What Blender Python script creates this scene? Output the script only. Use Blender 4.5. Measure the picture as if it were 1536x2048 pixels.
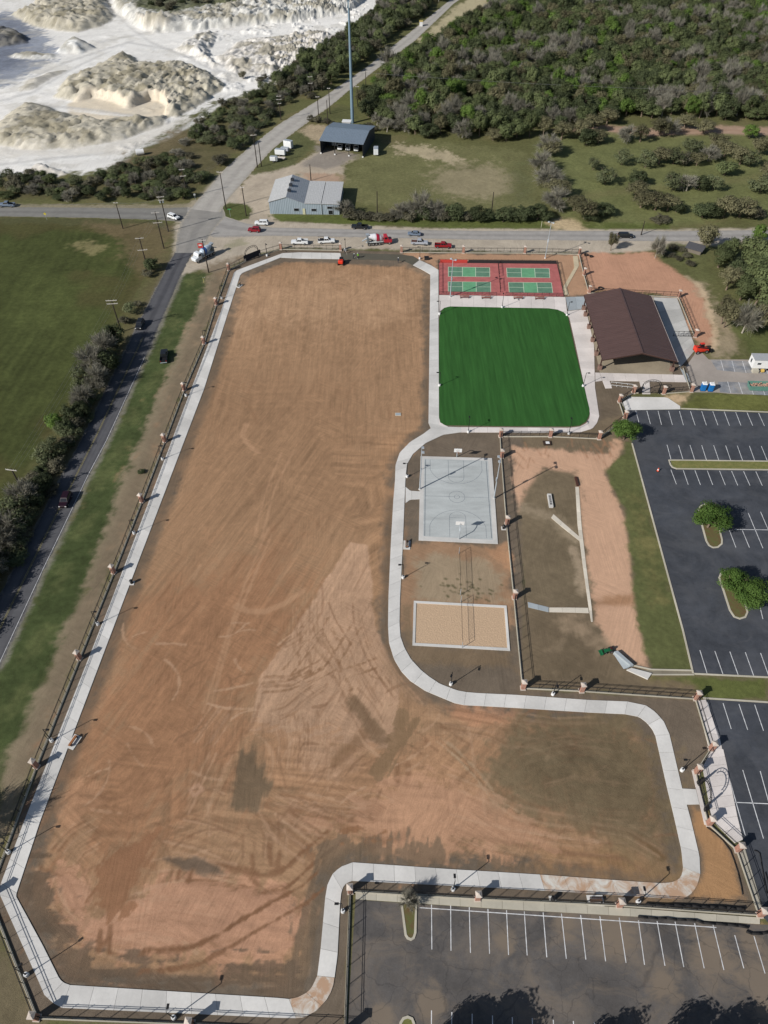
import bpy, math, random
import numpy as np
from mathutils import Vector, Matrix

for o in list(bpy.data.objects):
    bpy.data.objects.remove(o)
SC = bpy.context.scene
COL = SC.collection
rnd = random.Random(11)
R = math.radians
PI = math.pi

# ------------------------------------------------------------------ camera, sky, sun, exposure
F, TILT, CAMH, ROLL = 1414.17, 0.832146, 116.575, 0.003193
cam = bpy.data.cameras.new('camera')
camo = bpy.data.objects.new('camera', cam)
COL.objects.link(camo)
cam.sensor_fit = 'VERTICAL'
cam.sensor_height = 24.0
cam.lens = F / 2048 * 24.0
cam.clip_end = 6000
camo.matrix_world = Matrix.Translation((0, 0, CAMH)) @ Matrix.Rotation(PI / 2 - TILT, 4, 'X') @ Matrix.Rotation(-ROLL, 4, 'Z')
SC.camera = camo

SUN_EL, SUN_AZ = R(32.3), R(34.0)     # shadows run towards SUN_AZ (from +x to +y)
w = bpy.data.worlds.new('World'); SC.world = w; w.use_nodes = True
nt = w.node_tree
bg = nt.nodes['Background']
sky = nt.nodes.new('ShaderNodeTexSky')
sky.sky_type = 'NISHITA'; sky.sun_disc = False
sky.sun_elevation = SUN_EL; sky.sun_rotation = R(236)
nt.links.new(sky.outputs[0], bg.inputs[0])
bg.inputs[1].default_value = 0.06
sl = bpy.data.lights.new('sun', 'SUN'); sl.energy = 4.2; sl.angle = R(0.5); sl.color = (1.0, 0.965, 0.92)
so = bpy.data.objects.new('sun', sl); COL.objects.link(so)
sd = Vector((math.cos(SUN_AZ) * math.cos(SUN_EL), math.sin(SUN_AZ) * math.cos(SUN_EL), -math.sin(SUN_EL)))
so.rotation_euler = sd.to_track_quat('-Z', 'Y').to_euler()
so.location = (-200, -140, 250)
vs = SC.view_settings
vs.view_transform = 'Standard'; vs.look = 'None'; vs.gamma = 1; vs.exposure = 0.42; vs.use_curve_mapping = False

# ------------------------------------------------------------------ helpers
CT, ST = math.cos(TILT), math.sin(TILT)
CR, SR = math.cos(ROLL), math.sin(ROLL)
def at(u, v, z=0.0):
    """survey point of the photograph (full size pixels) -> ground point in metres at height z"""
    x, y = u - 768, v - 1024
    x, y = x * CR - y * SR, x * SR + y * CR
    dn = y * CT + F * ST; fw = -y * ST + F * CT
    k = (CAMH - z) / dn
    return (x * k, fw * k)
def ats(pts, z=0.0): return [at(u, v, z) for u, v in pts]
def Z(ox, oy, s, pts): return [(ox + x / s, oy + y / s) for x, y in pts]   # close-up coordinates -> photograph pixels

def lin(c): return ((c + 0.055) / 1.055) ** 2.4 if c > 0.04045 else c / 12.92
def ph(r, g, b, k=0.72): return (lin(r / 255) * k, lin(g / 255) * k, lin(b / 255) * k)

def tag(o, label=None, cat=None, group=None, kind=None):
    if label: o['label'] = label
    if cat: o['category'] = cat
    if group: o['group'] = group
    if kind: o['kind'] = kind
    return o
def thing(name, label, cat, loc=(0, 0, 0), rz=0.0, group=None):
    o = bpy.data.objects.new(name, None); COL.objects.link(o)
    o.empty_display_size = 0.3
    o.location = loc if len(loc) == 3 else (loc[0], loc[1], 0); o.rotation_euler = (0, 0, rz)
    return tag(o, label, cat, group)
def copy_tree(o, parent=None):
    c = o.copy(); COL.objects.link(c)
    if parent: c.parent = parent
    for ch in o.children: copy_tree(ch, c)
    return c

class MB:
    def __init__(s): s.v = []; s.f = []
    def add(s, vs, fs):
        n = len(s.v); s.v += [tuple(p) for p in vs]; s.f += [tuple(i + n for i in f) for f in fs]; return s
    def box(s, c, d, rz=0.0, top=1.0):
        x, y, z = d[0] / 2, d[1] / 2, d[2] / 2; cs, sn = math.cos(rz), math.sin(rz)
        P = []
        for zz, k in ((-z, 1), (z, top)):
            for a, b in ((-x, -y), (x, -y), (x, y), (-x, y)):
                a *= k; b *= k
                P.append((c[0] + a * cs - b * sn, c[1] + a * sn + b * cs, c[2] + zz))
        return s.add(P, [(3, 2, 1, 0), (4, 5, 6, 7), (0, 1, 5, 4), (1, 2, 6, 5), (2, 3, 7, 6), (3, 0, 4, 7)])
    def tube(s, p, q, r0, r1=None, n=8, cap=True):
        p, q = Vector(p), Vector(q); r1 = r0 if r1 is None else r1
        d = (q - p)
        if d.length < 1e-6: return s
        d.normalize(); a = d.orthogonal().normalized(); b = d.cross(a)
        P = []
        for c, r in ((p, r0), (q, r1)):
            for i in range(n):
                t = 2 * PI * i / n; P.append(c + a * (r * math.cos(t)) + b * (r * math.sin(t)))
        fs = [(i, (i + 1) % n, n + (i + 1) % n, n + i) for i in range(n)]
        if cap: fs += [tuple(range(n - 1, -1, -1)), tuple(range(n, 2 * n))]
        return s.add(P, fs)
    def prism(s, poly, z0, z1):
        n = len(poly)
        if sum(poly[i][0] * poly[(i + 1) % n][1] - poly[(i + 1) % n][0] * poly[i][1] for i in range(n)) < 0: poly = poly[::-1]
        P = [(x, y, z0) for x, y in poly] + [(x, y, z1) for x, y in poly]
        fs = [(i, (i + 1) % n, n + (i + 1) % n, n + i) for i in range(n)]
        return s.add(P, fs + [tuple(range(n - 1, -1, -1)), tuple(range(n, 2 * n))])
    def loft(s, rings, cap=True):
        n = len(rings[0]); P = [p for r in rings for p in r]; fs = []
        for k in range(len(rings) - 1):
            for i in range(n):
                j = (i + 1) % n
                fs.append((k * n + i, k * n + j, (k + 1) * n + j, (k + 1) * n + i))
        if cap: fs += [tuple(range(n - 1, -1, -1)), tuple(range((len(rings) - 1) * n, len(rings) * n))]
        return s.add(P, fs)
    def extrude_xz(s, prof, y0, y1):
        n = len(prof)
        P = [(x, y0, z) for x, z in prof] + [(x, y1, z) for x, z in prof]
        fs = [(i, n + i, n + (i + 1) % n, (i + 1) % n) for i in range(n)]
        return s.add(P, fs + [tuple(range(n)), tuple(range(2 * n - 1, n - 1, -1))])
    def path(s, pts, r, n=6):
        for a, b in zip(pts[:-1], pts[1:]): s.tube(a, b, r, r, n)
        return s
    def mesh(s, name, mat, smooth=False):
        m = bpy.data.meshes.new(name); m.from_pydata(s.v, [], s.f); m.update()
        if mat: m.materials.append(mat)
        if smooth: m.polygons.foreach_set('use_smooth', [True] * len(m.polygons))
        return m
    def obj(s, name, mat, parent=None, loc=(0, 0, 0), rz=0.0, smooth=False, kind=None):
        return put(name, s.mesh(name, mat, smooth), parent, loc, rz, kind)
def put(name, mesh, parent=None, loc=(0, 0, 0), rz=0.0, kind=None, scale=None):
    o = bpy.data.objects.new(name, mesh); COL.objects.link(o)
    o.location = loc; o.rotation_euler = (0, 0, rz)
    if scale: o.scale = scale
    if parent: o.parent = parent
    if kind: o['kind'] = kind
    return o
def np_mesh(name, V, Q, mat, attrs=None, smooth=False, tri=False):
    m = bpy.data.meshes.new(name); k = Q.shape[1]
    m.vertices.add(len(V)); m.vertices.foreach_set('co', V.astype(np.float32).ravel())
    m.loops.add(Q.size); m.loops.foreach_set('vertex_index', Q.astype(np.int32).ravel())
    m.polygons.add(len(Q)); m.polygons.foreach_set('loop_start', np.arange(0, Q.size, k, dtype=np.int32))
    m.polygons.foreach_set('loop_total', np.full(len(Q), k, dtype=np.int32))
    if smooth: m.polygons.foreach_set('use_smooth', np.ones(len(Q), dtype=bool))
    for an, arr in (attrs or {}).items():
        a = m.attributes.new(an, 'FLOAT_COLOR', 'POINT'); a.data.foreach_set('color', arr.astype(np.float32).ravel())
    m.update(calc_edges=True); m.validate()
    for mm in (mat if isinstance(mat, (list, tuple)) else [mat]): m.materials.append(mm)
    return m

# ------------------------------------------------------------------ materials
class NT:
    def __init__(s, name, rough=0.8, metal=0.0, spec=0.3):
        s.m = bpy.data.materials.new(name); s.m.use_nodes = True; s.t = s.m.node_tree
        s.b = s.t.nodes['Principled BSDF']; s.b.inputs['Roughness'].default_value = rough
        s.b.inputs['Metallic'].default_value = metal; s.b.inputs['Specular IOR Level'].default_value = spec
    def n(s, typ, **kw):
        nd = s.t.nodes.new(typ)
        for k, v in kw.items():
            if k.startswith('i_'):
                nm = k[2:]; nd.inputs[int(nm) if nm.isdigit() else nm].default_value = v
            else: setattr(nd, k, v)
        return nd
    def l(s, a, b): s.t.links.new(a, b)
    def coord(s, kind='Object'): return s.n('ShaderNodeTexCoord').outputs[kind]
    def pos(s): return s.n('ShaderNodeNewGeometry').outputs['Position']
    def noise(s, vec, scale, detail=4, rough=0.55, dist=0.0):
        nd = s.n('ShaderNodeTexNoise', i_Scale=scale, i_Detail=detail, i_Roughness=rough, i_Distortion=dist)
        s.l(vec, nd.inputs['Vector']); return nd.outputs[0]
    def ramp(s, fac, stops):
        nd = s.n('ShaderNodeValToRGB'); cr = nd.color_ramp
        while len(cr.elements) < len(stops): cr.elements.new(0.5)
        for e, (p, c) in zip(cr.elements, stops):
            e.position = p; e.color = (*c, 1) if isinstance(c, tuple) else (c, c, c, 1)
        s.l(fac, nd.inputs[0]); return nd.outputs[0]
    def mul(s, a, b, typ='MULTIPLY', fac=1.0):
        nd = s.n('ShaderNodeMix', data_type='RGBA', blend_type=typ); nd.inputs[0].default_value = fac
        for sock, val in ((nd.inputs[6], a), (nd.inputs[7], b)):
            if isinstance(val, tuple): sock.default_value = (*val, 1)
            else: s.l(val, sock)
        return nd.outputs[2]
    def mixf(s, fac, a, b):
        nd = s.n('ShaderNodeMix', data_type='RGBA'); s.l(fac, nd.inputs[0])
        for sock, val in ((nd.inputs[6], a), (nd.inputs[7], b)):
            if isinstance(val, tuple): sock.default_value = (*val, 1)
            else: s.l(val, sock)
        return nd.outputs[2]
    def mapping(s, vec, scale=(1, 1, 1), rot=(0, 0, 0)):
        nd = s.n('ShaderNodeMapping'); nd.inputs['Scale'].default_value = scale; nd.inputs['Rotation'].default_value = rot
        s.l(vec, nd.inputs[0]); return nd.outputs[0]
    def color(s, c):
        if isinstance(c, tuple): s.b.inputs['Base Color'].default_value = (*c, 1)
        else: s.l(c, s.b.inputs['Base Color'])
        return s
    def bump(s, h, strength=0.4, dist=0.1):
        nd = s.n('ShaderNodeBump'); nd.inputs['Strength'].default_value = strength; nd.inputs['Distance'].default_value = dist
        s.l(h, nd.inputs['Height']); s.l(nd.outputs[0], s.b.inputs['Normal']); return s

MATS = {}
def plain(name, c, rough=0.6, metal=0.0, var=0.12, scale=3.0, spec=0.3):
    """one colour with slight wear: a procedural noise over the base colour"""
    if name in MATS: return MATS[name]
    t = NT(name, rough, metal, spec)
    nz = t.noise(t.coord(), scale, 5)
    t.color(t.mul(c, t.ramp(nz, [(0.3, 1 - var), (0.7, 1 + var)])))
    MATS[name] = t.m; return t.m
def concrete(name, c, stain=0.2, joints=None):
    if name in MATS: return MATS[name]
    t = NT(name, 0.9, 0, 0.15); p = t.pos()
    a = t.ramp(t.noise(p, 0.12, 6, 0.6), [(0.3, 1 - stain), (0.65, 1.04)])
    b = t.ramp(t.noise(p, 2.2, 5, 0.7), [(0.25, 0.93), (0.75, 1.05)])
    oi = t.n('ShaderNodeObjectInfo').outputs['Random']
    c2 = t.mul(t.mul(c, a), b)
    t.color(t.mul(c2, t.ramp(oi, [(0.0, 0.88), (1.0, 1.06)])))
    t.bump(t.noise(p, 14, 3), 0.15, 0.02)
    MATS[name] = t.m; return t.m

M_CONC = concrete('pale_concrete', ph(240, 231, 224))
M_CONC2 = concrete('white_concrete', ph(230, 227, 221))
M_GREYC = concrete('grey_concrete', ph(178, 186, 190), 0.2)
M_TANC = concrete('tan_concrete', ph(178, 165, 142), 0.3)
M_WETC = concrete('fresh_wet_concrete', ph(104, 100, 88), 0.2)
M_YARD = concrete('dusty_yard_paving', ph(182, 172, 162), 0.2)
M_KERB = concrete('kerb_concrete', ph(205, 198, 180), 0.2)
M_BLACK = plain('black_powder_coat', (0.012, 0.012, 0.013), 0.45)
M_BRICK = None
def brick_mat():
    t = NT('red_brick', 0.85); p = t.coord()
    bt = t.n('ShaderNodeTexBrick', i_Scale=4.5, i_Color1=(*ph(186, 138, 118), 1), i_Color2=(*ph(164, 114, 96), 1), i_Mortar=(*ph(200, 186, 170), 1))
    bt.inputs['Mortar Size'].default_value = 0.012
    mp = t.mapping(p, (1, 1, 1), (R(90), 0, 0)); t.l(mp, bt.inputs['Vector'])
    t.color(t.mul(bt.outputs[0], t.ramp(t.noise(p, 3, 4), [(0.3, 0.85), (0.7, 1.1)])))
    return t.m
M_BRICK = brick_mat()
M_BRICKB = plain('brown_brick', ph(140, 112, 100), .85, 0, .15, 3)
M_CAP = concrete('pillar_cap_stone', ph(214, 201, 188), 0.14)
M_WHITE = plain('white_paint', ph(240, 240, 238), 0.4, 0, 0.05)
M_GLASS = plain('dark_window_glass', (0.012, 0.014, 0.017), 0.08, 0, 0.1, 3, 0.6)
M_TYRE = plain('black_rubber', (0.014, 0.014, 0.014), 0.9)
M_RIM = plain('grey_alloy', (0.35, 0.35, 0.36), 0.35, 0.7)
M_STEEL = plain('galvanised_steel', ph(190, 198, 204), 0.45, 0.3, 0.1)
M_WOODP = plain('weathered_pole_wood', ph(58, 50, 44), 0.9, 0, 0.25, 4)
M_XARM = plain('pale_crossarm_wood', ph(212, 205, 196), 0.8, 0, 0.12)
M_REDL = plain('red_lamp_plastic', (0.25, 0.01, 0.01), 0.3)
M_LENS = plain('clear_lamp_lens', (0.6, 0.6, 0.58), 0.2)
# ------------------------------------------------------------------ ground: one grid, painted with soil and grass kinds, split into its pieces
def axis(lo, hi, bands, far):
    """bands: (from, to, step); outside them the spacing grows out to far"""
    out = []
    for a, b, st in bands:
        n = max(1, int(round((b - a) / st))); out += list(np.linspace(a, b, n, endpoint=False))
    out.append(bands[-1][1])
    st = bands[-1][2]; x = out[-1]
    while x < far[1]: st *= 1.35; x += st; out.append(x)
    st = bands[0][2]; x = out[0]; pre = []
    while x > far[0]: st *= 1.35; x -= st; pre.append(x)
    return np.array(pre[::-1] + out)
gx = axis(0, 0, [(-270, -112, 1.15), (-112, -62, 0.62), (-62, -54, 0.3), (-54, 52, 0.22), (52, 58, 0.3), (58, 112, 0.62), (112, 280, 1.4)], (-2500, 2500))
gy = axis(0, 0, [(6, 12, 0.3), (12, 88, 0.2), (88, 120, 0.3), (120, 250, 0.5), (250, 330, 0.8), (330, 590, 1.1)], (-700, 4000))
NX, NY = len(gx), len(gy)
GX, GY = np.meshgrid(gx, gy)
X = GX.ravel(); Y = GY.ravel(); NV = X.size
rs = np.random.RandomState(5)
TAB = rs.rand(512, 512)
def vnoise(x, y, seed=0):
    x = x + seed * 37.3; y = y + seed * 71.9
    xi = np.floor(x).astype(int); yi = np.floor(y).astype(int); fx = x - xi; fy = y - yi
    fx = fx * fx * (3 - 2 * fx); fy = fy * fy * (3 - 2 * fy)
    a = TAB[xi & 511, yi & 511]; b = TAB[(xi + 1) & 511, yi & 511]
    c = TAB[xi & 511, (yi + 1) & 511]; d = TAB[(xi + 1) & 511, (yi + 1) & 511]
    return (a * (1 - fx) + b * fx) * (1 - fy) + (c * (1 - fx) + d * fx) * fy
def fbm(x, y, sc, octv=4, seed=0, gain=0.55):
    t = 0; a = 1; n = 0
    for k in range(octv):
        t = t + a * vnoise(x / sc, y / sc, seed + k * 3); n += a; a *= gain; sc /= 2.03
    return t / n
def aniso(x, y, ang, lx, ly, octv=3, seed=0):
    c, s = math.cos(ang), math.sin(ang)
    u = x * c + y * s; v = -x * s + y * c
    t = 0; a = 1; n = 0
    for k in range(octv):
        t = t + a * vnoise(u / lx, v / ly, seed + 5 * k); n += a; a *= 0.6; lx /= 2; ly /= 2
    return t / n
N05 = fbm(X, Y, 0.75, 3, 7, .7); N1 = fbm(X, Y, 1.6, 3, 1); N4 = fbm(X, Y, 5, 4, 2); N20 = fbm(X, Y, 24, 4, 3)
sstep = lambda t: (lambda q: q * q * (3 - 2 * q))(np.clip(t, 0, 1))
C = np.zeros((NV, 3)); GR = np.zeros(NV); HZ = np.zeros(NV)
def sdf(P, x, y):
    d = np.full(x.shape, 1e9); ins = np.zeros(x.shape, bool); n = len(P)
    for i in range(n):
        ax, ay = P[i]; bx, by = P[(i + 1) % n]; ex, ey = bx - ax, by - ay
        t = np.clip(((x - ax) * ex + (y - ay) * ey) / (ex * ex + ey * ey + 1e-9), 0, 1)
        d = np.minimum(d, (x - ax - t * ex) ** 2 + (y - ay - t * ey) ** 2)
        if ay != by:
            c = ((ay > y) != (by > y)) & (x < ex * (y - ay) / (by - ay) + ax); ins ^= c
    d = np.sqrt(d); return np.where(ins, d, -d)
def sel(P, m):
    xs = [p[0] for p in P]; ys = [p[1] for p in P]
    return np.nonzero((X > min(xs) - m) & (X < max(xs) + m) & (Y > min(ys) - m) & (Y < max(ys) + m))[0]
def blend(i, a, col, var=0.08, grass=None):
    a = a[:, None]
    vv = (1 + var * (2 * N4[i] - 1) * 1.6 + var * (2 * N1[i] - 1))[:, None]
    C[i] = C[i] * (1 - a) + np.array(col)[None, :] * vv * a
    if grass is not None: GR[i] = GR[i] * (1 - a[:, 0]) + grass * a[:, 0]
def paint(pts, col, soft=0.6, jag=0.8, op=1.0, var=0.08, grass=None, world=False, inset=0.0, an=None):
    P = pts if world else ats(pts)
    i = sel(P, soft + jag + 1)
    d = sdf(P, X[i], Y[i]) - inset + jag * (1.4 * (N4[i] - 0.5) + 1.0 * (N1[i] - 0.5) + 0.7 * (N05[i] - .5)) * 2
    if an is not None: d = d + (aniso(X[i], Y[i], an, 9, 0.9, 3, 61) - 0.5) * 2 * jag * 1.6
    blend(i, sstep(d / soft * 0.5 + 0.5) * op, col, var, grass)
def stroke(pts, wd, col, soft=0.3, op=0.6, jag=0.2, world=False, var=0.05):
    P = pts if world else ats(pts)
    i = sel(P, wd + soft + 1); x, y = X[i], Y[i]; d = np.full(x.shape, 1e9)
    for (ax, ay), (bx, by) in zip(P[:-1], P[1:]):
        ex, ey = bx - ax, by - ay
        t = np.clip(((x - ax) * ex + (y - ay) * ey) / (ex * ex + ey * ey + 1e-9), 0, 1)
        d = np.minimum(d, np.hypot(x - ax - t * ex, y - ay - t * ey))
    d = wd / 2 - d + jag * (N1[i] + N05[i] - 1.0) * 1.6
    a = sstep(d / soft * 0.5 + 0.5) * op
    if RUT: HZ[i] -= RUT * a
    blend(i, a, col, var)
RUT = 0.0

GRASS = ph(108, 108, 70)
DARKSOIL = ph(122, 109, 94)
# general rough grass
C[:] = np.array(GRASS); C *= (1 + 0.3 * (N20 - 0.5) + 0.22 * (N4 - 0.5))[:, None]; GR[:] = 1
straw = sstep((fbm(X, Y, 14, 4, 9) - 0.52) / 0.12) * 0.5
C = C * (1 - straw[:, None]) + np.array(ph(128, 118, 84)) * straw[:, None]
# crop field
CROP = [(-900, 440), (0, 440), (150, 444), (300, 462), (318, 500), (285, 560), (235, 660), (180, 760), (95, 880), (50, 980), (0, 1060), (-500, 1700)]
paint(CROP, ph(84, 91, 51), 3, 2.5, 1, 0.16, 1)
iC = sel(ats(CROP), 2); dC = sdf(ats(CROP), X[iC], Y[iC])
ang = math.atan2(at(347, 508)[1] - at(57, 1079)[1], at(347, 508)[0] - at(57, 1079)[0])
# crop rows follow the road, bending near the far headland
px_, py_ = X[iC], Y[iC]
bend = np.clip((py_ - 170) / 70, 0, 1) ** 2 * 9
rowu = -(px_ + bend) * math.sin(ang) + py_ * math.cos(ang)
rows = 0.5 + 0.5 * np.sin(rowu * 2 * PI / 2.6 + 3 * N4[iC]); rows = rows * sstep((fbm(px_, py_, 18, 3, 31) - 0.42) / 0.2)
al = aniso(px_, py_, ang, 30, 1.6, 3, 41)
f = (1 - 0.14 * rows + 0.4 * (al - 0.5) + 0.35 * (fbm(px_, py_, 30, 3, 14) - 0.5))
m = (dC > 0)
C[iC] *= np.where(m, f, 1)[:, None]
bw = sstep((fbm(px_, py_, 20, 4, 17) - 0.48 - np.clip((dC - 14) / 60, -0.2, 0.2)) / 0.15) * 0.55 * m
C[iC] = C[iC] * (1 - bw[:, None]) + np.array(ph(92, 84, 54)) * bw[:, None]
paint([(140, 490), (185, 480), (215, 492), (190, 505), (150, 500)], ph(150, 140, 100), 2, 2.5, 0.7)
paint([(0, 433), (187, 436), (317, 442), (350, 450), (340, 470), (300, 466), (160, 450), (0, 446)], ph(92, 92, 62), 1.5, 1.5, 0.9, grass=1)
paint([(170, 446), (355, 452), (330, 520), (300, 545), (262, 540), (240, 480)], ph(122, 106, 80), 3, 3, 0.7, 0.16, 0.6)
stroke([(345, 520), (250, 690), (150, 880), (95, 980), (20, 1130), (-60, 1260)], 9, ph(108, 100, 72), 4, 0.8, 2)
# verges of the west road
VERGE = [(400, 545), (417, 545), (440, 560), (408, 640), (370, 740), (330, 840), (270, 980), (200, 1140), (110, 1350), (20, 1560), (-120, 1800), (-260, 1800), (0, 1334), (90, 1139), (216, 882), (293, 713), (365, 547)]
paint(VERGE, ph(79, 90, 54), 1.2, 1.5, 1, 0.24, 1)
for q_ in [(330, 690), (310, 760), (262, 830), (240, 900), (200, 960), (170, 1050), (345, 640), (385, 560), (120, 1160), (70, 1290), (30, 1400)]:
    p_ = at(*q_); paint([(p_[0] - 2, p_[1] - 4), (p_[0] + 1.2, p_[1] - 3), (p_[0] + 2.2, p_[1] + 4), (p_[0] - .6, p_[1] + 3)], ph(112, 114, 74), 1.5, 1.8, 0.35, 0.2, 1, True)
paint([(417, 545), (458, 541), (408, 688), (330, 883), (228, 1146), (74, 1534), (-40, 1790), (40, 1990), (75, 2048), (-200, 2100), (-200, 1800), (-20, 1620), (8, 1539), (148, 1220), (250, 950), (339, 740), (400, 600)], ph(148, 134, 110), 1.2, 1.2, 1, 0.16, 0.3)
paint([(430, 548), (452, 545), (404, 680), (325, 880), (222, 1146), (60, 1540), (20, 1560), (180, 1160), (280, 920), (385, 660)], ph(130, 115, 95), 1.5, 1.2, 0.7, 0.16, 0.2)
stroke([(365, 547), (293, 713), (216, 882), (180, 950), (128, 1060), (90, 1139), (0, 1334)], 1.3, ph(150, 144, 132), 0.7, 0.8, 0.7)
stroke([(347, 508), (260, 678), (167, 868), (115, 967), (57, 1079), (8, 1172)], 1.4, ph(120, 112, 92), 0.7, 0.8, 0.7)
paint([(-200, 1650), (-20, 1790), (75, 2035), (60, 2200), (-300, 2200)], ph(116, 106, 82), 2, 2, 0.9, 0.15, 0.6)
# dusty shoulders of the main road and the junction
DUST = ph(190, 178, 160)
paint([(352, 450), (377, 413), (400, 395), (440, 345), (470, 345), (500, 425), (560, 442), (860, 456), (1340, 459), (1600, 455), (1600, 486), (1400, 490), (1300, 500), (1230, 507), (1160, 506), (930, 503), (680, 497), (565, 496), (500, 512), (458, 536), (430, 545), (400, 540), (365, 548), (347, 508)], DUST, 1.2, 0.9, 1, 0.1, 0)
paint([(400, 540), (450, 520), (500, 512), (462, 536), (430, 550)], ph(128, 112, 90), 2, 2, 0.8)
paint([(450, 490), (478, 480), (486, 490), (462, 498)], ph(150, 146, 118), 1.5, 2, 0.7)
paint([(0, 408), (310, 409), (380, 408), (400, 396), (420, 395), (377, 420), (310, 421), (0, 420)], ph(160, 150, 128), 1, 1, 0.8)
# quarry road surroundings, caliche yards
paint([(500, 348), (545, 340), (600, 325), (640, 305), (690, 300), (725, 316), (692, 330), (690, 358), (640, 372), (585, 352), (545, 400), (540, 430), (560, 445), (500, 445), (470, 440), (480, 380)], ph(192, 178, 158), 1.5, 1.8, 1, 0.12, 0)
paint([(600, 345), (690, 350), (690, 366), (620, 362)], ph(180, 150, 126), 1.5, 1.2, 0.8)
paint(Z(580, 220, 6.982, [(430, 600), (330, 660), (160, 760), (170, 790), (520, 830), (770, 760), (820, 700), (1010, 680), (1010, 640), (430, 500), (300, 480)]), ph(150, 142, 132), 1.5, 1.2, 0.9)
paint([(503, 347), (545, 290), (600, 262), (640, 262), (650, 280), (622, 296), (590, 328), (545, 343)], ph(104, 106, 70), 1.2, 1.5, 1, 0.15, 1)
paint([(600, 262), (620, 250), (650, 252), (690, 285), (640, 290)], ph(186, 168, 140), 1.5, 1.5, 0.9)
paint(Z(0, 380, 3, [(1300, 110), (1370, 78), (1480, 88), (1515, 130), (1500, 175), (1400, 182), (1310, 160)]), ph(92, 98, 58), 0.8, 0.8, 1, 0.15, 1)
paint([(668, 205), (700, 180), (745, 150), (800, 110), (830, 82), (850, 90), (770, 170), (705, 215)], ph(108, 110, 66), 1.5, 1.5, 1, 0.14, 1)
paint([(880, 40), (912, 12), (950, -10), (1000, -40), (1040, -30), (930, 40), (880, 75), (850, 90), (835, 80)], ph(196, 184, 150), 2, 2, 0.9)
paint([(670, 214), (710, 215), (720, 240), (650, 240), (625, 235)], ph(98, 100, 64), 1.2, 1.5, 0.9, 0.15, 1)
# field behind the buildings
paint([(690, 360), (690, 330), (760, 290), (900, 285), (1060, 300), (1090, 380), (1060, 430), (820, 420), (690, 400)], ph(122, 121, 82), 3, 3, 0.9, 0.12, 1)
paint([(545, 430), (800, 430), (1100, 440), (1340, 448), (1340, 458), (860, 455), (560, 442)], ph(98, 106, 58), 0.8, 0.8, 1, 0.16, 1)
paint(Z(850, 0, 2.239, [(-150, 640), (0, 655), (110, 680), (165, 715), (120, 730), (30, 712), (-60, 690), (-130, 690)]), ph(186, 172, 142), 2, 3, 0.9, 0.14, 0.1)
paint(Z(850, 0, 2.239, [(30, 780), (150, 730), (280, 740), (395, 800), (380, 860), (280, 890), (130, 880), (20, 840)]), ph(160, 148, 120), 5, 5, 0.75, 0.14, 0.3)
paint(Z(850, 0, 2.239, [(400, 760), (470, 700), (480, 900), (400, 900)]), ph(92, 96, 64), 4, 4, 0.6, 0.14, 1)
paint(Z(860, 380, 3.2, [(770, 215), (830, 185), (920, 185), (1000, 240), (990, 262), (800, 258)]), ph(206, 184, 148), 1.5, 1.5, 0.95)
paint(Z(850, 0, 2.239, [(560, 580), (820, 560), (1000, 575), (1300, 560), (1600, 570), (1600, 612), (1300, 602), (1000, 625), (820, 600)]), ph(178, 150, 128), 1.2, 1.0, 0.95)
paint([(1060, 290), (1200, 262), (1600, 275), (1600, 440), (1180, 445), (1120, 420)], ph(118, 122, 78), 4, 4, 0.85, 0.16, 1)
stroke(Z(850, 0, 2.239, [(700, 880), (1000, 845), (1300, 820), (1600, 780)]), 5, ph(128, 122, 84), 3, 0.5, 2)
# quarry
QUARRY = [(-700, 350), (-60, 352), (60, 350), (180, 345), (235, 335), (300, 285), (380, 232), (430, 205), (520, 175), (600, 120), (655, 100), (700, 60), (800, 5), (900, -90), (-700, -160)]
QW = ats(QUARRY)
paint(QUARRY, ph(246, 243, 236), 3, 4, 1, 0.06, 0)
iq = sel(QW, 3); dq = sdf(QW, X[iq], Y[iq]); xq, yq = X[iq], Y[iq]
tone = (fbm(xq, yq, 40, 4, 21) - 0.5) * 0.18 + (aniso(xq, yq, R(25), 40, 5, 3, 22) - 0.5) * 0.16
C[iq] *= np.where(dq > 0, 1 + tone, 1)[:, None]
A3 = lambda p: Z(0, 0, 3, p)
B3 = lambda p: Z(400, 0, 3, p)
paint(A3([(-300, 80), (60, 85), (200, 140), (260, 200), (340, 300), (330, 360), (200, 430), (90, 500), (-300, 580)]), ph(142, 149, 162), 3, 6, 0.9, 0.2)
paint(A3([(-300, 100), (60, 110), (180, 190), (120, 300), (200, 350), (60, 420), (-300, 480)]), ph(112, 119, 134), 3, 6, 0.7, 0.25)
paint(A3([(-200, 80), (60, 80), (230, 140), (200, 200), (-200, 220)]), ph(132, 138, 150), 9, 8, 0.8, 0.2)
SPOIL = ph(192, 185, 166)
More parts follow.
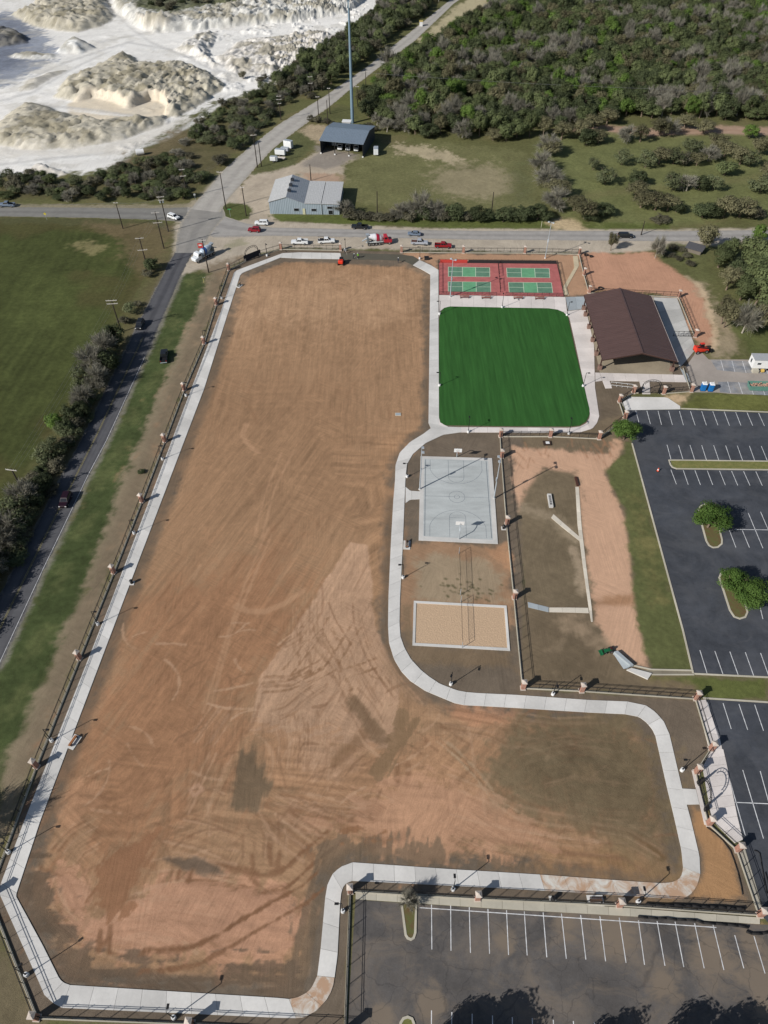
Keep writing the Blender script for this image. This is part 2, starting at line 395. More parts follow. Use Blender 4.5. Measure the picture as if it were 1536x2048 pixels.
def mound(pts, h, edge, rough, col=SPOIL, tint=0.95, seed=0):
    P = ats(pts); i = sel(P, 6); x, y = X[i], Y[i]
    d = sdf(P, x, y) + 2.4 * (fbm(x, y, 7, 3, seed + 50) - 0.5) * 2
    a = np.clip(d / edge, 0, 1) ** 0.8 * 0.75 + sstep(d / (edge * 2.5)) * 0.25
    rid = 1 - np.abs(2 * fbm(x, y, 6, 5, seed + 60, .62) - 1) * 2.2
    gul = 1 - np.abs(2 * aniso(x, y, R(55), 6, 2.4, 3, seed + 70) - 1) * 2.2
    HZ[i] += np.maximum(a * (h * (0.45 + 0.8 * fbm(x, y, 16, 3, seed + 80)) + 0.6 * rough * rid) + rough * 0.8 * gul * a * (1.2 - 0.4 * a) + a * rough * .5 * (fbm(x, y, 2.4, 2, seed + 95) - .5), -0.2)
    blend(i, sstep((d + 0.8) / 1.4) * tint, col, 0.12)
    C[i] *= (1 + (a > .05) * (0.26 * (rs.rand(len(i)) - .5) + .5 * (aniso(x, y, R(55), 7, 1.8, 3, seed + 97) - .5)))[:, None]
    dk = sstep((fbm(x, y, 8, 4, seed + 90) - 0.46) / 0.12) * 0.5 * a * (d > edge * 0.3) * 1.4
    C[i] = C[i] * (1 - dk[:, None]) + np.array(ph(150, 142, 118)) * dk[:, None]
    return i, d
def cut(pts, col, soft=1.6):
    P = ats(pts); i = sel(P, 4); d = sdf(P, X[i], Y[i]) + 1.2 * (N4[i] - 0.5)
    a = sstep(d / soft + 0.3); HZ[i] *= (1 - a); blend(i, sstep((d + 3) / 2.0), col, 0.05)
mound(A3([(330, 590), (380, 500), (540, 430), (690, 340), (790, 330), (860, 385), (1000, 395), (1150, 400), (1280, 450), (1355, 520), (1290, 580), (1200, 630), (1060, 700), (960, 700), (700, 650), (500, 620)]), 2.8, 7, 2.4, seed=1)
cut(A3([(560, 580), (700, 610), (770, 650), (840, 620), (900, 595), (970, 600), (1015, 640), (990, 700), (930, 735), (780, 735), (600, 740), (440, 680), (430, 625)]), ph(232, 219, 196))
mound(A3([(-60, 790), (0, 740), (80, 670), (200, 625), (280, 640), (440, 700), (560, 720), (660, 730), (960, 700), (1050, 690), (985, 740), (840, 800), (660, 860), (480, 890), (160, 900), (-60, 880)]), 2.2, 6, 2.1, seed=2)
mound(A3([(60, 90), (180, 60), (250, -40), (620, -40), (700, 100), (610, 160), (470, 200), (290, 180), (190, 160)]), 3.2, 7, 2.4, seed=3)
mound(A3([(330, 320), (410, 255), (490, 250), (590, 290), (480, 325)]), 3.8, 5, 1.4, ph(232, 232, 228), 0.9, 4)
mound(A3([(-100, 215), (40, 185), (150, 215), (170, 260), (0, 285), (-100, 285)]), 3.5, 4, 1.5, ph(92, 92, 92), 0.95, 5)
mound(A3([(60, 330), (180, 310), (330, 330), (320, 350), (200, 360), (80, 350)]), 1.2, 3, 1.2, ph(222, 220, 212), 0.9, 6)
mound(A3([(100, 560), (160, 480), (280, 440), (420, 420), (300, 480), (180, 540)]), 1.0, 5, 0.8, ph(196, 190, 176), 0.8, 7)
mound(A3([(150, 1060), (200, 1010), (290, 1010), (380, 1045), (280, 1060)]), 2.2, 3, 1.5, ph(226, 220, 210), 0.9, 8)
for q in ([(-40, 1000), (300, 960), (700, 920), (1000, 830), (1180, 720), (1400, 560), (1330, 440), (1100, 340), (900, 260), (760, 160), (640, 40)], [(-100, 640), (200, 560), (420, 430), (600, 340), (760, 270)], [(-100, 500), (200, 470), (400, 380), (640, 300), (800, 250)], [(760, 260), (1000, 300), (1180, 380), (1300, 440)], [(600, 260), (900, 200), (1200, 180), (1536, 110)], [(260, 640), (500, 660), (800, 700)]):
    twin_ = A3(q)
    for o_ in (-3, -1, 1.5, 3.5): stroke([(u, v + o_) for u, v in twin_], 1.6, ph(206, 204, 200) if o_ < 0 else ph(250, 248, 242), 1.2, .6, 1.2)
rub = sstep((fbm(xq, yq, 11, 5, 231, .65) - .56) / .06) * .35 * (dq > 2); C[iq] = C[iq] * (1 - rub[:, None]) + np.array(ph(206, 200, 186)) * rub[:, None]
HZ[iq] += (dq > 3) * np.maximum(fbm(xq, yq, 7, 4, 241, .65) - .54, 0) * (1.2 + 3.5 * sstep((xq + 120) / 30))
# upper terrace, its cut bank and the rubble on the floor of the pit
mound([(230, 20), (272, 52), (310, 66), (383, 62), (450, 55), (512, 50), (570, 46), (607, 40), (690, 28), (760, -20), (700, -140), (200, -140)], 3.4, 4, 1.8, ph(214, 212, 204), 0.85, 9)
paint([(235, -5), (275, 30), (330, 42), (400, 30), (470, 20), (520, 2), (600, -30), (600, -140), (200, -140)], ph(92, 96, 66), 4, 5, 0.9, 0.2, 1)
mound([(430, 120), (480, 80), (560, 72), (640, 60), (670, 70), (640, 110), (590, 140), (530, 150), (470, 150)], 0.3, 5, 1.5, ph(228, 222, 212), 0.8, 10)
mound(A3([(1040, 300), (1180, 215), (1300, 190), (1290, 260), (1250, 340), (1330, 400), (1280, 410), (1180, 350)]), 1.8, 4, 1.6, ph(224, 220, 212), 0.8, 11)
mound(A3([(800, 110), (900, 150), (1000, 160), (1100, 150), (1000, 190), (860, 180)]), 2.2, 3, 2.0, ph(222, 216, 204), 0.8, 12)
paint(A3([(-200, 860), (200, 890), (520, 880), (800, 830), (980, 750), (1100, 690), (1150, 720), (960, 830), (700, 930), (400, 930), (-200, 940)]), ph(226, 220, 208), 3, 3, 0.6)
paint(A3([(740, 960), (900, 870), (1100, 760), (1250, 800), (1100, 1060), (800, 1060), (640, 1040)]), ph(118, 106, 80), 4, 5, 0.9, 0.2, 0.7)
paint([(240, 342), (300, 322), (380, 275), (430, 235), (560, 180), (600, 190), (545, 238), (486, 292), (436, 336), (396, 384), (300, 396), (0, 400), (0, 360), (150, 368)], ph(98, 92, 66), 3, 3, 0.75, 0.25, 0.9)
# ------- the park site
SITE = [(458, 541), (500, 515), (562, 499), (681, 500), (803, 503), (1158, 508), (1178, 586), (1357, 594), (1390, 674), (1382, 783), (1266, 787), (1238, 805), (1249, 837), (1197, 877), (1050, 872), (1046, 1377), (1391, 1398), (1421, 1498), (1392, 1545), (1417, 1648), (1474, 1700), (1520, 1835), (1237, 1813), (700, 1784), (690, 2120), (383, 2050), (75, 2036), (-20, 1790), (74, 1534), (228, 1146), (330, 884), (408, 688)]
paint(SITE, DARKSOIL, 0.5, 0.3, 1, 0.12, 0.15)
DIRT = [(492, 548), (566, 519), (660, 522), (815, 529), (857, 552), (856, 840), (846, 862), (812, 890), (788, 932), (781, 1000), (772, 1200), (774, 1292), (797, 1342), (850, 1388), (930, 1414), (1250, 1433), (1297, 1462), (1326, 1560), (1362, 1745), (1338, 1762), (1270, 1760), (940, 1738), (700, 1722), (656, 1755), (646, 1790), (628, 1950), (598, 1990), (560, 1993), (142, 1966), (119, 1950), (38, 1790), (84, 1640), (252, 1200), (412, 780), (462, 620)]
DW = ats(DIRT)
paint(DIRT, ph(174, 139, 107), 1.0, 0.8, 1, 0.05, 0, inset=1.5)
paint([(480, 560), (850, 560), (850, 640), (440, 660)], ph(184, 150, 118), 10, 8, 0.55)
paint([(300, 1180), (560, 1080), (620, 1240), (480, 1420), (460, 1560), (260, 1750), (90, 1700)], ph(162, 119, 88), 6, 5, 0.7, an=R(66))
paint([(420, 780), (700, 760), (780, 900), (770, 1060), (600, 1100), (330, 1130)], ph(160, 126, 96), 10, 8, 0.65, an=R(80))
# right strip next to the path, brushed smooth
paint([(800, 870), (835, 860), (780, 935), (772, 1010), (768, 1200), (745, 1200), (750, 900)], ph(176, 138, 104), 3, 1.5, 0.6)
# compacted pale triangle and its patches
PALE = ph(196, 160, 130)
paint([(700, 1085), (735, 1090), (750, 1250), (800, 1360), (790, 1500), (600, 1480), (500, 1460), (516, 1360), (560, 1300), (620, 1210)], PALE, 0.3, 0.3, 0.9, 0.06)
paint([(510, 1440), (800, 1500), (980, 1450), (1060, 1600), (1100, 1700), (860, 1700), (680, 1690), (560, 1580), (520, 1530)], ph(184, 143, 109), 1.5, 3, 0.7, an=R(20))
paint([(120, 1720), (190, 1745), (178, 1830), (250, 1830), (300, 1745), (360, 1720), (440, 1750), (560, 1770), (620, 1790), (600, 1880), (560, 1940), (400, 1925), (250, 1915), (175, 1900), (125, 1850), (95, 1760)], ph(196, 151, 120), 0.5, 1.4, 0.9, 0.07, an=R(75))
paint([(640, 1640), (720, 1580), (860, 1560), (1000, 1600), (1120, 1690), (1000, 1720), (760, 1700)], ph(194, 151, 119), 1.0, 2.5, 0.8, an=R(170))
paint([(600, 1480), (650, 1470), (720, 1500), (700, 1540), (620, 1530)], PALE, 2.5, 2, 0.7)
paint([(900, 1412), (1040, 1418), (1040, 1452), (960, 1460), (900, 1440)], ph(198, 148, 114), 1.5, 1.5, 0.8)
paint([(95, 1640), (110, 1600), (190, 1560), (200, 1620), (130, 1700)], ph(186, 143, 110), 0.8, 2, 0.7, an=R(70))
# seeded, greyer soil in the east corner
SEED = [(1045, 1425), (1245, 1436), (1290, 1462), (1322, 1562), (1360, 1742), (1250, 1700), (1130, 1650), (1020, 1600), (980, 1540), (1000, 1480)]
paint(SEED, ph(132, 114, 88), 4, 4, 0.9, 0.2, 0.35)
paint([(1080, 1450), (1240, 1450), (1310, 1560), (1330, 1640), (1150, 1600), (1050, 1520)], ph(116, 102, 79), 6, 4, 0.6, 0.2, 0.4)
paint([(1150, 1545), (1180, 1535), (1200, 1548), (1170, 1562)], ph(170, 132, 98), 1.5, 1.5, 0.7)
paint([(1190, 1680), (1362, 1750), (1340, 1764), (1160, 1755), (1040, 1740), (1060, 1700)], ph(160, 124, 86), 4, 3, 0.7, 0.15)
# dark dumped topsoil and edges of the earthworks
paint([(850, 1388), (880, 1402), (905, 1412), (870, 1420), (820, 1400), (770, 1340), (772, 1290)], ph(150, 122, 96), 1.5, 1.2, 0.7)
stroke([(462, 640), (414, 790), (254, 1210), (90, 1640)], 3.2, ph(126, 106, 86), 0.8, 0.65, 1.2)
stroke([(856, 560), (855, 835)], 1.6, ph(132, 106, 82), 1.0, 0.6, 0.6)
stroke([(783, 1000), (774, 1180), (775, 1280), (800, 1345)], 1.8, ph(120, 100, 80), 1.0, 0.7, 0.8)
idx = sel(DW, 1); xd, yd = X[idx], Y[idx]; dd = sdf(DW, xd, yd); ins = (dd > 0.8).astype(float) * sstep((dd - 0.5) / 2)
up = .45 * aniso(xd, yd, R(91), 22, 1.1, 3, 101) + .55 * aniso(xd, yd, R(90), 6, .42, 2, 103); dg = .5 * aniso(xd, yd, R(66), 30, 0.9, 3, 111) + .5 * aniso(xd, yd, R(68), 9, .42, 2, 113); hz = .5 * aniso(xd, yd, R(2), 18, 1.0, 3, 121) + .5 * up
wup = sstep((yd - 128) / 16); wdg = (1 - wup) * sstep((yd - 45) / 20) * sstep((8 - xd - (yd - 60) * 0.32) / 3); wlo = 1 - wup - wdg
lo = fbm(xd, yd, 4, 4, 133) * 0.4 + 0.3
for k_, a_ in enumerate((66, 20, 100, 140, 45, 172)):
    mk = sstep((fbm(xd, yd, 13, 3, 200 + k_ * 9) - 0.5) / 0.08)
    lo = lo * (1 - 0.75 * mk) + aniso(xd, yd, R(a_ + 12 * math.sin(k_ * 3.1)), 14, 0.75, 3, 300 + 7 * k_) * 0.75 * mk + 0.0
whz = sstep((fbm(xd, yd, 18, 2, 131) - 0.56) / 0.12) * wup * .8
pat = (wup * (up * (1 - whz) + hz * whz) + wdg * dg + wlo * lo) - 0.5
C[idx] *= (1 + ins * ((0.55 + 0.4 * wlo) * pat + 0.2 * (N20[idx] - 0.5) + 0.12 * (N1[idx] - 0.5) + 0.22 * (N05[idx] - .5) + .10 * (rs.rand(len(idx)) - .5)))[:, None]
HZ[idx] += ins * sstep((dd - 1.5) / 2) * (0.16 * (pat) + 0.10 * (N05[idx] - .5) + 0.05 * (rs.rand(len(idx)) - .5) * sstep((fbm(xd, yd, 6, 3, 181) - .48) / .1))
RUT = 0.07
# tyre and scraper marks
TRK = ph(136, 100, 74); TRL = ph(196, 156, 122)
def brush(pts, wd, col, op=0.5, n=None, ends=0.25):
    P = ats(pts); L = plen_(P); n = n or max(3, int(wd / 0.4))
    for q in range(n):
        off = rnd.uniform(-.5, .5) * wd; t0 = rnd.uniform(0, ends); t1 = 1 - rnd.uniform(0, ends); Q = []
        for t in np.linspace(t0, t1, 9):
            s_ = t * L; k = 0
            while k < len(P) - 2 and s_ > math.hypot(P[k + 1][0] - P[k][0], P[k + 1][1] - P[k][1]): s_ -= math.hypot(P[k + 1][0] - P[k][0], P[k + 1][1] - P[k][1]); k += 1
            dx, dy = P[k + 1][0] - P[k][0], P[k + 1][1] - P[k][1]; l = math.hypot(dx, dy) or 1
            Q.append((P[k][0] + dx * s_ / l - dy / l * off, P[k][1] + dy * s_ / l + dx / l * off))
        stroke(Q, rnd.uniform(.12, .45), col, 0.14, op * rnd.uniform(.5, 1.3), 0.25, True)
def plen_(P): return sum(math.hypot(b[0] - a[0], b[1] - a[1]) for a, b in zip(P[:-1], P[1:]))
def twin(pts, gap=1.9, wd=0.55, col=TRK, op=0.55):
    P = ats(pts)
    for s in (-1, 1):
        Q = []
        for k, p in enumerate(P):
            a = P[max(k - 1, 0)]; b = P[min(k + 1, len(P) - 1)]; L = math.hypot(b[0] - a[0], b[1] - a[1]) or 1
            Q.append((p[0] - (b[1] - a[1]) / L * gap / 2 * s, p[1] + (b[0] - a[0]) / L * gap / 2 * s))
        for e_ in (-.25, .0, .25): stroke([(x + e_ * wd * rnd.uniform(.6, 1.4), y + e_ * wd * rnd.uniform(.6, 1.4)) for x, y in Q], wd * rnd.uniform(.25, .5), col, 0.14, op * rnd.uniform(.5, 1.0), 0.35, True)
D5 = lambda p: Z(380, 1400, 2.954, p)
D4 = lambda p: Z(400, 1050, 3.072, p)
D6 = lambda p: Z(880, 1400, 2.954, p)
twin(D5([(330, 1090), (420, 1180), (470, 1260)]), 2.2, .8, TRK, 0.6)
twin(D5([(0, 1020), (200, 1030), (400, 1085), (560, 1060), (700, 930), (860, 800)]), 2.6, 1.3, TRK, 0.7)
twin(D5([(430, 640), (560, 720), (700, 830), (760, 900)]), 2.4, 1.4, TRK, 0.55)
for k in range(5):
    stroke(D5([(540 + 20 * k, 560 + 24 * k), (760, 600 + 30 * k), (1030, 620 + 34 * k)]), 0.7, TRK, 0.4, 0.45, 0.5)
stroke(D5([(860, 360), (950, 280), (1030, 200)]), 2.2, ph(140, 108, 80), 0.6, 0.7, 0.8)
stroke(D5([(1060, 850), (1160, 830), (1270, 800)]), 1.6, TRK, 0.5, 0.7, 0.8)
stroke(D5([(1030, 660), (1080, 690), (1120, 640), (1060, 640)]), 1.6, TRK, 0.4, 0.7, 0.6)
for q in ([(1290, 380), (1280, 510)], [(1230, 380), (1225, 500)]): stroke(D5(q), 0.9, TRK, 0.3, 0.6, 0.3)
brush(D6([(0, 270), (160, 380), (330, 560), (500, 690), (640, 770)]), 5, ph(140, 110, 82), 0.5, 9)
brush(D6([(0, 215), (120, 310), (260, 460), (340, 580), (460, 660), (620, 740)]), 2.4, ph(192, 164, 132), 0.5, 5)
for k in range(4): stroke(D6([(1100 + 30 * k, 780 + 8 * k), (1230 + 20 * k, 860 + 12 * k), (1290 + 12 * k, 930)]), 0.6, ph(122, 94, 64), 0.3, 0.6, 0.4)
for a in (0, 8, 16, 24):     # turning arcs
    stroke(D4([(230 - a, 480 + a), (300, 520 + a), (400, 520 + a), (520, 470 + a), (640, 390 + a)]), 0.45, TRL, 0.3, 0.45, 0.1)
    stroke(Z(380, 620, 3.072, [(360 - a, 700), (335 - a, 760), (360 - a, 820), (430 - a, 880)]), 0.4, TRL, 0.3, 0.5, 0.1)
for q in ([(0, 250), (-40, 330)], [(420, 20), (300, 300), (160, 700), (20, 1150)], [(440, 60), (330, 320), (200, 640), (60, 1130)], [(640, 860), (520, 1100), (440, 1400)], [(560, 880), (460, 1130), (400, 1380)]):
    stroke((D4 if q[0][1] < 300 else (lambda p: Z(380, 620, 3.072, p)))(q), 0.5, TRL, 0.3, 0.55, 0.15)
for q in ([(620, 560), (700, 700), (840, 860)], [(640, 960), (800, 880), (960, 620)], [(540, 900), (700, 700), (760, 560)], [(780, 650), (860, 800), (960, 1000)], [(400, 960), (560, 960), (740, 860)], [(390, 1000), (540, 985), (700, 920)], [(880, 920), (1000, 880), (1080, 850)], [(560, 640), (640, 800), (650, 900)]):
    twin(D4(q), 1.9, 0.7, ph(142, 108, 80), 0.5)
LT = ph(202, 166, 134); DT = ph(142, 108, 82)
FAN = [(D5([(450, 640), (700, 760), (880, 780)]), 9), (D5([(480, 560), (760, 610), (1040, 640)]), 7), (D5([(440, 700), (480, 800), (470, 940)]), 5), (D5([(480, 690), (620, 800), (760, 900)]), 6), (D5([(600, 600), (900, 690), (1100, 700)]), 5), (D4([(900, 1000), (1020, 1130), (1130, 1330)]), 6), (D4([(860, 760), (900, 900), (1000, 1080), (1080, 1200)]), 6), (D4([(1000, 650), (1060, 800), (1180, 980), (1320, 1140)]), 5), (D4([(400, 1150), (520, 1120), (640, 1020), (760, 940)]), 6),
       (D4([(480, 780), (620, 700), (720, 560)]), 6), (D4([(700, 470), (760, 620), (900, 840)]), 6), (D4([(960, 420), (970, 600), (1040, 800), (1180, 1000)]), 5), (D4([(640, 480), (640, 700), (600, 900)]), 6), (D6([(0, 100), (300, 150), (480, 240)]), 6), (D6([(0, 560), (200, 640), (420, 760), (700, 820), (1000, 840)]), 8), (D6([(0, 700), (300, 780), (640, 840), (1100, 900)]), 7), (D6([(400, 160), (700, 200), (1000, 190)]), 9), (D6([(500, 400), (760, 330), (1100, 380)]), 9), (D6([(700, 620), (950, 690), (1250, 700)]), 8), (D6([(900, 780), (1100, 820), (1300, 940)]), 6),
       (Z(0, 1640, 2.743, [(330, 230), (420, 120), (560, 40)]), 7), (Z(0, 1640, 2.743, [(520, 560), (760, 540), (1000, 600)]), 7), (Z(0, 1640, 2.743, [(760, 400), (960, 370), (1300, 420)]), 9), (Z(0, 1640, 2.743, [(620, 680), (800, 640), (1000, 700)]), 6), (Z(0, 1640, 2.743, [(340, 300), (400, 480), (480, 560)]), 6), (Z(0, 1640, 2.743, [(900, 60), (1100, 100), (1300, 180)]), 8), (Z(0, 1640, 2.743, [(180, 360), (260, 560), (400, 720), (700, 790), (1000, 780)]), 6), (D5([(60, 300), (160, 160), (260, 20)]), 8), (D5([(20, 700), (120, 480), (200, 300)]), 7), (D5([(700, 60), (720, 240), (640, 420)]), 7), (D5([(560, 60), (600, 260), (580, 440)]), 6)]
for P_, w_ in FAN:
    brush(P_, w_, DT, 0.42, int(w_ * 1.3)); brush(P_, w_, LT, 0.34, int(w_ * 0.9))
for k in range(320):         # overlapping short scrapes over the lower half
    u = rnd.uniform(90, 1300); v = rnd.uniform(1240, 1940); p = at(u, v)
    if sdf(DW, np.array([p[0]]), np.array([p[1]]))[0] < 3.5: continue
    a = rnd.choice([R(66), R(10), R(100), R(140), R(165), R(40)]) + rnd.gauss(0, .25); L = rnd.uniform(2, 9); c = rnd.uniform(-.12, .12)
    Q = [(p[0] + math.cos(a + c * t) * t, p[1] + math.sin(a + c * t) * t) for t in np.linspace(0, L, 6)]
    stroke(Q, rnd.uniform(.15, .5), rnd.choice([DT, DT, LT]), .14, rnd.uniform(.3, .65), .3, True)
for k in range(70):          # short random marks over the graded ground
    u = rnd.uniform(300, 860); v = rnd.uniform(560, 1880); p = at(u, v)
    if sdf(DW, np.array([p[0]]), np.array([p[1]]))[0] < 4: continue
    a = (R(90) if v < 900 else R(66) if rnd.random() < .6 else rnd.uniform(0, PI)) + rnd.gauss(0, 0.15); L = rnd.uniform(3, 12); c = rnd.uniform(-0.04, 0.04)
    Q = [(p[0] + math.cos(a + c * t) * t, p[1] + math.sin(a + c * t) * t) for t in np.linspace(0, L, 5)]
    stroke(Q, rnd.uniform(0.25, 0.6), rnd.choice([TRK, TRK, TRK, TRL]), 0.3, rnd.uniform(0.15, 0.4), 0.4, True)
stroke(Z(0, 1200, 3.657, [(1390, 1390), (1450, 1350), (1480, 1390), (1420, 1430), (1390, 1390)]), 0.6, ph(200, 160, 130), 0.3, 0.7, 0.1)
paint(SEED, ph(126, 110, 85), 4, 4, 0.6, 0.22, 0.4)
paint([(1080, 1450), (1240, 1450), (1310, 1560), (1330, 1640), (1150, 1600), (1050, 1520)], ph(110, 97, 75), 6, 4, 0.55, 0.24, 0.5)
paint([(120, 1740), (172, 1760), (180, 1830), (250, 1838), (300, 1760), (420, 1765), (560, 1790), (600, 1830), (560, 1900), (420, 1905), (250, 1900), (175, 1885), (130, 1840), (105, 1770)], ph(200, 155, 126), 0.5, 1.6, 0.5, 0.06, an=R(5))
paint([(640, 1650), (720, 1590), (860, 1570), (1000, 1606), (1100, 1690), (1000, 1712), (760, 1690)], ph(198, 155, 124), 0.8, 2.5, 0.45, an=R(160))
paint(Z(380, 1400, 2.954, [(300, 310), (360, 300), (420, 180), (440, 170), (420, 330), (440, 440), (455, 520), (400, 560), (390, 640), (220, 650), (235, 500), (260, 400)]), ph(116, 100, 80), 0.6, 0.7, 0.88, 0.2, an=R(85))
paint(Z(0, 1640, 2.743, [(900, 210), (960, 190), (1080, 205), (1190, 250), (1220, 290), (1140, 305), (1000, 280), (920, 250)]), ph(112, 97, 82), 0.6, 0.6, 0.88, 0.2, an=R(-15))
paint([(640, 1690), (700, 1668), (900, 1712), (1060, 1728), (940, 1736), (700, 1722), (655, 1755), (640, 1880), (600, 1960), (585, 1900), (615, 1780)], ph(122, 105, 86), 0.9, 2, 0.8, 0.14, an=R(80))
paint([(38, 1790), (84, 1680), (110, 1720), (90, 1780), (140, 1880), (190, 1920), (420, 1940), (590, 1920), (600, 1990), (140, 1968)], ph(110, 94, 78), 0.9, 2, 0.85, 0.14, an=R(0))
twin(Z(0, 1640, 2.743, [(780, 775), (900, 770), (1060, 750), (1200, 680), (1350, 590), (1536, 480), (1680, 400), (1760, 330)]), 2.4, 1.0, TRK, 0.75)
paint(D5([(1230, 40), (1330, 130), (1290, 270), (1200, 400), (1110, 450), (1050, 430), (1130, 330), (1200, 200)]), ph(142, 116, 88), 0.4, 1.2, 0.85, an=R(62))
stroke(D5([(970, 20), (1060, 140), (1130, 230)]), 2.4, ph(128, 104, 80), 0.6, 0.8, 0.8)
paint(D5([(920, 730), (1010, 720), (1060, 780), (1120, 790), (1160, 770), (1060, 830), (920, 820), (860, 800)]), ph(152, 112, 82), 0.4, 1.2, 0.85, an=R(10))
for q in ([(550, 610), (540, 720)], [(605, 590), (600, 730)], [(560, 690), (600, 650)], [(985, 280), (975, 320)], [(1050, 285), (1035, 330)]): stroke(Z(0, 1640, 2.743, q), 0.7, TRK, 0.25, 0.8, 0.2)
paint(Z(0, 1640, 2.743, [(480, 500), (540, 340), (520, 250), (640, 120), (860, 60), (830, 200), (740, 380), (690, 500), (600, 530)]), ph(156, 115, 86), 0.4, 1.0, 0.9, an=R(62))
for q in ([(470, 860), (480, 970)], [(530, 900), (520, 970)], [(370, 920), (378, 1010)]): stroke(D5(q), 0.8, TRK, 0.3, 0.7, 0.3)
RUT = 0.0
# north-east strip of the park and pickleball surroundings
paint([(803, 506), (1158, 511), (1178, 588), (1130, 592), (1113, 524), (877, 522), (877, 545), (846, 522)], ph(188, 150, 120), 0.6, 0.6, 1, 0.06, 0)
paint([(1200, 766), (1240, 780), (1262, 790), (1240, 806), (1250, 836), (1200, 875), (1160, 870), (1200, 850), (1200, 800), (1188, 770)], ph(116, 103, 86), 0.6, 0.5, 0.9, 0.14)
# red earth yard north-east of the site
paint(Z(1100, 400, 3.523, [(205, 372), (500, 378), (740, 368), (800, 440), (870, 470), (900, 510), (1000, 570), (1085, 640), (1120, 760), (1140, 850), (1175, 950), (1165, 1040), (1105, 1060), (1035, 1030), (905, 690), (730, 655), (275, 645), (230, 500)]), ph(200, 154, 126), 1.0, 1.0, 1, 0.07, 0)
paint(Z(1100, 400, 3.523, [(1000, 560), (1090, 600), (1230, 800), (1330, 950), (1370, 1090), (1130, 1110), (1170, 1000), (1140, 850), (1110, 720)]), ph(168, 152, 126), 2, 2, 0.9, 0.14, 0.4)
stroke(Z(1100, 400, 3.523, [(970, 540), (1060, 610), (1110, 720), (1140, 840), (1170, 950), (1150, 1040)]), 1.6, ph(214, 190, 158), 0.8, 0.8, 1.0)
paint(Z(1100, 400, 3.523, [(1230, 760), (1600, 700), (1600, 1090), (1390, 1090), (1330, 980)]), ph(98, 104, 62), 1.5, 1.6, 0.95, 0.2, 1)
paint(Z(1100, 400, 3.523, [(740, 360), (900, 300), (1100, 330), (1200, 560), (1000, 560), (860, 470), (780, 430)]), ph(104, 106, 68), 2, 2, 0.9, 0.2, 1)
# detention basin
paint([(1046, 872), (1250, 830), (1264, 887), (1386, 1348), (1600, 1358), (1600, 1410), (1412, 1400), (1391, 1398), (1046, 1377)], ph(128, 113, 92), 0.6, 0.5, 1, 0.12, 0.2)
ORANGE = ph(212, 172, 142)
BAS = lambda p: Z(780, 840, 3.072, p)
paint(BAS([(750, 165), (960, 185), (1100, 190), (1330, 200), (1400, 120), (1440, 130), (1420, 250), (1330, 330), (1400, 480), (1440, 590), (1480, 800), (1500, 1100), (1536, 1250), (1600, 1536), (1540, 1520), (1340, 1380), (1240, 1240), (1210, 1000), (1160, 560), (1145, 350), (960, 300), (850, 420), (790, 560), (760, 380)]), ORANGE, 0.8, 1.0, 1, 0.05, 0)
paint(BAS([(1250, 1100), (1500, 1070), (1505, 1130), (1255, 1155)]), ph(170, 130, 98), 1, 0.6, 0.85)
paint(BAS([(860, 420), (930, 310), (1130, 320), (1150, 420), (1170, 640), (1210, 1000), (1225, 1160), (960, 1150), (850, 1110), (820, 800), (800, 560)]), ph(126, 112, 90), 1.2, 1.2, 0.95, 0.14, 0.35)
paint(BAS([(860, 1170), (1220, 1190), (1300, 1350), (1380, 1480), (1450, 1600), (1500, 1640), (880, 1620), (850, 1400)]), ph(122, 107, 86), 1.5, 1.5, 0.95, 0.16, 0.3)
paint(BAS([(1100, 1200), (1235, 1200), (1330, 1370), (1250, 1400), (1080, 1290)]), ph(172, 150, 124), 2.5, 2, 0.7)
stroke(BAS([(1130, 800), (1160, 900), (1180, 1040)]), 1.8, ph(184, 164, 138), 1, 0.7, 1)
stroke(BAS([(820, 540), (990, 590), (1130, 720)]), 2.6, ph(176, 158, 132), 1.2, 0.6, 1)
stroke(BAS([(960, 1420), (1040, 1390), (1070, 1330)]), 1.0, ph(150, 132, 108), 0.6, 0.6, 0.5)
for k in range(26):
    u = rnd.uniform(1020, 1240); v = rnd.uniform(893, 940); p = at(u, v); a = rnd.uniform(R(60), R(120)); L = rnd.uniform(1, 4)
    stroke([p, (p[0] + L * math.cos(a), p[1] + L * math.sin(a))], 0.35, ph(172, 128, 98), 0.25, 0.6, 0.2, True)
paint(Z(1180, 780, 4.267, [(285, 430), (350, 450), (560, 1180), (690, 1640), (800, 2048), (890, 2390), (880, 2430), (520, 2400), (440, 2100), (380, 1800), (345, 1400), (300, 1040), (200, 860), (120, 690), (200, 620), (290, 500)]), ph(104, 108, 68), 0.7, 0.7, 1, 0.14, 1)
paint(Z(1180, 780, 4.267, [(380, 900), (460, 940), (560, 1400), (640, 1800), (560, 1800), (440, 1300)]), ph(128, 120, 78), 3, 2.5, 0.7, 0.14, 1)
paint(Z(1180, 1260, 4.267, [(520, 390), (880, 395), (1519, 420), (1519, 600), (960, 580), (890, 480), (700, 440), (520, 430)]), ph(104, 110, 62), 0.6, 0.6, 1, 0.14, 1)
paint(Z(1180, 1260, 4.267, [(500, 400), (700, 400), (900, 470), (880, 520), (640, 480), (480, 460)]), ph(140, 124, 92), 1.5, 1.5, 0.8, 0.14, 0.6)
paint([(1360, 815), (1395, 788), (1600, 797), (1600, 826), (1366, 819)], ph(112, 114, 64), 0.7, 0.9, 1, 0.2, 1)
paint(Z(1180, 720, 5.908, [(900, 440), (1000, 400), (1190, 390), (1180, 420), (1110, 500), (1060, 540)]), ph(214, 186, 150), 1, 1, 0.95)
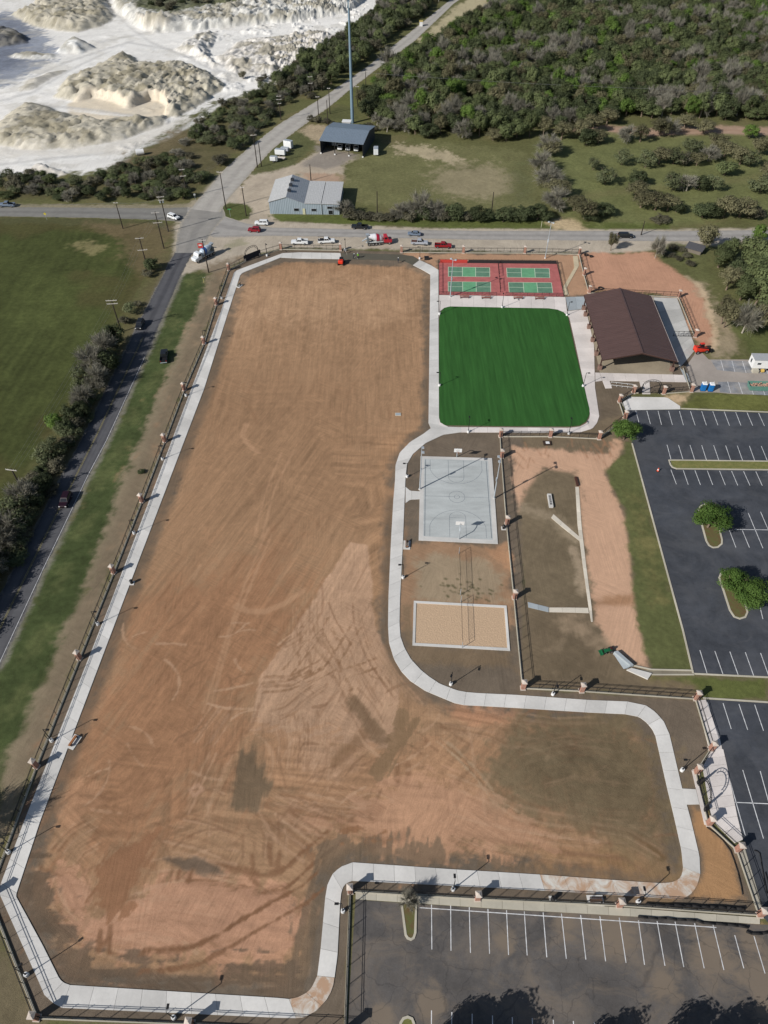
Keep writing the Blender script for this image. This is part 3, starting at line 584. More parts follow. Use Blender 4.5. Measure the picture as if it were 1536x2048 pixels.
# court, sand and volleyball surroundings
CT_ = lambda p: Z(780, 840, 3.072, p)
paint(CT_([(90, 755), (170, 745), (400, 755), (720, 765), (755, 1100), (760, 1300), (60, 1290), (66, 1100)]), ph(172, 138, 108), 0.8, 0.8, 0.9, 0.08, 0)
paint(CT_([(150, 850), (330, 830), (540, 850), (690, 950), (700, 1110), (150, 1110)]), ph(168, 150, 124), 1.2, 1.2, 0.9, 0.07, 0)
paint(CT_([(80, 1150), (140, 1120), (140, 1390), (740, 1420), (770, 1536), (160, 1500), (75, 1330)]), ph(134, 114, 90), 1.0, 0.8, 0.8, 0.1, 0)
paint(CT_([(540, 780), (700, 770), (715, 900), (640, 850)]), ph(196, 150, 114), 1, 1, 0.7)
for k in range(60):
    u = rnd.gauss(470, 110); v = rnd.gauss(1060, 45)
    if v > 1120: continue
    stroke(CT_([(u, v), (u + 6, v + 3)]), rnd.uniform(0.2, 0.5), ph(92, 88, 62), 0.2, 0.8, 0.1)
# ochre fill in the south-east corner
paint([(1380, 1612), (1412, 1625), (1430, 1670), (1462, 1705), (1490, 1800), (1380, 1795), (1395, 1772), (1402, 1740), (1400, 1718)], ph(182, 142, 102), 0.7, 0.6, 1, 0.07, 0)
paint([(1490, 1840), (1600, 1840), (1600, 1870), (1500, 1866)], ph(178, 146, 110), 1, 1, 0.9)

# ---- split into ground pieces and build
HZ *= (sdf(QW, X, Y) > -1)
VC = np.stack([X, Y, HZ], 1)
CA = np.concatenate([np.clip(C, 0.004, 0.9), GR[:, None]], 1)
I = np.arange(NV).reshape(NY, NX)
Q = np.stack([I[:-1, :-1], I[:-1, 1:], I[1:, 1:], I[1:, :-1]], -1).reshape(-1, 4)
fcx = X[Q].mean(1); fcy = Y[Q].mean(1)
def ground_mat():
    t = NT('soil_and_grass', 0.95, 0, 0.1); p = t.pos()
    at_ = t.n('ShaderNodeAttribute', attribute_name='ground'); gr = at_.outputs['Alpha']
    n1 = t.noise(p, 3.4, 7, 0.74); n2 = t.noise(p, 0.9, 4, 0.6); n3 = t.noise(p, 11, 3, 0.6)
    soil = t.mul(t.mul(at_.outputs['Color'], t.ramp(n1, [(0.28, 0.9), (0.5, 1.0), (0.72, 1.08)])), t.ramp(n2, [(0.3, 0.96), (0.7, 1.05)]))
    sa, sb, sc_ = [t.noise(t.mapping(t.mapping(p, (1, 1, 1), (0, 0, R(-an_))), (.12, 2.6, 1)), 1.0, 5, .7) for an_ in (66, 91, 150)]
    st_ = t.mixf(t.ramp(t.noise(p, .05, 3), [(0.44, 0.0), (0.54, 1.0)]), sa, sb); st_ = t.mixf(t.ramp(t.noise(p, .09, 3), [(0.5, 0.0), (0.58, 1.0)]), st_, sc_)
    soil = t.mul(soil, t.ramp(st_, [(0.3, .84), (0.5, 1.0), (0.7, 1.12)]))
    grs = t.mul(t.mul(at_.outputs['Color'], t.ramp(n3, [(0.3, 0.55), (0.5, 1.0), (0.75, 1.4)])), t.ramp(n2, [(0.3, 0.8), (0.7, 1.18)]))
    t.color(t.mixf(gr, soil, grs))
    h = t.n('ShaderNodeMath', operation='ADD'); t.l(n1, h.inputs[0]); t.l(n3, h.inputs[1])
    t.bump(h.outputs[0], 0.6, 0.1)
    return t.m
M_GROUND = ground_mat()
face_region = np.zeros(len(Q), int); REG = ['ground']
def region(name, pts, jag=0.0):
    REG.append(name); k = len(REG) - 1
    d = sdf(ats(pts), fcx, fcy) + jag * (N4[Q[:, 0]] - 0.5) * 2
    face_region[d > 0] = k
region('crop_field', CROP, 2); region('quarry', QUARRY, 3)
region('roadside_verge', VERGE, 0.6)
region('park_soil', SITE); region('dirt_field', DIRT, 0.5)
region('detention_basin', [(1005, 875), (1197, 880), (1250, 840), (1264, 887), (1300, 1020), (1386, 1348), (1320, 1340), (1290, 1385), (1046, 1377), (1028, 1196), (1013, 1048)], 0.3)
region('earth_yard', Z(1100, 400, 3.523, [(205, 372), (500, 378), (740, 368), (800, 440), (870, 470), (900, 510), (1000, 570), (1085, 640), (1120, 760), (1140, 850), (1175, 950), (1165, 1040), (1105, 1060), (1035, 1030), (905, 690), (730, 655), (275, 645), (230, 500)]), 0.6)
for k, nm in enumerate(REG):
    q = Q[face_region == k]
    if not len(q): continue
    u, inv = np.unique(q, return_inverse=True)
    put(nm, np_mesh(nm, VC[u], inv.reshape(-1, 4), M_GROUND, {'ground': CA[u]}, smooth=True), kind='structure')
HG = HZ.reshape(NY, NX)
def ground_z(x, y):
    i = int(np.clip(np.searchsorted(gx, x) - 1, 0, NX - 2)); j = int(np.clip(np.searchsorted(gy, y) - 1, 0, NY - 2))
    return float(HG[j, i])
del N1, N4, N20, GX, GY, Q, fcx, fcy
# ------------------------------------------------------------------ roads
def resample(P, n):
    L = [0]
    for a, b in zip(P[:-1], P[1:]): L.append(L[-1] + math.hypot(b[0] - a[0], b[1] - a[1]))
    out = []
    for k in range(n + 1):
        s = L[-1] * k / n; j = max(i for i in range(len(L)) if L[i] <= s + 1e-9); j = min(j, len(P) - 2)
        t = (s - L[j]) / max(L[j + 1] - L[j], 1e-9)
        out.append((P[j][0] + t * (P[j + 1][0] - P[j][0]), P[j][1] + t * (P[j + 1][1] - P[j][1])))
    return out
def plen(P): return sum(math.hypot(b[0] - a[0], b[1] - a[1]) for a, b in zip(P[:-1], P[1:]))
def road_strip(name, Lp, Rp, mat, z=0.02, jag=0.25, lanes=9):
    Lp, Rp = ats(Lp), ats(Rp); n = int(plen(Lp) / 1.2)
    A, B = resample(Lp, n), resample(Rp, n); V = []; UV = []
    for k in range(n + 1):
        ja = rnd.gauss(0, jag) * 0.6; jb = rnd.gauss(0, jag) * 0.6
        W_ = math.hypot(B[k][0] - A[k][0], B[k][1] - A[k][1])
        for i in range(lanes + 1):
            t = i / lanes
            if i == 0: t = -ja / W_
            if i == lanes: t = 1 + jb / W_
            V.append((A[k][0] + t * (B[k][0] - A[k][0]), A[k][1] + t * (B[k][1] - A[k][1]), z)); UV.append((t, k * 1.2))
    m = lanes + 1
    Q = np.array([(k * m + i, k * m + i + 1, (k + 1) * m + i + 1, (k + 1) * m + i) for k in range(n) for i in range(lanes)])
    V = np.array(V)
    a, b, c = V[Q[0][0]], V[Q[0][1]], V[Q[0][3]]
    if (b[0] - a[0]) * (c[1] - a[1]) - (b[1] - a[1]) * (c[0] - a[0]) < 0: Q = Q[:, ::-1]
    me = np_mesh(name, V, Q, mat)
    ul = me.uv_layers.new(name='along'); UV = np.array(UV, np.float32)
    ul.data.foreach_set('uv', UV[Q.ravel()].ravel())
    return put(name, me, kind='structure')
def road_mat(name, base, track, edge, ntrack=2, yellow=0.0, amt=0.6):
    t = NT(name, 0.85, 0, 0.2); p = t.pos()
    uv = t.n('ShaderNodeUVMap', uv_map='along').outputs[0]
    sx = t.n('ShaderNodeSeparateXYZ'); t.l(uv, sx.inputs[0])
    mm = t.n('ShaderNodeMath', operation='MULTIPLY'); mm.inputs[1].default_value = ntrack * 2 * PI; t.l(sx.outputs[0], mm.inputs[0])
    cs = t.n('ShaderNodeMath', operation='COSINE'); t.l(mm.outputs[0], cs.inputs[0])
    nz = t.noise(t.mapping(uv, (5, 0.02, 1)), 3, 4)
    ad = t.n('ShaderNodeMath', operation='MULTIPLY_ADD'); ad.inputs[1].default_value = 0.5; t.l(cs.outputs[0], ad.inputs[0]); t.l(nz, ad.inputs[2])
    c = t.mixf(t.ramp(ad.outputs[0], [(0.3, 0.0), (0.95, amt)]), base, track)
    c = t.mul(c, t.ramp(t.noise(p, 0.35, 5, 0.65), [(0.3, 0.86), (0.7, 1.1)]))
    c = t.mul(c, t.ramp(t.noise(p, 4, 4, 0.7), [(0.3, 0.93), (0.7, 1.06)]))
    ed = t.n('ShaderNodeMath', operation='SUBTRACT'); ed.inputs[1].default_value = 0.5; t.l(sx.outputs[0], ed.inputs[0])
    ea = t.n('ShaderNodeMath', operation='ABSOLUTE'); t.l(ed.outputs[0], ea.inputs[0])
    e2 = t.n('ShaderNodeMath', operation='MULTIPLY_ADD'); e2.inputs[1].default_value = 0.22; t.l(t.noise(p, 1.2, 4), e2.inputs[0]); t.l(ea.outputs[0], e2.inputs[2])
    c = t.mixf(t.ramp(e2.outputs[0], [(0.53, 0.0), (0.62, 0.85)]), c, edge)
    t.color(c); t.bump(t.noise(p, 9, 3), 0.2, 0.03)
    return t.m
M_ROADW = road_mat('west_road_asphalt', ph(96, 96, 99), ph(68, 68, 73), ph(132, 128, 118))
M_ROADM = road_mat('main_road_asphalt', ph(172, 168, 162), ph(146, 142, 138), ph(186, 176, 160))
M_ROADL = road_mat('side_road_asphalt', ph(140, 138, 132), ph(120, 118, 114), ph(150, 144, 126))
M_ROADQ = road_mat('quarry_road_surface', ph(186, 181, 172), ph(168, 163, 156), ph(176, 168, 150))
west_road = road_strip('west_road', [(353, 498), (347, 508), (260, 678), (167, 868), (115, 967), (57, 1079), (8, 1172), (-60, 1300), (-220, 1600), (-400, 1950)],
           [(402, 498), (385, 508), (365, 545), (293, 713), (216, 882), (180, 950), (128, 1060), (90, 1139), (54.7, 1220), (0, 1334), (-130, 1610), (-290, 1950)], M_ROADW)
road_strip('side_road', [(-700, 414), (-300, 414), (0, 414), (180, 415), (310, 416), (385, 414)], [(-700, 433), (-300, 433), (0, 433), (187, 436), (317, 440), (385, 446)], M_ROADL, 0.024)
road_strip('main_road', [(375, 414), (430, 426), (490, 446), (542, 455), (720, 458), (960, 461.5), (1340, 462), (1536, 459.5), (1900, 456)],
           [(375, 462), (430, 476), (490, 474), (542, 472), (720, 475), (960, 480), (1340, 483), (1536, 482), (1900, 480)], M_ROADM, 0.028)
road_strip('junction_paving', [(350, 506), (354, 470), (362, 445), (372, 430), (385, 412)], [(398, 506), (420, 470), (440, 445), (452, 432), (440, 404)], road_mat('junction_asphalt', ph(158, 154, 147), ph(140, 137, 132), ph(178, 170, 154)), 0.032)
road_strip('quarry_road', [(380, 418), (402, 393), (450, 337), (500, 293), (560, 247), (650, 192), (693, 162), (735, 133), (817, 67), (900, 0), (990, -60), (1150, -160)],
           [(440, 425), (455, 400), (503, 345), (545, 298), (595, 260), (668, 207), (692, 186), (742, 147), (832, 80), (908, 7), (1000, -54), (1170, -152)], M_ROADQ, 0.036)
road_strip('field_track', Z(850, 0, 2.239, [(820, 568), (900, 572), (1000, 582), (1150, 574), (1300, 566), (1536, 572), (2200, 590)]), Z(850, 0, 2.239, [(820, 590), (900, 596), (1000, 612), (1150, 604), (1300, 598), (1536, 606), (2200, 640)]), road_mat('dirt_track', ph(178, 150, 128), ph(166, 136, 114), ph(150, 140, 108)), 0.02)
# faded centre line of the west road
M_YEL = plain('faded_yellow_paint', ph(150, 140, 92), 0.8, 0, 0.3, 1.5)
M_WHL = plain('worn_white_road_paint', ph(222, 222, 222), 0.8, 0, 0.28, 1.2)
def line_strip(name, P, wd, z, mat, parent=None):
    b = MB()
    for p, q in zip(P[:-1], P[1:]):
        d = math.hypot(q[0] - p[0], q[1] - p[1]); nx, ny = -(q[1] - p[1]) / d * wd / 2, (q[0] - p[0]) / d * wd / 2
        b.add([(p[0] + nx, p[1] + ny, z), (p[0] - nx, p[1] - ny, z), (q[0] - nx, q[1] - ny, z), (q[0] + nx, q[1] + ny, z)], [(0, 1, 2, 3)])
    return b.obj(name, mat, parent)
cl = [at((a + c) / 2, (b + d) / 2) for (a, b), (c, d) in zip([(260, 678), (167, 868), (57, 1079), (-60, 1300), (-220, 1600)], [(312, 672), (222, 868), (118, 1079), (17, 1300), (-125, 1600)])]
for s in (-0.12, 0.12): line_strip('centre_line', [(x + s, y) for x, y in cl], 0.09, 0.03, M_YEL, west_road)
line_strip('edge_line', [at(u + 4, v) for u, v in [(293, 713), (216, 882), (180, 950), (128, 1060), (90, 1139), (0, 1334)]][::1] and [(at(u, v)[0] - 0.45, at(u, v)[1]) for u, v in [(293, 713), (216, 882), (180, 950), (128, 1060), (90, 1139), (0, 1334)]], 0.09, 0.03, M_WHL, west_road)

# ------------------------------------------------------------------ walkways: every slab between two joints is a panel
def panels(parent, Lp, Rp, mat, step=3.2, z=0.1, name='concrete_panel', px=True, gap=0.035):
    if px: Lp, Rp = ats(Lp, z), ats(Rp, z)
    Ln = max(plen(Lp), plen(Rp)); n = max(1, int(round(Ln / step))); sub = 4
    A, B = resample(Lp, n * sub), resample(Rp, n * sub)
    for k in range(n):
        a, b = A[k * sub:(k + 1) * sub + 1], B[k * sub:(k + 1) * sub + 1]
        def shrink(P):
            P = list(P); L = plen(P)
            if L < gap * 3: return P
            t = gap / 2 / max(math.hypot(P[1][0] - P[0][0], P[1][1] - P[0][1]), 1e-6); t = min(t, .4)
            P[0] = (P[0][0] + t * (P[1][0] - P[0][0]), P[0][1] + t * (P[1][1] - P[0][1]))
            t = gap / 2 / max(math.hypot(P[-1][0] - P[-2][0], P[-1][1] - P[-2][1]), 1e-6); t = min(t, .4)
            P[-1] = (P[-1][0] + t * (P[-2][0] - P[-1][0]), P[-1][1] + t * (P[-2][1] - P[-1][1]))
            return P
        a, b = shrink(a), shrink(b)
        dz = rnd.uniform(-0.006, 0.006)
        MB().prism(a + b[::-1], -0.05, z + dz).obj(name, mat, parent)
def structure(name):
    o = bpy.data.objects.new(name, None); COL.objects.link(o); o['kind'] = 'structure'; return o
def soiled(name, amt):
    t = NT(name, .9, 0, .15); p = t.pos()
    c = t.mul(ph(222, 218, 208), t.ramp(t.noise(p, 2.2, 5, .7), [(0.25, .93), (0.75, 1.05)]))
    c = t.mixf(t.ramp(t.noise(p, .45, 6, .7, .8), [(0.5 - amt, .9), (0.62, 0.0)]), c, ph(190, 152, 120)); t.color(c); return t.m
M_SOIL, M_SOIL2 = soiled('soiled_concrete', .12), soiled('spattered_concrete', .06)
walk = structure('walkway')
WL = [  # outer edge, inner edge, in photograph pixels, corner by corner
 ([(566, 506), (480, 538)], [(562, 514.7), (490.7, 543)]),
 ([(480, 538), (473, 541), (468, 545)], [(490.7, 543), (484, 546), (480, 551)]),
 ([(468, 545), (442.5, 620), (381.7, 780), (223, 1200), (49, 1640), (2, 1766)], [(480, 551), (458, 619), (408, 778), (247.5, 1200), (81, 1640), (33, 1786)]),
 ([(2, 1766), (-1, 1778), (0, 1790)], [(33, 1786), (32, 1793), (36, 1800)]),
 ([(0, 1790), (47, 1895), (78, 1964.5)], [(36, 1800), (85, 1890), (116.7, 1953.5)]),
 ([(78, 1964.5), (89, 1990), (106, 2006), (124, 2015.5)], [(116.7, 1953.5), (122, 1961), (129, 1966), (140, 1970)]),
 ([(124, 2015.5), (560, 2035.6), (592, 2036)], [(140, 1970), (560, 1996), (578, 1998)]),
 ([(592, 2036), (611, 2034), (631, 2022.5), (651.4, 2002), (665, 1978.6), (669, 1955)], [(578, 1998), (594, 1995), (611, 1987), (620, 1979), (626, 1970), (634.5, 1951.5)]),
 ([(669, 1955), (675, 1911), (680, 1809)], [(634.5, 1951.5), (641, 1900), (650.5, 1795)]),
 ([(680, 1809), (682.5, 1785.6), (686, 1774), (693, 1766), (704, 1761.5)], [(650.5, 1795), (655, 1768.6), (665, 1748), (680, 1734), (705.6, 1724.6)]),
 ([(704, 1761.5), (1000, 1776), (1090, 1781.5)], [(705.6, 1724.6), (898.5, 1738), (1080, 1749)]),
 ([(1090, 1781.5), (1260, 1792), (1342, 1797)], [(1080, 1749), (1272, 1763), (1320, 1766)]),
 ([(1342, 1797), (1363, 1799), (1380, 1790), (1394, 1772.6), (1400.6, 1748)], [(1320, 1766), (1342, 1765), (1357.7, 1758.6), (1364.7, 1748), (1366.4, 1734)]),
 ([(1400.6, 1748), (1399, 1712), (1382, 1640), (1364, 1575), (1339, 1468.6)], [(1366.4, 1734), (1363, 1699), (1348.7, 1635), (1334.7, 1576.4), (1311, 1471)]),
 ([(1339, 1468.6), (1327.6, 1443), (1311, 1424), (1292.5, 1411), (1255, 1403)], [(1311, 1471), (1304, 1457), (1292.5, 1444), (1278.4, 1433.4), (1250, 1428)]),
 ([(1255, 1403), (1180, 1400), (1032.7, 1389.7), (955, 1386), (932.4, 1384)], [(1250, 1428), (1180, 1424.8), (1039.5, 1416), (960, 1411.5), (928, 1410)]),
 ([(932.4, 1384), (914, 1380.6), (880, 1367.6), (858, 1353), (842, 1340), (822, 1318.5), (809, 1295.7), (801, 1273)], [(928, 1410), (909.6, 1406), (880, 1393.8), (850, 1381), (820, 1361), (803, 1343), (788, 1318), (778, 1285)]),
 ([(801, 1273), (799, 1247), (800, 1198), (806, 1081), (809, 1003), (811, 954)], [(778, 1285), (776, 1250), (777, 1190), (782, 1081), (786.5, 1003), (790, 960)]),
 ([(811, 954), (814, 928), (825.6, 908), (851.6, 885.6), (887.4, 869), (920, 864.4)], [(790, 960), (791, 930), (799.5, 905), (820, 884), (846, 868), (862, 856)]),
 ([(878, 850), (877, 640), (877, 540)], [(857, 846), (859, 680), (860.6, 548.7)]),
 ([(877, 540), (863, 531), (839, 520)], [(860.6, 548.7), (846, 540), (826, 530)]),
]
for k, (a, b) in enumerate(WL):
    panels(walk, a, b, {6: M_CONC2, 7: M_SOIL2, 10: M_CONC2, 11: M_SOIL, 12: M_SOIL2}.get(k, M_CONC2), 3.4)
panels(walk, [(862, 856), (878, 852), (920, 862), ], [(920, 864.4), (921, 864.3), (922, 864.2)], M_CONC2, 4, 0.098)
MB().prism(ats([(857, 845.5), (878, 849.5), (886, 853), (922, 854.5), (922, 864.3), (862, 857)], .1), -0.05, 0.1).obj('concrete_panel', M_CONC2, walk)
panels(walk, [(922, 854.2), (1140, 855.5), (1160, 853)], [(922, 864.4), (1140, 865), (1161, 864)], M_CONC, 3.2)
panels(walk, [(1160, 853), (1172, 847), (1179, 836), (1180, 826)], [(1161, 864), (1184.7, 857), (1194, 845.6), (1198.5, 832)], M_CONC, 2.6)
panels(walk, [(1180, 826), (1166, 758), (1152, 692), (1136, 622)], [(1198.5, 832), (1190, 775), (1188, 690), (1172, 618)], M_CONC, 3.4)
panels(walk, [(840, 982.6), (820.7, 981.6), (811, 973.5)], [(840, 998), (820.7, 999), (811, 1006)], M_CONC2, 2.0)
panels(walk, [(1364.5, 1577), (1392, 1578.5)], [(1372, 1609), (1399, 1608.5)], M_CONC2, 2)
# wet concrete just being placed in the northern stretch
panels(walk, [(566, 506.2), (600, 504.6), (681, 506)], [(562, 514.9), (600, 516.8), (683, 518)], M_CONC2, 3.4)
wet = structure('fresh_concrete_pour')
MB().prism(ats([(683.5, 506), (720, 506.5), (800, 509), (826, 512), (839, 519.6), (826, 530), (806, 521.5), (760, 519.5), (684.5, 518.5)], .06), -0.05, 0.06).obj('wet_slab', M_WETC, wet)
# plaza round the lawn
plaza = structure('plaza')
panels(plaza, [(878.3, 590), (1000, 591.8), (1131, 594)], [(878.3, 615), (1000, 616.5), (1134, 622)], M_CONC, 3.6)
panels(plaza, [(1131.5, 594), (1170, 593)], [(1136, 621), (1173, 617)], M_GREYC, 3.0)
for q in ([(878.2, 612), (899, 612.4), (888, 616), (880.5, 622), (878.2, 634)], [(1098, 616), (1136, 622.3), (1140, 636), (1134, 629), (1125, 623), (1115, 619.2)],
          [(878.2, 834), (880, 843), (887, 849), (896, 853), (884, 853), (878.2, 849)]):
    MB().prism(ats(q, .09), -0.05, 0.09).obj('concrete_panel', M_CONC, plaza)
panels(plaza, [(1128, 590), (1125.6, 575), (1148.5, 535.4), (1146, 511.5)], [(1138, 590), (1133, 576), (1158, 531), (1155.5, 511.5)], concrete('cream_concrete', ph(222, 206, 174)), 2.4)
panels(plaza, [(1200, 745.5), (1345, 749), (1372, 750)], [(1205, 761), (1279, 762.5), (1373, 764)], M_CONC, 3.4)
panels(plaza, [(1190.3, 745), (1199.5, 745.5)], [(1191, 763), (1204.6, 761)], M_CONC, 3.0)
panels(plaza, [(1205, 761.3), (1211, 776.7)], [(1219, 761.3), (1224, 776)], M_CONC, 2.0, 0.096)
panels(plaza, [(1279, 762.8), (1285, 788)], [(1299, 764), (1301, 788)], M_CONC, 2.0, 0.096)
MB().prism(ats([(1259.5, 793.6), (1329, 794.5), (1336, 796), (1360, 812), (1361, 818), (1251, 820), (1244, 806)], .08), -0.05, 0.08).obj('concrete_panel', M_CONC2, plaza)
panels(plaza, [(1307, 594.6), (1360, 735)], [(1354, 596), (1392, 698)], concrete('new_grey_concrete', ph(208, 206, 200)), 4.2)
panels(plaza, [(1360.5, 736), (1373, 764)], [(1376, 748), (1381, 764)], M_GREYC, 3)
floor_ = structure('pavilion_floor')
panels(floor_, [(1170, 600), (1200, 745)], [(1306.5, 594.6), (1346, 748.6)], M_TANC, 6.4, 0.11)

# ------------------------------------------------------------------ lawn of artificial turf
def turf_mat():
    t = NT('green_turf', 0.9, 0, 0.1); p = t.pos()
    st = t.n('ShaderNodeTexWave', wave_type='BANDS', bands_direction='X', i_Scale=0.085); st.inputs['Distortion'].default_value = 1.2; st.inputs['Detail Scale'].default_value = 0.3
    t.l(p, st.inputs['Vector'])
    c = t.mul(ph(54, 98, 46), t.ramp(st.outputs[1], [(0.2, 0.96), (0.8, 1.04)]))
    c = t.mul(c, t.ramp(t.noise(t.mapping(p, (1.4, .08, 1)), 1.0, 4), [(0.3, 0.8), (0.7, 1.2)]))
    c = t.mul(c, t.ramp(t.noise(p, 9, 3, .7), [(0.3, 0.75), (0.7, 1.25)]))
    t.color(c); t.bump(t.noise(p, 22, 2), 0.5, 0.05); return t.m
TURF = [(878.4, 640), (880.5, 625), (888, 616), (900, 613), (1000, 615), (1097, 616.8), (1115, 619.4), (1127, 624.5), (1135.5, 633), (1150, 700), (1166, 765), (1179, 818), (1179, 828), (1172, 843), (1160, 850.5), (1140, 852.8), (1000, 852), (890, 850.3), (880.5, 845), (878, 835)]
MB().prism(ats(TURF, .07), -0.05, 0.115).obj('turf_lawn', turf_mat(), kind='structure')

# ------------------------------------------------------------------ pickleball courts
def paint_mat(name, c, blot=0.1):
    t = NT(name, 0.8, 0, 0.2); p = t.pos()
    c2 = t.mul(c, t.ramp(t.noise(p, 0.5, 6, .65), [(0.3, 1 - blot * 1.6), (0.7, 1 + blot)]))
    t.color(t.mul(c2, t.ramp(t.noise(p, 5, 4, .6), [(0.3, 0.95), (0.7, 1.05)]))); return t.m
M_RED = paint_mat('red_court_paint', ph(188, 112, 108), 0.14); M_GRA = paint_mat('dark_green_court_paint', ph(104, 142, 118), 0.14); M_GRB = paint_mat('green_court_paint', ph(112, 172, 130), 0.12)
M_CLINE = plain('court_line_paint', ph(206, 224, 196), 0.7, 0, 0.08)
pk = structure('pickleball_courts')
S4 = lambda p: Z(860, 500, 4.8, p)
MB().prism(ats(S4([(82, 122), (1218, 134), (1286, 448), (82, 431)]), .06), -0.05, 0.06).obj('court_slab', M_RED, pk)
F6 = lambda p: Z(860, 380, 3.2, p)
def bil(q, s, t):
    a = [q[0][i] + s * (q[1][i] - q[0][i]) for i in (0, 1)]; b = [q[3][i] + s * (q[2][i] - q[3][i]) for i in (0, 1)]
    return (a[0] + t * (b[0] - a[0]), a[1] + t * (b[1] - a[1]))
for q in ([(117, 492), (382, 497), (383, 556), (117, 553)], [(490, 499), (762, 502), (767, 562), (494, 558)], [(116, 587), (388, 589), (389, 653), (117, 650)], [(502, 591), (777, 593), (786, 659), (507, 655)]):
    q = ats(F6(q), .06)
    k0, k1 = 15 / 44, 29 / 44
    for s0, s1, m in ((0, k0, M_GRA), (k0, k1, M_GRB), (k1, 1, M_GRA)):
        MB().add([(*bil(q, s, t), 0.066) for s, t in ((s0, 1), (s1, 1), (s1, 0), (s0, 0))], [(0, 1, 2, 3)]).obj('court_zone', m, pk)
    for (a, b) in (((0, 0), (1, 0)), ((1, 0), (1, 1)), ((1, 1), (0, 1)), ((0, 1), (0, 0)), ((k0, 0), (k0, 1)), ((k1, 0), (k1, 1)), ((0, .5), (k0, .5)), ((k1, .5), (1, .5))):
        line_strip('court_line', [bil(q, *a), bil(q, *b)], 0.16, 0.072 + 0.0006 * rnd.random(), M_CLINE, pk)

# ------------------------------------------------------------------ basketball court
def cs_mat():
    t = NT('blue_grey_slab', 0.7, 0, 0.25); p = t.pos()
    c = t.mul(ph(190, 194, 192), t.ramp(t.noise(t.mapping(p, (.25, 1.1, 1)), .5, 6, .6), [(0.25, 0.8), (0.5, 1.0), (0.72, 1.16)]))
    c = t.mul(c, t.ramp(t.noise(p, 3.5, 5, .6), [(0.3, 0.95), (0.7, 1.06)])); t.color(c); return t.m
bc = structure('basketball_court')
R1 = lambda p: Z(780, 840, 3.072, p)
slab = ats(R1([(188, 222), (627, 234), (663, 760), (176, 738)]), .15); inner = ats(R1([(209, 238), (602, 250), (632, 736), (204, 714)]), .15)
MB().prism(slab, -0.05, 0.15).obj('border_slab', M_CONC2, bc)
MB().prism(inner, 0.0, 0.158).obj('playing_slab', cs_mat(), bc)
M_DLINE = plain('dark_court_line', ph(116, 124, 130), 0.7, 0, 0.2, 2)
e1 = Vector((inner[1][0] - inner[0][0], inner[1][1] - inner[0][1])); ax_w = e1.length; ex = e1.normalized(); ey = Vector((-ex.y, ex.x))
Wc = (e1.length + math.hypot(inner[2][0] - inner[3][0], inner[2][1] - inner[3][1])) / 2
cc = Vector((sum(p[0] for p in inner) / 4, sum(p[1] for p in inner) / 4))
Lc = (math.hypot(inner[3][0] - inner[0][0], inner[3][1] - inner[0][1]) + math.hypot(inner[2][0] - inner[1][0], inner[2][1] - inner[1][1])) / 2
def cw(x, y): p = cc + ex * x + ey * y; return (p.x, p.y)
def arc(cx, cy, r, a0, a1, n=28): return [cw(cx + r * math.cos(a0 + (a1 - a0) * k / n), cy + r * math.sin(a0 + (a1 - a0) * k / n)) for k in range(n + 1)]
def bl(P, wd=0.07): line_strip('court_line', P, wd, 0.163 + 0.0008 * rnd.random(), M_DLINE, bc)
w2, l2 = Wc / 2 - .35, Lc / 2 - .25
for a, b in (((-w2, -l2), (-w2, l2)), ((w2, -l2), (w2, l2))): bl([cw(*a), cw(*b)], 0.14)
bl([cw(-w2, 0), cw(w2, 0)]); bl(arc(0, 0, 1.8, 0, 2 * PI)); bl(arc(0, 0, 0.6, 0, 2 * PI, 16))
for s in (-1, 1):
    for x in (-1.8, 1.8): bl([cw(x, s * l2), cw(x, s * (l2 - 5.6))])
    bl([cw(-1.8, s * (l2 - 5.6)), cw(1.8, s * (l2 - 5.6))]); bl(arc(0, s * (l2 - 5.6), 1.8, 0 if s < 0 else PI, PI if s < 0 else 2 * PI))
    r3 = 6.3; a0 = math.acos(min(1, 6.1 / r3))
    P = arc(0, s * (l2 - 1.6), r3, *((a0, PI - a0) if s < 0 else (PI + a0, 2 * PI - a0)))
    bl([cw(6.1, s * l2)] + (P if s < 0 else P[::-1]) + [cw(-6.1, s * l2)])
# ------------------------------------------------------------------ volleyball sand box
vb = structure('volleyball_court')
vo = ats(R1([(146, 1110), (716, 1140), (738, 1417), (138, 1383)]), .15); vi = ats(R1([(161, 1124), (702, 1153), (721, 1400), (154, 1369)]), .15)
def sand_mat():
    t = NT('pale_sand', 0.95, 0, 0.1); p = t.pos()
    t.color(t.mul(ph(206, 177, 146), t.ramp(t.noise(p, 4, 4, .7), [(0.3, 0.86), (0.7, 1.1)]))); t.bump(t.noise(p, 3.5, 4), 0.7, 0.12); return t.m
MB().prism(vi, -0.05, 0.05).obj('sand_bed', sand_mat(), vb)
for k in range(4):
    a, b, c, d = vo[k], vo[(k + 1) % 4], vi[(k + 1) % 4], vi[k]
    MB().prism([a, b, c, d], -0.05, 0.15).obj('kerb', M_CONC2, vb)

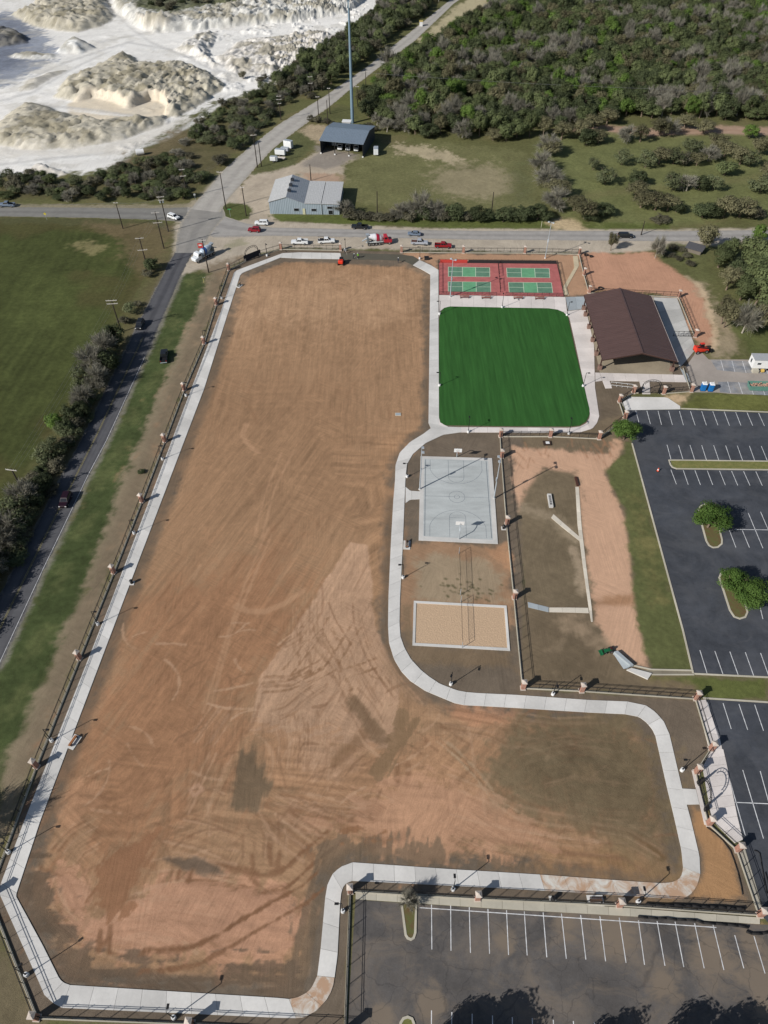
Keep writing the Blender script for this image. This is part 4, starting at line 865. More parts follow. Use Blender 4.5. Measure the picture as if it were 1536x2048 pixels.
# ------------------------------------------------------------------ parking lots
def lot_mat(name, c, crack=0.0, dust=0.0, dustc=ph(150, 130, 104), sp=0.12, washes=()):
    t = NT(name, 0.8, 0, 0.25); p = t.pos()
    c2 = t.mul(c, t.ramp(t.noise(p, sp, 6, .62, 0.6), [(0.28, 0.7), (0.5, 1.0), (0.75, 1.35)]))
    c2 = t.mul(c2, t.ramp(t.noise(p, 0.6, 6, .68), [(0.3, 0.86), (0.7, 1.16)]))
    c2 = t.mul(c2, t.ramp(t.noise(p, 5, 4, .7), [(0.3, 0.88), (0.7, 1.12)]))
    c2 = t.mul(c2, t.ramp(t.noise(p, 0.9, 3, .5), [(0.3, 1.0), (0.64, 1.0), (0.74, .78)]))
    if dust:
        c2 = t.mixf(t.ramp(t.noise(p, 0.1, 6, .66, 0.8), [(0.47, 0.0), (0.62, dust)]), c2, dustc)
        c2 = t.mixf(t.ramp(t.noise(t.mapping(p, (.5, 1, 1)), 0.33, 6, .7, 1.0), [(0.52, 0.0), (0.72, dust)]), c2, dustc)
    for (wx, wy, wr) in washes:      # soil washed in from the earthworks
        vs_ = t.n('ShaderNodeVectorMath', operation='DISTANCE'); vs_.inputs[1].default_value = (wx, wy, 0); t.l(p, vs_.inputs[0])
        md_ = t.n('ShaderNodeMath', operation='DIVIDE'); md_.inputs[1].default_value = wr; t.l(vs_.outputs['Value'], md_.inputs[0])
        ma_ = t.n('ShaderNodeMath', operation='MULTIPLY_ADD'); ma_.inputs[1].default_value = 1.1; t.l(t.noise(t.mapping(p, (.6, 1, 1)), .4, 6, .7, .6), ma_.inputs[0]); t.l(md_.outputs[0], ma_.inputs[2])
        c2 = t.mixf(t.ramp(ma_.outputs[0], [(0.75, .85), (1.25, 0.0)]), c2, dustc)
    if crack:
        wv = t.n('ShaderNodeMix', data_type='VECTOR'); wv.inputs[0].default_value = 0.12
        nn = t.n('ShaderNodeTexNoise', i_Scale=0.35, i_Detail=5); t.l(p, nn.inputs['Vector'])
        va = t.n('ShaderNodeVectorMath', operation='MULTIPLY_ADD'); va.inputs[1].default_value = (3.2, 3.2, 0); t.l(nn.outputs[1], va.inputs[0]); t.l(p, va.inputs[2])
        vo_ = t.n('ShaderNodeTexVoronoi', feature='DISTANCE_TO_EDGE', i_Scale=0.2); t.l(va.outputs[0], vo_.inputs['Vector'])
        c2 = t.mixf(t.ramp(vo_.outputs[0], [(0.002, crack), (0.014, 0.0)]), c2, ph(38, 38, 42))
    t.color(c2); t.bump(t.noise(p, 12, 3), 0.25, 0.02); return t.m
M_LOTA = lot_mat('sealed_asphalt', ph(71, 74, 80), 0.0, 0.25, ph(108, 108, 110))
M_LOTB = lot_mat('old_cracked_asphalt', ph(98, 94, 91), 0.3, 0.5, ph(134, 120, 104), 0.1, [(*at(1420, 1910), 9), (*at(1530, 1970), 11), (*at(1230, 1860), 10), (*at(1130, 1850), 6), (*at(1010, 1880), 4), (*at(860, 2010), 6), (*at(760, 2040), 5), (*at(1330, 1960), 6), (*at(1500, 1880), 5)])
M_LOTC = lot_mat('grey_asphalt', ph(136, 139, 144), 0, 0.5, ph(184, 176, 166), 0.3)
R2 = lambda p: Z(1180, 780, 4.267, p); R3 = lambda p: Z(1180, 1260, 4.267, p); R4 = lambda p: Z(1000, 1640, 2.8657, p); R5 = lambda p: Z(560, 1640, 2.9538, p); S8 = lambda p: Z(1360, 1480, 8.727, p)
def lot(name, poly, mat, z): 
    o = structure(name); MB().prism(ats(poly), -0.05, z).obj('asphalt', mat, o); return o
def stripes(o, tops, bots, z, wd=0.13, mat=None):
    for a, b in zip(tops, bots): line_strip('parking_line', [at(*a), at(*b)], wd, z, mat or M_WHL, o)
lotA = lot('north_parking_lot', [(1251, 820.5), (1362, 819), (1536, 826), (1900, 838), (1900, 1372), (1536, 1354.5), (1386, 1348), (1366, 1262), (1264, 887), (1258, 850)], M_LOTA, 0.02)
stripes(lotA, R2([(390, 175), (485, 177), (580, 178), (670, 180), (763, 181), (857, 182), (953, 182), (1048, 183), (1145, 185), (1243, 190), (1340, 193), (1438, 196), (1535, 199)]),
        R2([(417, 275), (515, 290), (610, 297), (703, 298), (797, 300), (897, 302), (993, 302), (1092, 302), (1190, 304), (1288, 304), (1388, 305), (1488, 307), (1588, 310)]), 0.026)
stripes(lotA, R2([(657, 468), (755, 470), (853, 470), (953, 472), (1055, 472), (1157, 474), (1257, 476), (1360, 478), (1462, 480), (1564, 482)]),
        R2([(690, 590), (793, 592), (893, 595), (993, 597), (1098, 597), (1200, 600), (1302, 602), (1405, 602), (1512, 603), (1616, 606)]), 0.026)
stripes(lotA, R2([(690, 680), (795, 684), (895, 686), (1000, 688), (1105, 690), (1208, 692), (1310, 694), (1415, 696), (1518, 698)]),
        R2([(737, 805), (838, 808), (942, 810), (1047, 810), (1155, 813), (1260, 814), (1365, 816), (1470, 817), (1575, 820)]), 0.026)
stripes(lotA, R2([(1190, 1200), (1300, 1200), (1350, 1050), (1455, 1040), (1230, 1190), (1415, 1700), (1560, 1045)]), R2([(1245, 1345), (1360, 1345), (1475, 1350), (1590, 1355), (1700, 1197), (1475, 1955), (1700, 1360)]), 0.026)
stripes(lotA, R2([(1440, 1765)]), R2([(1700, 1772)]), 0.0268)
stripes(lotA, R3([(937, 172), (1065, 180), (1193, 185), (1325, 190), (1455, 197), (1585, 204)]), R3([(1000, 375), (1135, 380), (1265, 387), (1397, 392), (1527, 398), (1660, 404)]), 0.026)
lotB = lot('east_parking_lot', R3([(985, 592), (1519, 625), (2300, 680), (2300, 2700), (1600, 2600), (1460, 2420), (1300, 1760), (1105, 920)]), M_LOTA, 0.022)
stripes(lotB, R3([(1000, 615), (1135, 625), (1270, 632), (1405, 638), (1540, 646), (1180, 1235), (1303, 1195), (1452, 1205), (1205, 1470)]), R3([(1065, 835), (1205, 845), (1345, 852), (1480, 860), (1615, 870), (1325, 1755), (1480, 1780), (1600, 1740), (1800, 1495)]), 0.028)
lotC = lot('south_parking_lot', [(711, 1798.5), (736, 1801), (1000, 1818.5), (1279, 1834), (1520, 1849), (1900, 1868), (1900, 2400), (660, 2400), (695, 2048)], M_LOTB, 0.018)
stripes(lotC, R5([(895, 500), (1008, 505), (1118, 515), (1228, 525), (1338, 533), (1443, 540)]), R5([(897, 765), (1010, 772), (1125, 785), (1238, 790), (1350, 797), (1460, 800)]), 0.024, 0.12)
stripes(lotC, R4([(247, 530), (352, 537), (462, 545), (572, 552), (683, 560), (793, 575), (900, 580), (1003, 583), (1115, 592), (1220, 598), (1345, 660), (1455, 665)]),
        R4([(268, 787), (380, 795), (492, 800), (605, 810), (722, 818), (828, 830), (945, 835), (1053, 843), (1170, 850), (1283, 860), (1397, 850), (1519, 880)]), 0.024, 0.12)
stripes(lotC, [R5([(825, 518)])[0]], [R4([(1240, 616)])[0]], 0.0252, 0.12)
stripes(lotC, R5([(895, 1125), (1015, 1135), (1135, 1145), (1255, 1155), (1372, 1165), (1490, 1170)]), R5([(893, 1420), (1013, 1430), (1135, 1440), (1257, 1450), (1376, 1460), (1498, 1470)]), 0.024, 0.12)
stripes(lotC, R4([(305, 1145), (420, 1152), (540, 1160)]), R4([(320, 1440), (440, 1440), (560, 1440)]), 0.024, 0.12)
lotD = lot('pavilion_parking_lot', Z(1360, 640, 8.727, [(500, 690), (1100, 690), (2600, 720), (2600, 1340), (900, 1290), (650, 1265), (180, 1260), (190, 1100), (100, 820), (240, 620), (300, 480)]), M_YARD, 0.02)
S6 = lambda p: Z(1360, 640, 8.727, p)
for q in ([(540, 702), (720, 704), (770, 888), (640, 870)], [(722, 704), (905, 710), (955, 905), (772, 888)], [(907, 710), (1090, 720), (1150, 922), (957, 905)], [(1092, 720), (1270, 730), (1340, 930), (1152, 922)], [(1272, 730), (1460, 735), (1530, 940), (1342, 930)], [(1462, 735), (1640, 740), (1720, 950), (1532, 940)],
          [(660, 1080), (830, 1078), (885, 1275), (700, 1262)], [(832, 1078), (1025, 1088), (1090, 1290), (887, 1275)], [(1027, 1088), (1215, 1098), (1280, 1302), (1092, 1290)], [(1217, 1098), (1410, 1105), (1482, 1312), (1282, 1302)], [(1412, 1105), (1600, 1112), (1680, 1325), (1484, 1312)]):
    MB().add([(*p, 0.026) for p in ats(S6(q))][::-1], [(0, 1, 2, 3)]).obj('asphalt_bay', M_LOTC, lotD)
stripes(lotD, S6([(710, 702), (905, 710), (1088, 720), (1270, 728), (1460, 735), (830, 1077), (1022, 1087), (1213, 1097), (1410, 1105)]), S6([(765, 890), (957, 907), (1152, 922), (1342, 932), (1532, 942), (886, 1276), (1091, 1290), (1281, 1302), (1483, 1312)]), 0.032)
def dust_patch(): return None
# kerbs
def kerb(parent, P, wd=0.3, h=0.13, name='kerb', mat=None):
    """one kerb stone run along P as a strip of short blocks"""
    for a, b in zip(P[:-1], P[1:]):
        L = math.hypot(b[0] - a[0], b[1] - a[1]); n = max(1, int(L / 4))
        for k in range(n):
            p = (a[0] + (b[0] - a[0]) * k / n, a[1] + (b[1] - a[1]) * k / n); q = (a[0] + (b[0] - a[0]) * (k + 1) / n, a[1] + (b[1] - a[1]) * (k + 1) / n)
            l = L / n
            MB().box(((p[0] + q[0]) / 2, (p[1] + q[1]) / 2, h / 2 - .02), (l - 0.02, wd, h + .04 + 0.002 * (k % 2)), math.atan2(q[1] - p[1], q[0] - p[0])).obj(name, mat or M_KERB, parent)
kerb(lotA, ats([(1264, 887), (1366, 1262), (1386, 1347)]), 0.32)
kerb(lotA, ats([(1362, 817.5), (1536, 824.5), (1700, 830)]), 0.32)
kerb(lotA, ats(R3([(890, 375), (1519, 405), (2000, 430)])), 0.3)
kerb(lotB, ats(R3([(965, 582), (1519, 618), (2000, 650)])), 0.3)
def loop_kerb(parent, P, wd=0.35, h=0.14):
    n = len(P)
    c = Vector((sum(p[0] for p in P) / n, sum(p[1] for p in P) / n))
    for k in range(n):
        a, b = P[k], P[(k + 1) % n]
        def inn(i):
            p0, p1, p2 = Vector(P[i - 1]), Vector(P[i]), Vector(P[(i + 1) % n])
            t = (p2 - p0).normalized(); nn = Vector((-t.y, t.x))
            if nn.dot(c - p1) < 0: nn = -nn
            q = p1 + nn * wd; return (q.x, q.y)
        MB().prism([a, b, inn((k + 1) % n), inn(k)], -0.02, h + 0.001 * (k % 2)).obj('kerb', M_KERB, parent)
M_ISL = None
def bed_mat(name, c1, c2):
    t = NT(name, 0.95, 0, 0.1); p = t.pos()
    t.color(t.mixf(t.ramp(t.noise(p, 0.8, 5, .7), [(0.35, 0.0), (0.65, 1.0)]), c1, c2)); t.bump(t.noise(p, 9, 3), 0.6, 0.08); return t.m
M_BED = bed_mat('mulch_and_grass', ph(112, 92, 66), ph(104, 108, 66)); M_BEDG = bed_mat('short_island_grass', ph(110, 116, 66), ph(140, 134, 84))
def island(parent, P, mat, name='planting_bed'):
    loop_kerb(parent, P); n = len(P); c = (sum(p[0] for p in P) / n, sum(p[1] for p in P) / n)
    MB().prism([(c[0] + (p[0] - c[0]) * .97, c[1] + (p[1] - c[1]) * .97) for p in P], -0.02, 0.1).obj(name, mat, parent)
island(lotA, ats(R2([(668, 597), (780, 597), (1519, 606), (2600, 630), (2600, 715), (1519, 687), (740, 678), (700, 664), (680, 640)])), M_BEDG)
island(lotA, ats(R2([(935, 990), (915, 1030), (985, 1290), (1010, 1330), (1050, 1352), (1095, 1348), (1130, 1318), (1132, 1280), (1085, 1090), (1040, 990), (985, 970)])), M_BED)
island(lotA, ats(R2([(1110, 1565), (1095, 1600), (1185, 1880), (1225, 1940), (1280, 1960), (1330, 1945), (1350, 1900), (1330, 1830), (1240, 1600), (1190, 1550), (1140, 1545)])), M_BED)
island(lotC, ats(R5([(712, 490), (735, 680), (750, 705), (775, 715), (795, 702), (806, 670), (810, 490)])), M_BED)
island(lotC, ats(R5([(700, 1260), (706, 1195), (725, 1165), (755, 1155), (785, 1168), (798, 1200), (815, 1400), (715, 1400)])), M_BEDG)
# pale strip of pavement along the south and east fences
strip = structure('perimeter_pavement')
panels(strip, [(711, 1781), (860, 1790), (1000, 1798.5), (1300, 1819), (1520, 1835)], [(711, 1798), (860, 1808), (1000, 1817.5), (1300, 1834.5), (1520, 1848)], M_KERB, 3.2, 0.12)
panels(strip, R3([(910, 600), (1010, 990), (1030, 1020)]), R3([(987, 592), (1107, 920), (1135, 1045)]), M_CONC, 3, 0.1)
panels(strip, S8([(395, 470), (560, 1400)]), S8([(815, 420), (1000, 1330)]), M_CONC, 1.8, 0.1)
panels(strip, S8([(560, 1400), (960, 1800)]), S8([(1000, 1330), (1100, 1740)]), M_CONC, 1.8, 0.1)
panels(strip, S8([(395, 470), (560, 150)]), S8([(815, 420), (755, 160)]), M_CONC, 1.8, 0.1)
panels(strip, S8([(205, 520), (430, 1480)]), S8([(290, 600), (520, 1470)]), M_CONC, 2.6, 0.104)
panels(strip, [(1478, 1705), (1522, 1838)], [(1489, 1694), (1530, 1832)], M_KERB, 3, 0.1)
# concrete runnels in the detention basin
ch = structure('drainage_channel')
def runnel(L_, R_): panels(ch, R1(L_), R1(R_), concrete('sandy_concrete', ph(236, 226, 208), 0.2), 2.6, 0.07)
runnel([(1139, 410), (1152, 640), (1185, 900), (1222, 1160), (1236, 1240)], [(1160, 410), (1176, 640), (1206, 900), (1240, 1160), (1246, 1240)])
runnel([(990, 600), (1060, 660), (1164, 742)], [(1004, 578), (1075, 640), (1170, 722)])
runnel([(978, 1152), (1100, 1152), (1218, 1154)], [(978, 1180), (1100, 1182), (1222, 1186)])
panels(ch, R1([(846, 1118), (975, 1150)]), R1([(850, 1150), (975, 1180)]), M_GREYC, 2, 0.08)
panels(ch, R3([(345, 335), (525, 340), (880, 350)]), R3([(345, 352), (525, 380), (885, 378)]), concrete('channel_concrete', ph(150, 142, 124), .2), 3, 0.04)
kerb(ch, ats(R3([(345, 300), (525, 340), (880, 348)])), 0.25, 0.2, 'channel_side', M_KERB)
kerb(ch, ats(R3([(525, 382), (888, 382)])), 0.25, 0.12, 'channel_side', M_KERB)
MB().prism(ats(R3([(350, 330), (525, 375), (490, 425), (310, 345)])), -0.02, 0.3).obj('headwall', M_CONC2, ch)
MB().add([(*p, z) for p, z in zip(ats(R3([(198, 212), (352, 318), (310, 345), (285, 335)])), (0.25, 0.6, 0.6, 0.1))] , [(3, 2, 1, 0)]).obj('flume_floor', M_GREYC, ch)
MB().prism(ats(R3([(196, 206), (225, 196), (362, 316), (330, 318)])), -0.02, 0.9).obj('flume_wall', M_GREYC, ch)
# ------------------------------------------------------------------ brick pillars
ORD = ['first', 'second', 'third', 'fourth', 'fifth', 'sixth', 'seventh', 'eighth', 'ninth', 'tenth', 'eleventh', 'twelfth']
pm_shaft = MB().box((0, 0, 1.15), (0.72, 0.72, 2.3)).mesh('shaft', M_BRICK)
pm_cap = MB().box((0, 0, 2.36), (0.95, 0.95, 0.12)).loft([[(x * .46, y * .46, 2.42) for x, y in ((-1, -1), (1, -1), (1, 1), (-1, 1))], [(x * .08, y * .08, 2.66) for x, y in ((-1, -1), (1, -1), (1, 1), (-1, 1))]]).mesh('cap', M_CAP)
pm_base = MB().box((0, 0, 0.08), (0.95, 0.95, 0.3)).mesh('footing', M_CAP)
def pillar(uv, label, rz=0.0):
    t = thing('brick_pillar', label, 'pillar', at(*uv), rz, 'brick pillars of the park fence')
    put('shaft', pm_shaft, t); put('cap', pm_cap, t); put('footing', pm_base, t); return t
WESTP = [(458, 540.7), (433, 610), (408.5, 688), (369, 781), (330, 883.6), (284.4, 1003.9), (228.3, 1146), (160, 1317.6), (73.8, 1533.6), (-22, 1792)]
for k, p in enumerate(WESTP):
    pillar(p, 'brick pillar with pale cap at the park\'s northwest corner beside the mixer truck' if k == 0 else 'brick pillar with pale cap, %s south of the northwest corner along the west road fence' % ORD[k - 1], R(-20))
SOUTHP = [(75, 2036), (383, 2047.5), (690, 2063)]
for k, p in enumerate(SOUTHP): pillar(p, ['brick pillar at the southwest fence corner, lower left of the photo', 'brick pillar standing midway along the southwestern fence at the photo\'s bottom edge', 'brick pillar where the southwestern fence meets the old parking lot'][k], R(-3))
for p, l in [((700.5, 1783), 'brick pillar inside the walkway bend at the old parking lot\'s corner'), ((954.4, 1797.4), 'brick pillar on the south fence between lamp post and trash bin'), ((1237, 1811), 'brick pillar on the south fence right of the park bench'), ((1518, 1830), 'brick pillar at the fence\'s southeast corner, right edge of the photo'),
             ((1045.6, 1376.7), 'brick pillar where the long basin fence turns east along the walkway'), ((1162.5, 1382.4), 'brick pillar midway on the short fence south of the basin'), ((1391, 1398), 'brick pillar at the corner between basin fence and east parking lot'),
             ((1421.4, 1499), 'brick pillar at the parking lot north of the east arch gate, farther from it'), ((1392, 1545), 'brick pillar right beside the east arch gate on its north side'), ((1416.7, 1648), 'brick pillar beside the east arch gate on its south side'), ((1474, 1700.6), 'brick pillar by the east parking lot between arch gate and southeast corner'),
             ((1000.7, 873.5), 'brick pillar northeast of the basketball court, where two fences meet'), ((1100, 873.5), 'brick pillar above the square drain inlet south of the lawn'), ((1197.6, 878), 'brick pillar left of the dark round tree by the parking lot'), ((1003, 915), 'brick pillar beside the basketball court\'s northeast corner'), ((1013.4, 1048.3), 'brick pillar beside the basketball court\'s southeast corner on the basin fence'), ((1028.4, 1196.4), 'brick pillar on the basin fence beside the volleyball court'),
             ((1238.4, 804.6), 'brick pillar at the corner of the bright concrete pad near the parking lot'), ((1266.3, 786), 'brick pillar left of the arch gate south of the pavilion'), ((1326.4, 787.7), 'brick pillar right of the arch gate south of the pavilion'), ((1382, 783.5), 'brick pillar left of the two blue portable toilets'), ((1249.4, 837.5), 'brick pillar behind the dark round tree at the lot corner'),
             ((1357, 595), 'brick pillar northeast of the pavilion at the red earth yard'), ((1389.5, 674), 'brick pillar beside the red telehandler east of the pavilion'), ((1178, 586), 'brick pillar at the back left corner of the pavilion'), ((1168, 550.4), 'brick pillar between court walkway and red earth yard'), ((1158.4, 509), 'brick pillar at the park\'s northeast corner by the main road'),
             ((926.5, 506), 'brick pillar on the north fence behind the left pickleball court'), ((1049, 506.5), 'brick pillar on the north fence behind the right pickleball court'), ((802.8, 505), 'brick pillar on the north fence in front of the silver pickup'), ((681, 501), 'brick pillar on the north fence between white pickups and mixer truck'), ((562, 499), 'brick pillar on the north fence nearest the northwest arch gate')]:
    pillar(p, l, R(rnd.uniform(-3, 3)))

# ------------------------------------------------------------------ iron fences between pillars
fpost = MB().box((0, 0, 0.98), (0.07, 0.07, 1.96)).mesh('post', M_BLACK)
def mesh_infill(L, h0, h1, step=0.16, r=0.006):
    n = int(L / step); V = []; Fq = []
    for k in range(n):
        x = (k + 0.5) * L / n; b = len(V)
        for z in (h0, h1):
            for a in (0, 2.1, 4.2): V.append((x + r * math.cos(a), r * math.sin(a), z))
        for i in range(3): Fq.append((b + i, b + (i + 1) % 3, b + 3 + (i + 1) % 3, b + 3 + i))
    m = bpy.data.meshes.new('wire_mesh'); m.from_pydata(V, [], Fq); m.materials.append(M_BLACK); return m
def fence(u0, u1, label, h=1.85, foot=True, trim=(0.45, 0.45), group='black iron fence spans round the park', world=False, spacing=2.25, step=0.24):
    a, b = (u0, u1) if world else (at(*u0), at(*u1)); d = math.hypot(b[0] - a[0], b[1] - a[1]); rz = math.atan2(b[1] - a[1], b[0] - a[0])
    ux, uy = math.cos(rz), math.sin(rz); a = (a[0] + ux * trim[0], a[1] + uy * trim[0]); L = d - trim[0] - trim[1]
    t = thing('iron_fence', label, 'fence', a, rz, group)
    z0 = 0.22 if foot else 0.08
    if foot: MB().box((L / 2, 0, 0.06), (L, 0.32, 0.3)).obj('footing', M_KERB, t)
    n = max(1, int(round(L / spacing)))
    for k in range(n + 1):
        o = put('post', fpost, t, (min(max(k * L / n, .04), L - .04), 0, 0)); o.scale = (1, 1, h / 1.85)
    for z in (h, h - 0.22, z0 + 0.08): MB().box((L / 2, 0, z), (L, 0.055, 0.05)).obj('rail', M_BLACK, t)
    put('wire_mesh', mesh_infill(L, z0, h, step), t, kind='stuff')
    return t
for k in range(len(WESTP) - 1):
    fence(WESTP[k], WESTP[k + 1], 'black iron fence span along the west walkway, %s from the northwest corner' % ORD[k])
fence(WESTP[-1], SOUTHP[0], 'black iron fence span angling to the southwest corner along the walkway', step=.2)
fence(SOUTHP[0], SOUTHP[1], 'black iron fence span along the bottom of the photo nearest the southwest corner')
fence(SOUTHP[1], SOUTHP[2], 'black iron fence span along the bottom of the photo towards the old parking lot')
FS = [((690, 2063), (700.5, 1783), 'black iron fence span on the old parking lot\'s left side'), ((700.5, 1783), (954.4, 1797.4), 'black iron fence span behind the bare shrub on the south side'), ((954.4, 1797.4), (1237, 1811), 'black iron fence span behind trash bin and bench on the south side'), ((1237, 1811), (1518, 1830), 'black iron fence span enclosing the ochre soil corner on the south'),
      ((1045.6, 1376.7), (1162.5, 1382.4), 'short black iron fence span south of the basin near the walkway lamp'), ((1162.5, 1382.4), (1391, 1398), 'black iron fence span south of the basin reaching the lot corner'), ((1391, 1398), (1421.4, 1499), 'black iron fence span beside the east lot with striped shadow'), ((1416.7, 1648), (1474, 1700.6), 'black iron fence span south of the east arch gate at an angle'), ((1474, 1700.6), (1518, 1830), 'black iron fence span from the east lot to the southeast corner'),
      ((1000.7, 873.5), (1100, 873.5), 'black iron fence span south of the lawn, left of the drain inlet'), ((1100, 873.5), (1197.6, 878), 'black iron fence span south of the lawn reaching the dark tree'), ((1000.7, 873.5), (1003, 915), 'very short black iron fence span northeast of the basketball court'), ((1003, 915), (1013.4, 1048.3), 'black iron fence span right beside the basketball court'), ((1013.4, 1048.3), (1028.4, 1196.4), 'black iron fence span between basketball and volleyball courts on the basin side'), ((1028.4, 1196.4), (1045.6, 1376.7), 'black iron fence span between volleyball court and basin'),
      ((1238.4, 804.6), (1266.3, 786), 'short black iron fence span angled beside the bright concrete pad'), ((1326.4, 787.7), (1382, 783.5), 'black iron fence span between arch gate and portable toilets'), ((1238.4, 804.6), (1249.4, 837.5), 'short black iron fence span at the head of the parking lot'), ((1249.4, 837.5), (1197.6, 878), 'black iron fence span running behind the dark round tree'),
      ((1357, 595), (1389.5, 674), 'black iron fence span along the red earth yard east of the pavilion'), ((1178, 586), (1357, 595), 'black iron fence span behind the pavilion roof'), ((1168, 550.4), (1178, 586), 'short black iron fence span between court walkway and pavilion'), ((1158.4, 509), (1168, 550.4), 'short black iron fence span at the northeast corner'),
      ((562, 499), (681, 501), 'black iron fence span in front of the two white pickups'), ((802.8, 505), (926.5, 506), 'black iron fence span in front of the red pickup'), ((926.5, 506), (1049, 506.5), 'black iron fence span behind the pickleball courts'), ((1049, 506.5), (1158.4, 509), 'black iron fence span between pickleball courts and main road on the right'), ((1366, 735), (1381, 781), 'black iron fence span between pavilion corner and portable toilets')]
for a, b, l in FS: fence(a, b, l)
G1 = ((458, 540.7), (491, 523)); G2 = ((519, 512), (562, 499))
fence(*G1, 'short black iron fence span left of the northwest arch gate'); fence(*G2, 'short black iron fence span right of the northwest arch gate beside a lamp')
fence((1392, 1545), (1396.7, 1570), 'stub of black iron fence north of the east arch gate', trim=(.4, .1)); fence((1408.7, 1617), (1416.7, 1648), 'stub of black iron fence south of the east arch gate', trim=(.1, .4))
fence((1266.3, 786), (1280.7, 786.5), 'stub of black iron fence left of the pavilion arch gate', trim=(.4, .1)); fence((1316, 787), (1326.4, 787.7), 'stub of black iron fence right of the pavilion arch gate', trim=(.1, .4))
fence((1421.4, 1499), (1392, 1545), 'short black iron fence span stepping back to the east arch gate')
# fence round the pickleball courts
pc = S4([(82, 122), (1218, 134), (1286, 448), (82, 431)])
GP = 'low fences round the pickleball courts'
fence(pc[3], pc[0], 'low black fence on the pickleball courts\' left side', 1.3, False, (.1, .1), GP); fence(pc[1], pc[2], 'low black fence on the pickleball courts\' right side', 1.3, False, (.1, .1), GP)
nf = fence(pc[0], pc[1], 'low black fence with dark windscreen behind the pickleball courts', 1.3, False, (.1, .1), GP)
a_, b_ = at(*pc[0]), at(*pc[1]); Lw = math.hypot(b_[0] - a_[0], b_[1] - a_[1])
MB().box((Lw * .62, -0.05, 0.62), (Lw * .74, 0.02, 1.1)).obj('windscreen', plain('black_mesh_fabric', (0.02, 0.018, 0.02), 0.9), nf)
o = MB().box((Lw * .125, -0.05, 0.62), (Lw * .23, 0.02, 1.1)).obj('windscreen', plain('red_mesh_fabric', ph(196, 70, 62), 0.9), nf); o['label'] = 'red windscreen section'
sf = S4([(82, 434), (640, 441), (720, 442), (1286, 450)])
fence(sf[0], sf[1], 'low black fence in front of the left pickleball courts', 1.3, False, (.1, .1), GP); fence(sf[2], sf[3], 'low black fence in front of the right pickleball courts', 1.3, False, (.1, .1), GP)
fence(S4([(652, 135)])[0], S4([(664, 262)])[0], 'low divider fence between the far pickleball courts', 1.3, False, (.1, .1), GP); fence(S4([(666, 285)])[0], S4([(676, 410)])[0], 'low divider fence between the near pickleball courts', 1.3, False, (.1, .1), GP)

# ------------------------------------------------------------------ walkway lamps
lm_base = MB().tube((0, 0, -0.05), (0, 0, 0.65), 0.34, 0.3, 12).mesh('footing', M_WHITE)
lm_pole = MB().tube((0, 0, 0.6), (0, 0, 0.95), 0.15, 0.09, 8).tube((0, 0, 0.9), (0, 0, 4.45), 0.075, 0.06, 8).mesh('pole', M_BLACK)
lm_arm = MB().box((0.3, 0, 4.42), (0.6, 0.07, 0.07)).mesh('arm', M_BLACK)
lm_head = MB().box((0.72, 0, 4.4), (0.62, 0.36, 0.14), 0, 0.8).mesh('lamp_head', M_BLACK)
LAMPS = [((443.8, 597.4), 0, 'first walkway lamp south of the northwest corner, on the west path'), ((410, 688), 0, 'second walkway lamp south of the northwest corner, on the west path'), ((372.4, 792), 0, 'third walkway lamp south of the northwest corner, beside the west path'), ((325.4, 919), 0, 'fourth walkway lamp south of the northwest corner, beside the west path'), ((268.5, 1067), 0, 'fifth walkway lamp south of the northwest corner, beside the west path'), ((196, 1249), 0, 'sixth walkway lamp south of the northwest corner, beside the west path'), ((104, 1482), 0, 'walkway lamp across the path from the wooden bench on the west side'), ((18, 1705), 0, 'walkway lamp at the left photo edge just above the path bend'), ((54, 1950), 40, 'walkway lamp on the diagonal path near the southwest corner'), ((348, 2035.5), 90, 'walkway lamp at the bottom of the southwestern path'),
         ((534, 512), -60, 'black lamp on white footing right of the northwest arch gate'), ((691, 501.6), -90, 'black lamp post between fence pillar and mixer truck'), ((839.4, 518), -150, 'black lamp post left of the pickleball courts by the fence gap'), ((879, 628.7), 180, 'black lamp at the lawn\'s upper left corner'), ((1004, 615.5), 90, 'black lamp at the middle of the lawn\'s top edge'), ((1133.5, 631), 20, 'black lamp at the lawn\'s upper right corner'), ((879, 772), 180, 'black lamp on the left edge of the lawn'), ((1166, 773), 0, 'black lamp on the right edge of the lawn'),
         ((936.4, 864.6), 90, 'black lamp below the lawn\'s bottom edge on the left'), ((1137.4, 867.5), 90, 'black lamp below the lawn\'s bottom edge on the right'), ((814, 954), 180, 'black lamp between curved walkway and basketball court'), ((806, 1155.8), 180, 'black lamp beside the walkway left of the sandy court'), ((901.6, 1369), -110, 'black lamp below the volleyball court inside the walkway curve'), ((1105.6, 1389), -90, 'black lamp between the two pillars south of the basin'), ((1363.5, 1541), 180, 'black lamp on white footing near the east arch gate'), ((1275.7, 1804), 90, 'black lamp on the south fence right of a pillar'), ((906, 1779), 90, 'black lamp right of the bare shrub on the south fence'), ((686, 1822.8), 180, 'black lamp beside the walkway left of the old parking lot')]
for uv, a, l in LAMPS:
    t = thing('walkway_lamp', l, 'street lamp', at(*uv), R(a), 'walkway lamps of the park')
    put('footing', lm_base, t); put('pole', lm_pole, t); put('arm', lm_arm, t); put('lamp_head', lm_head, t)
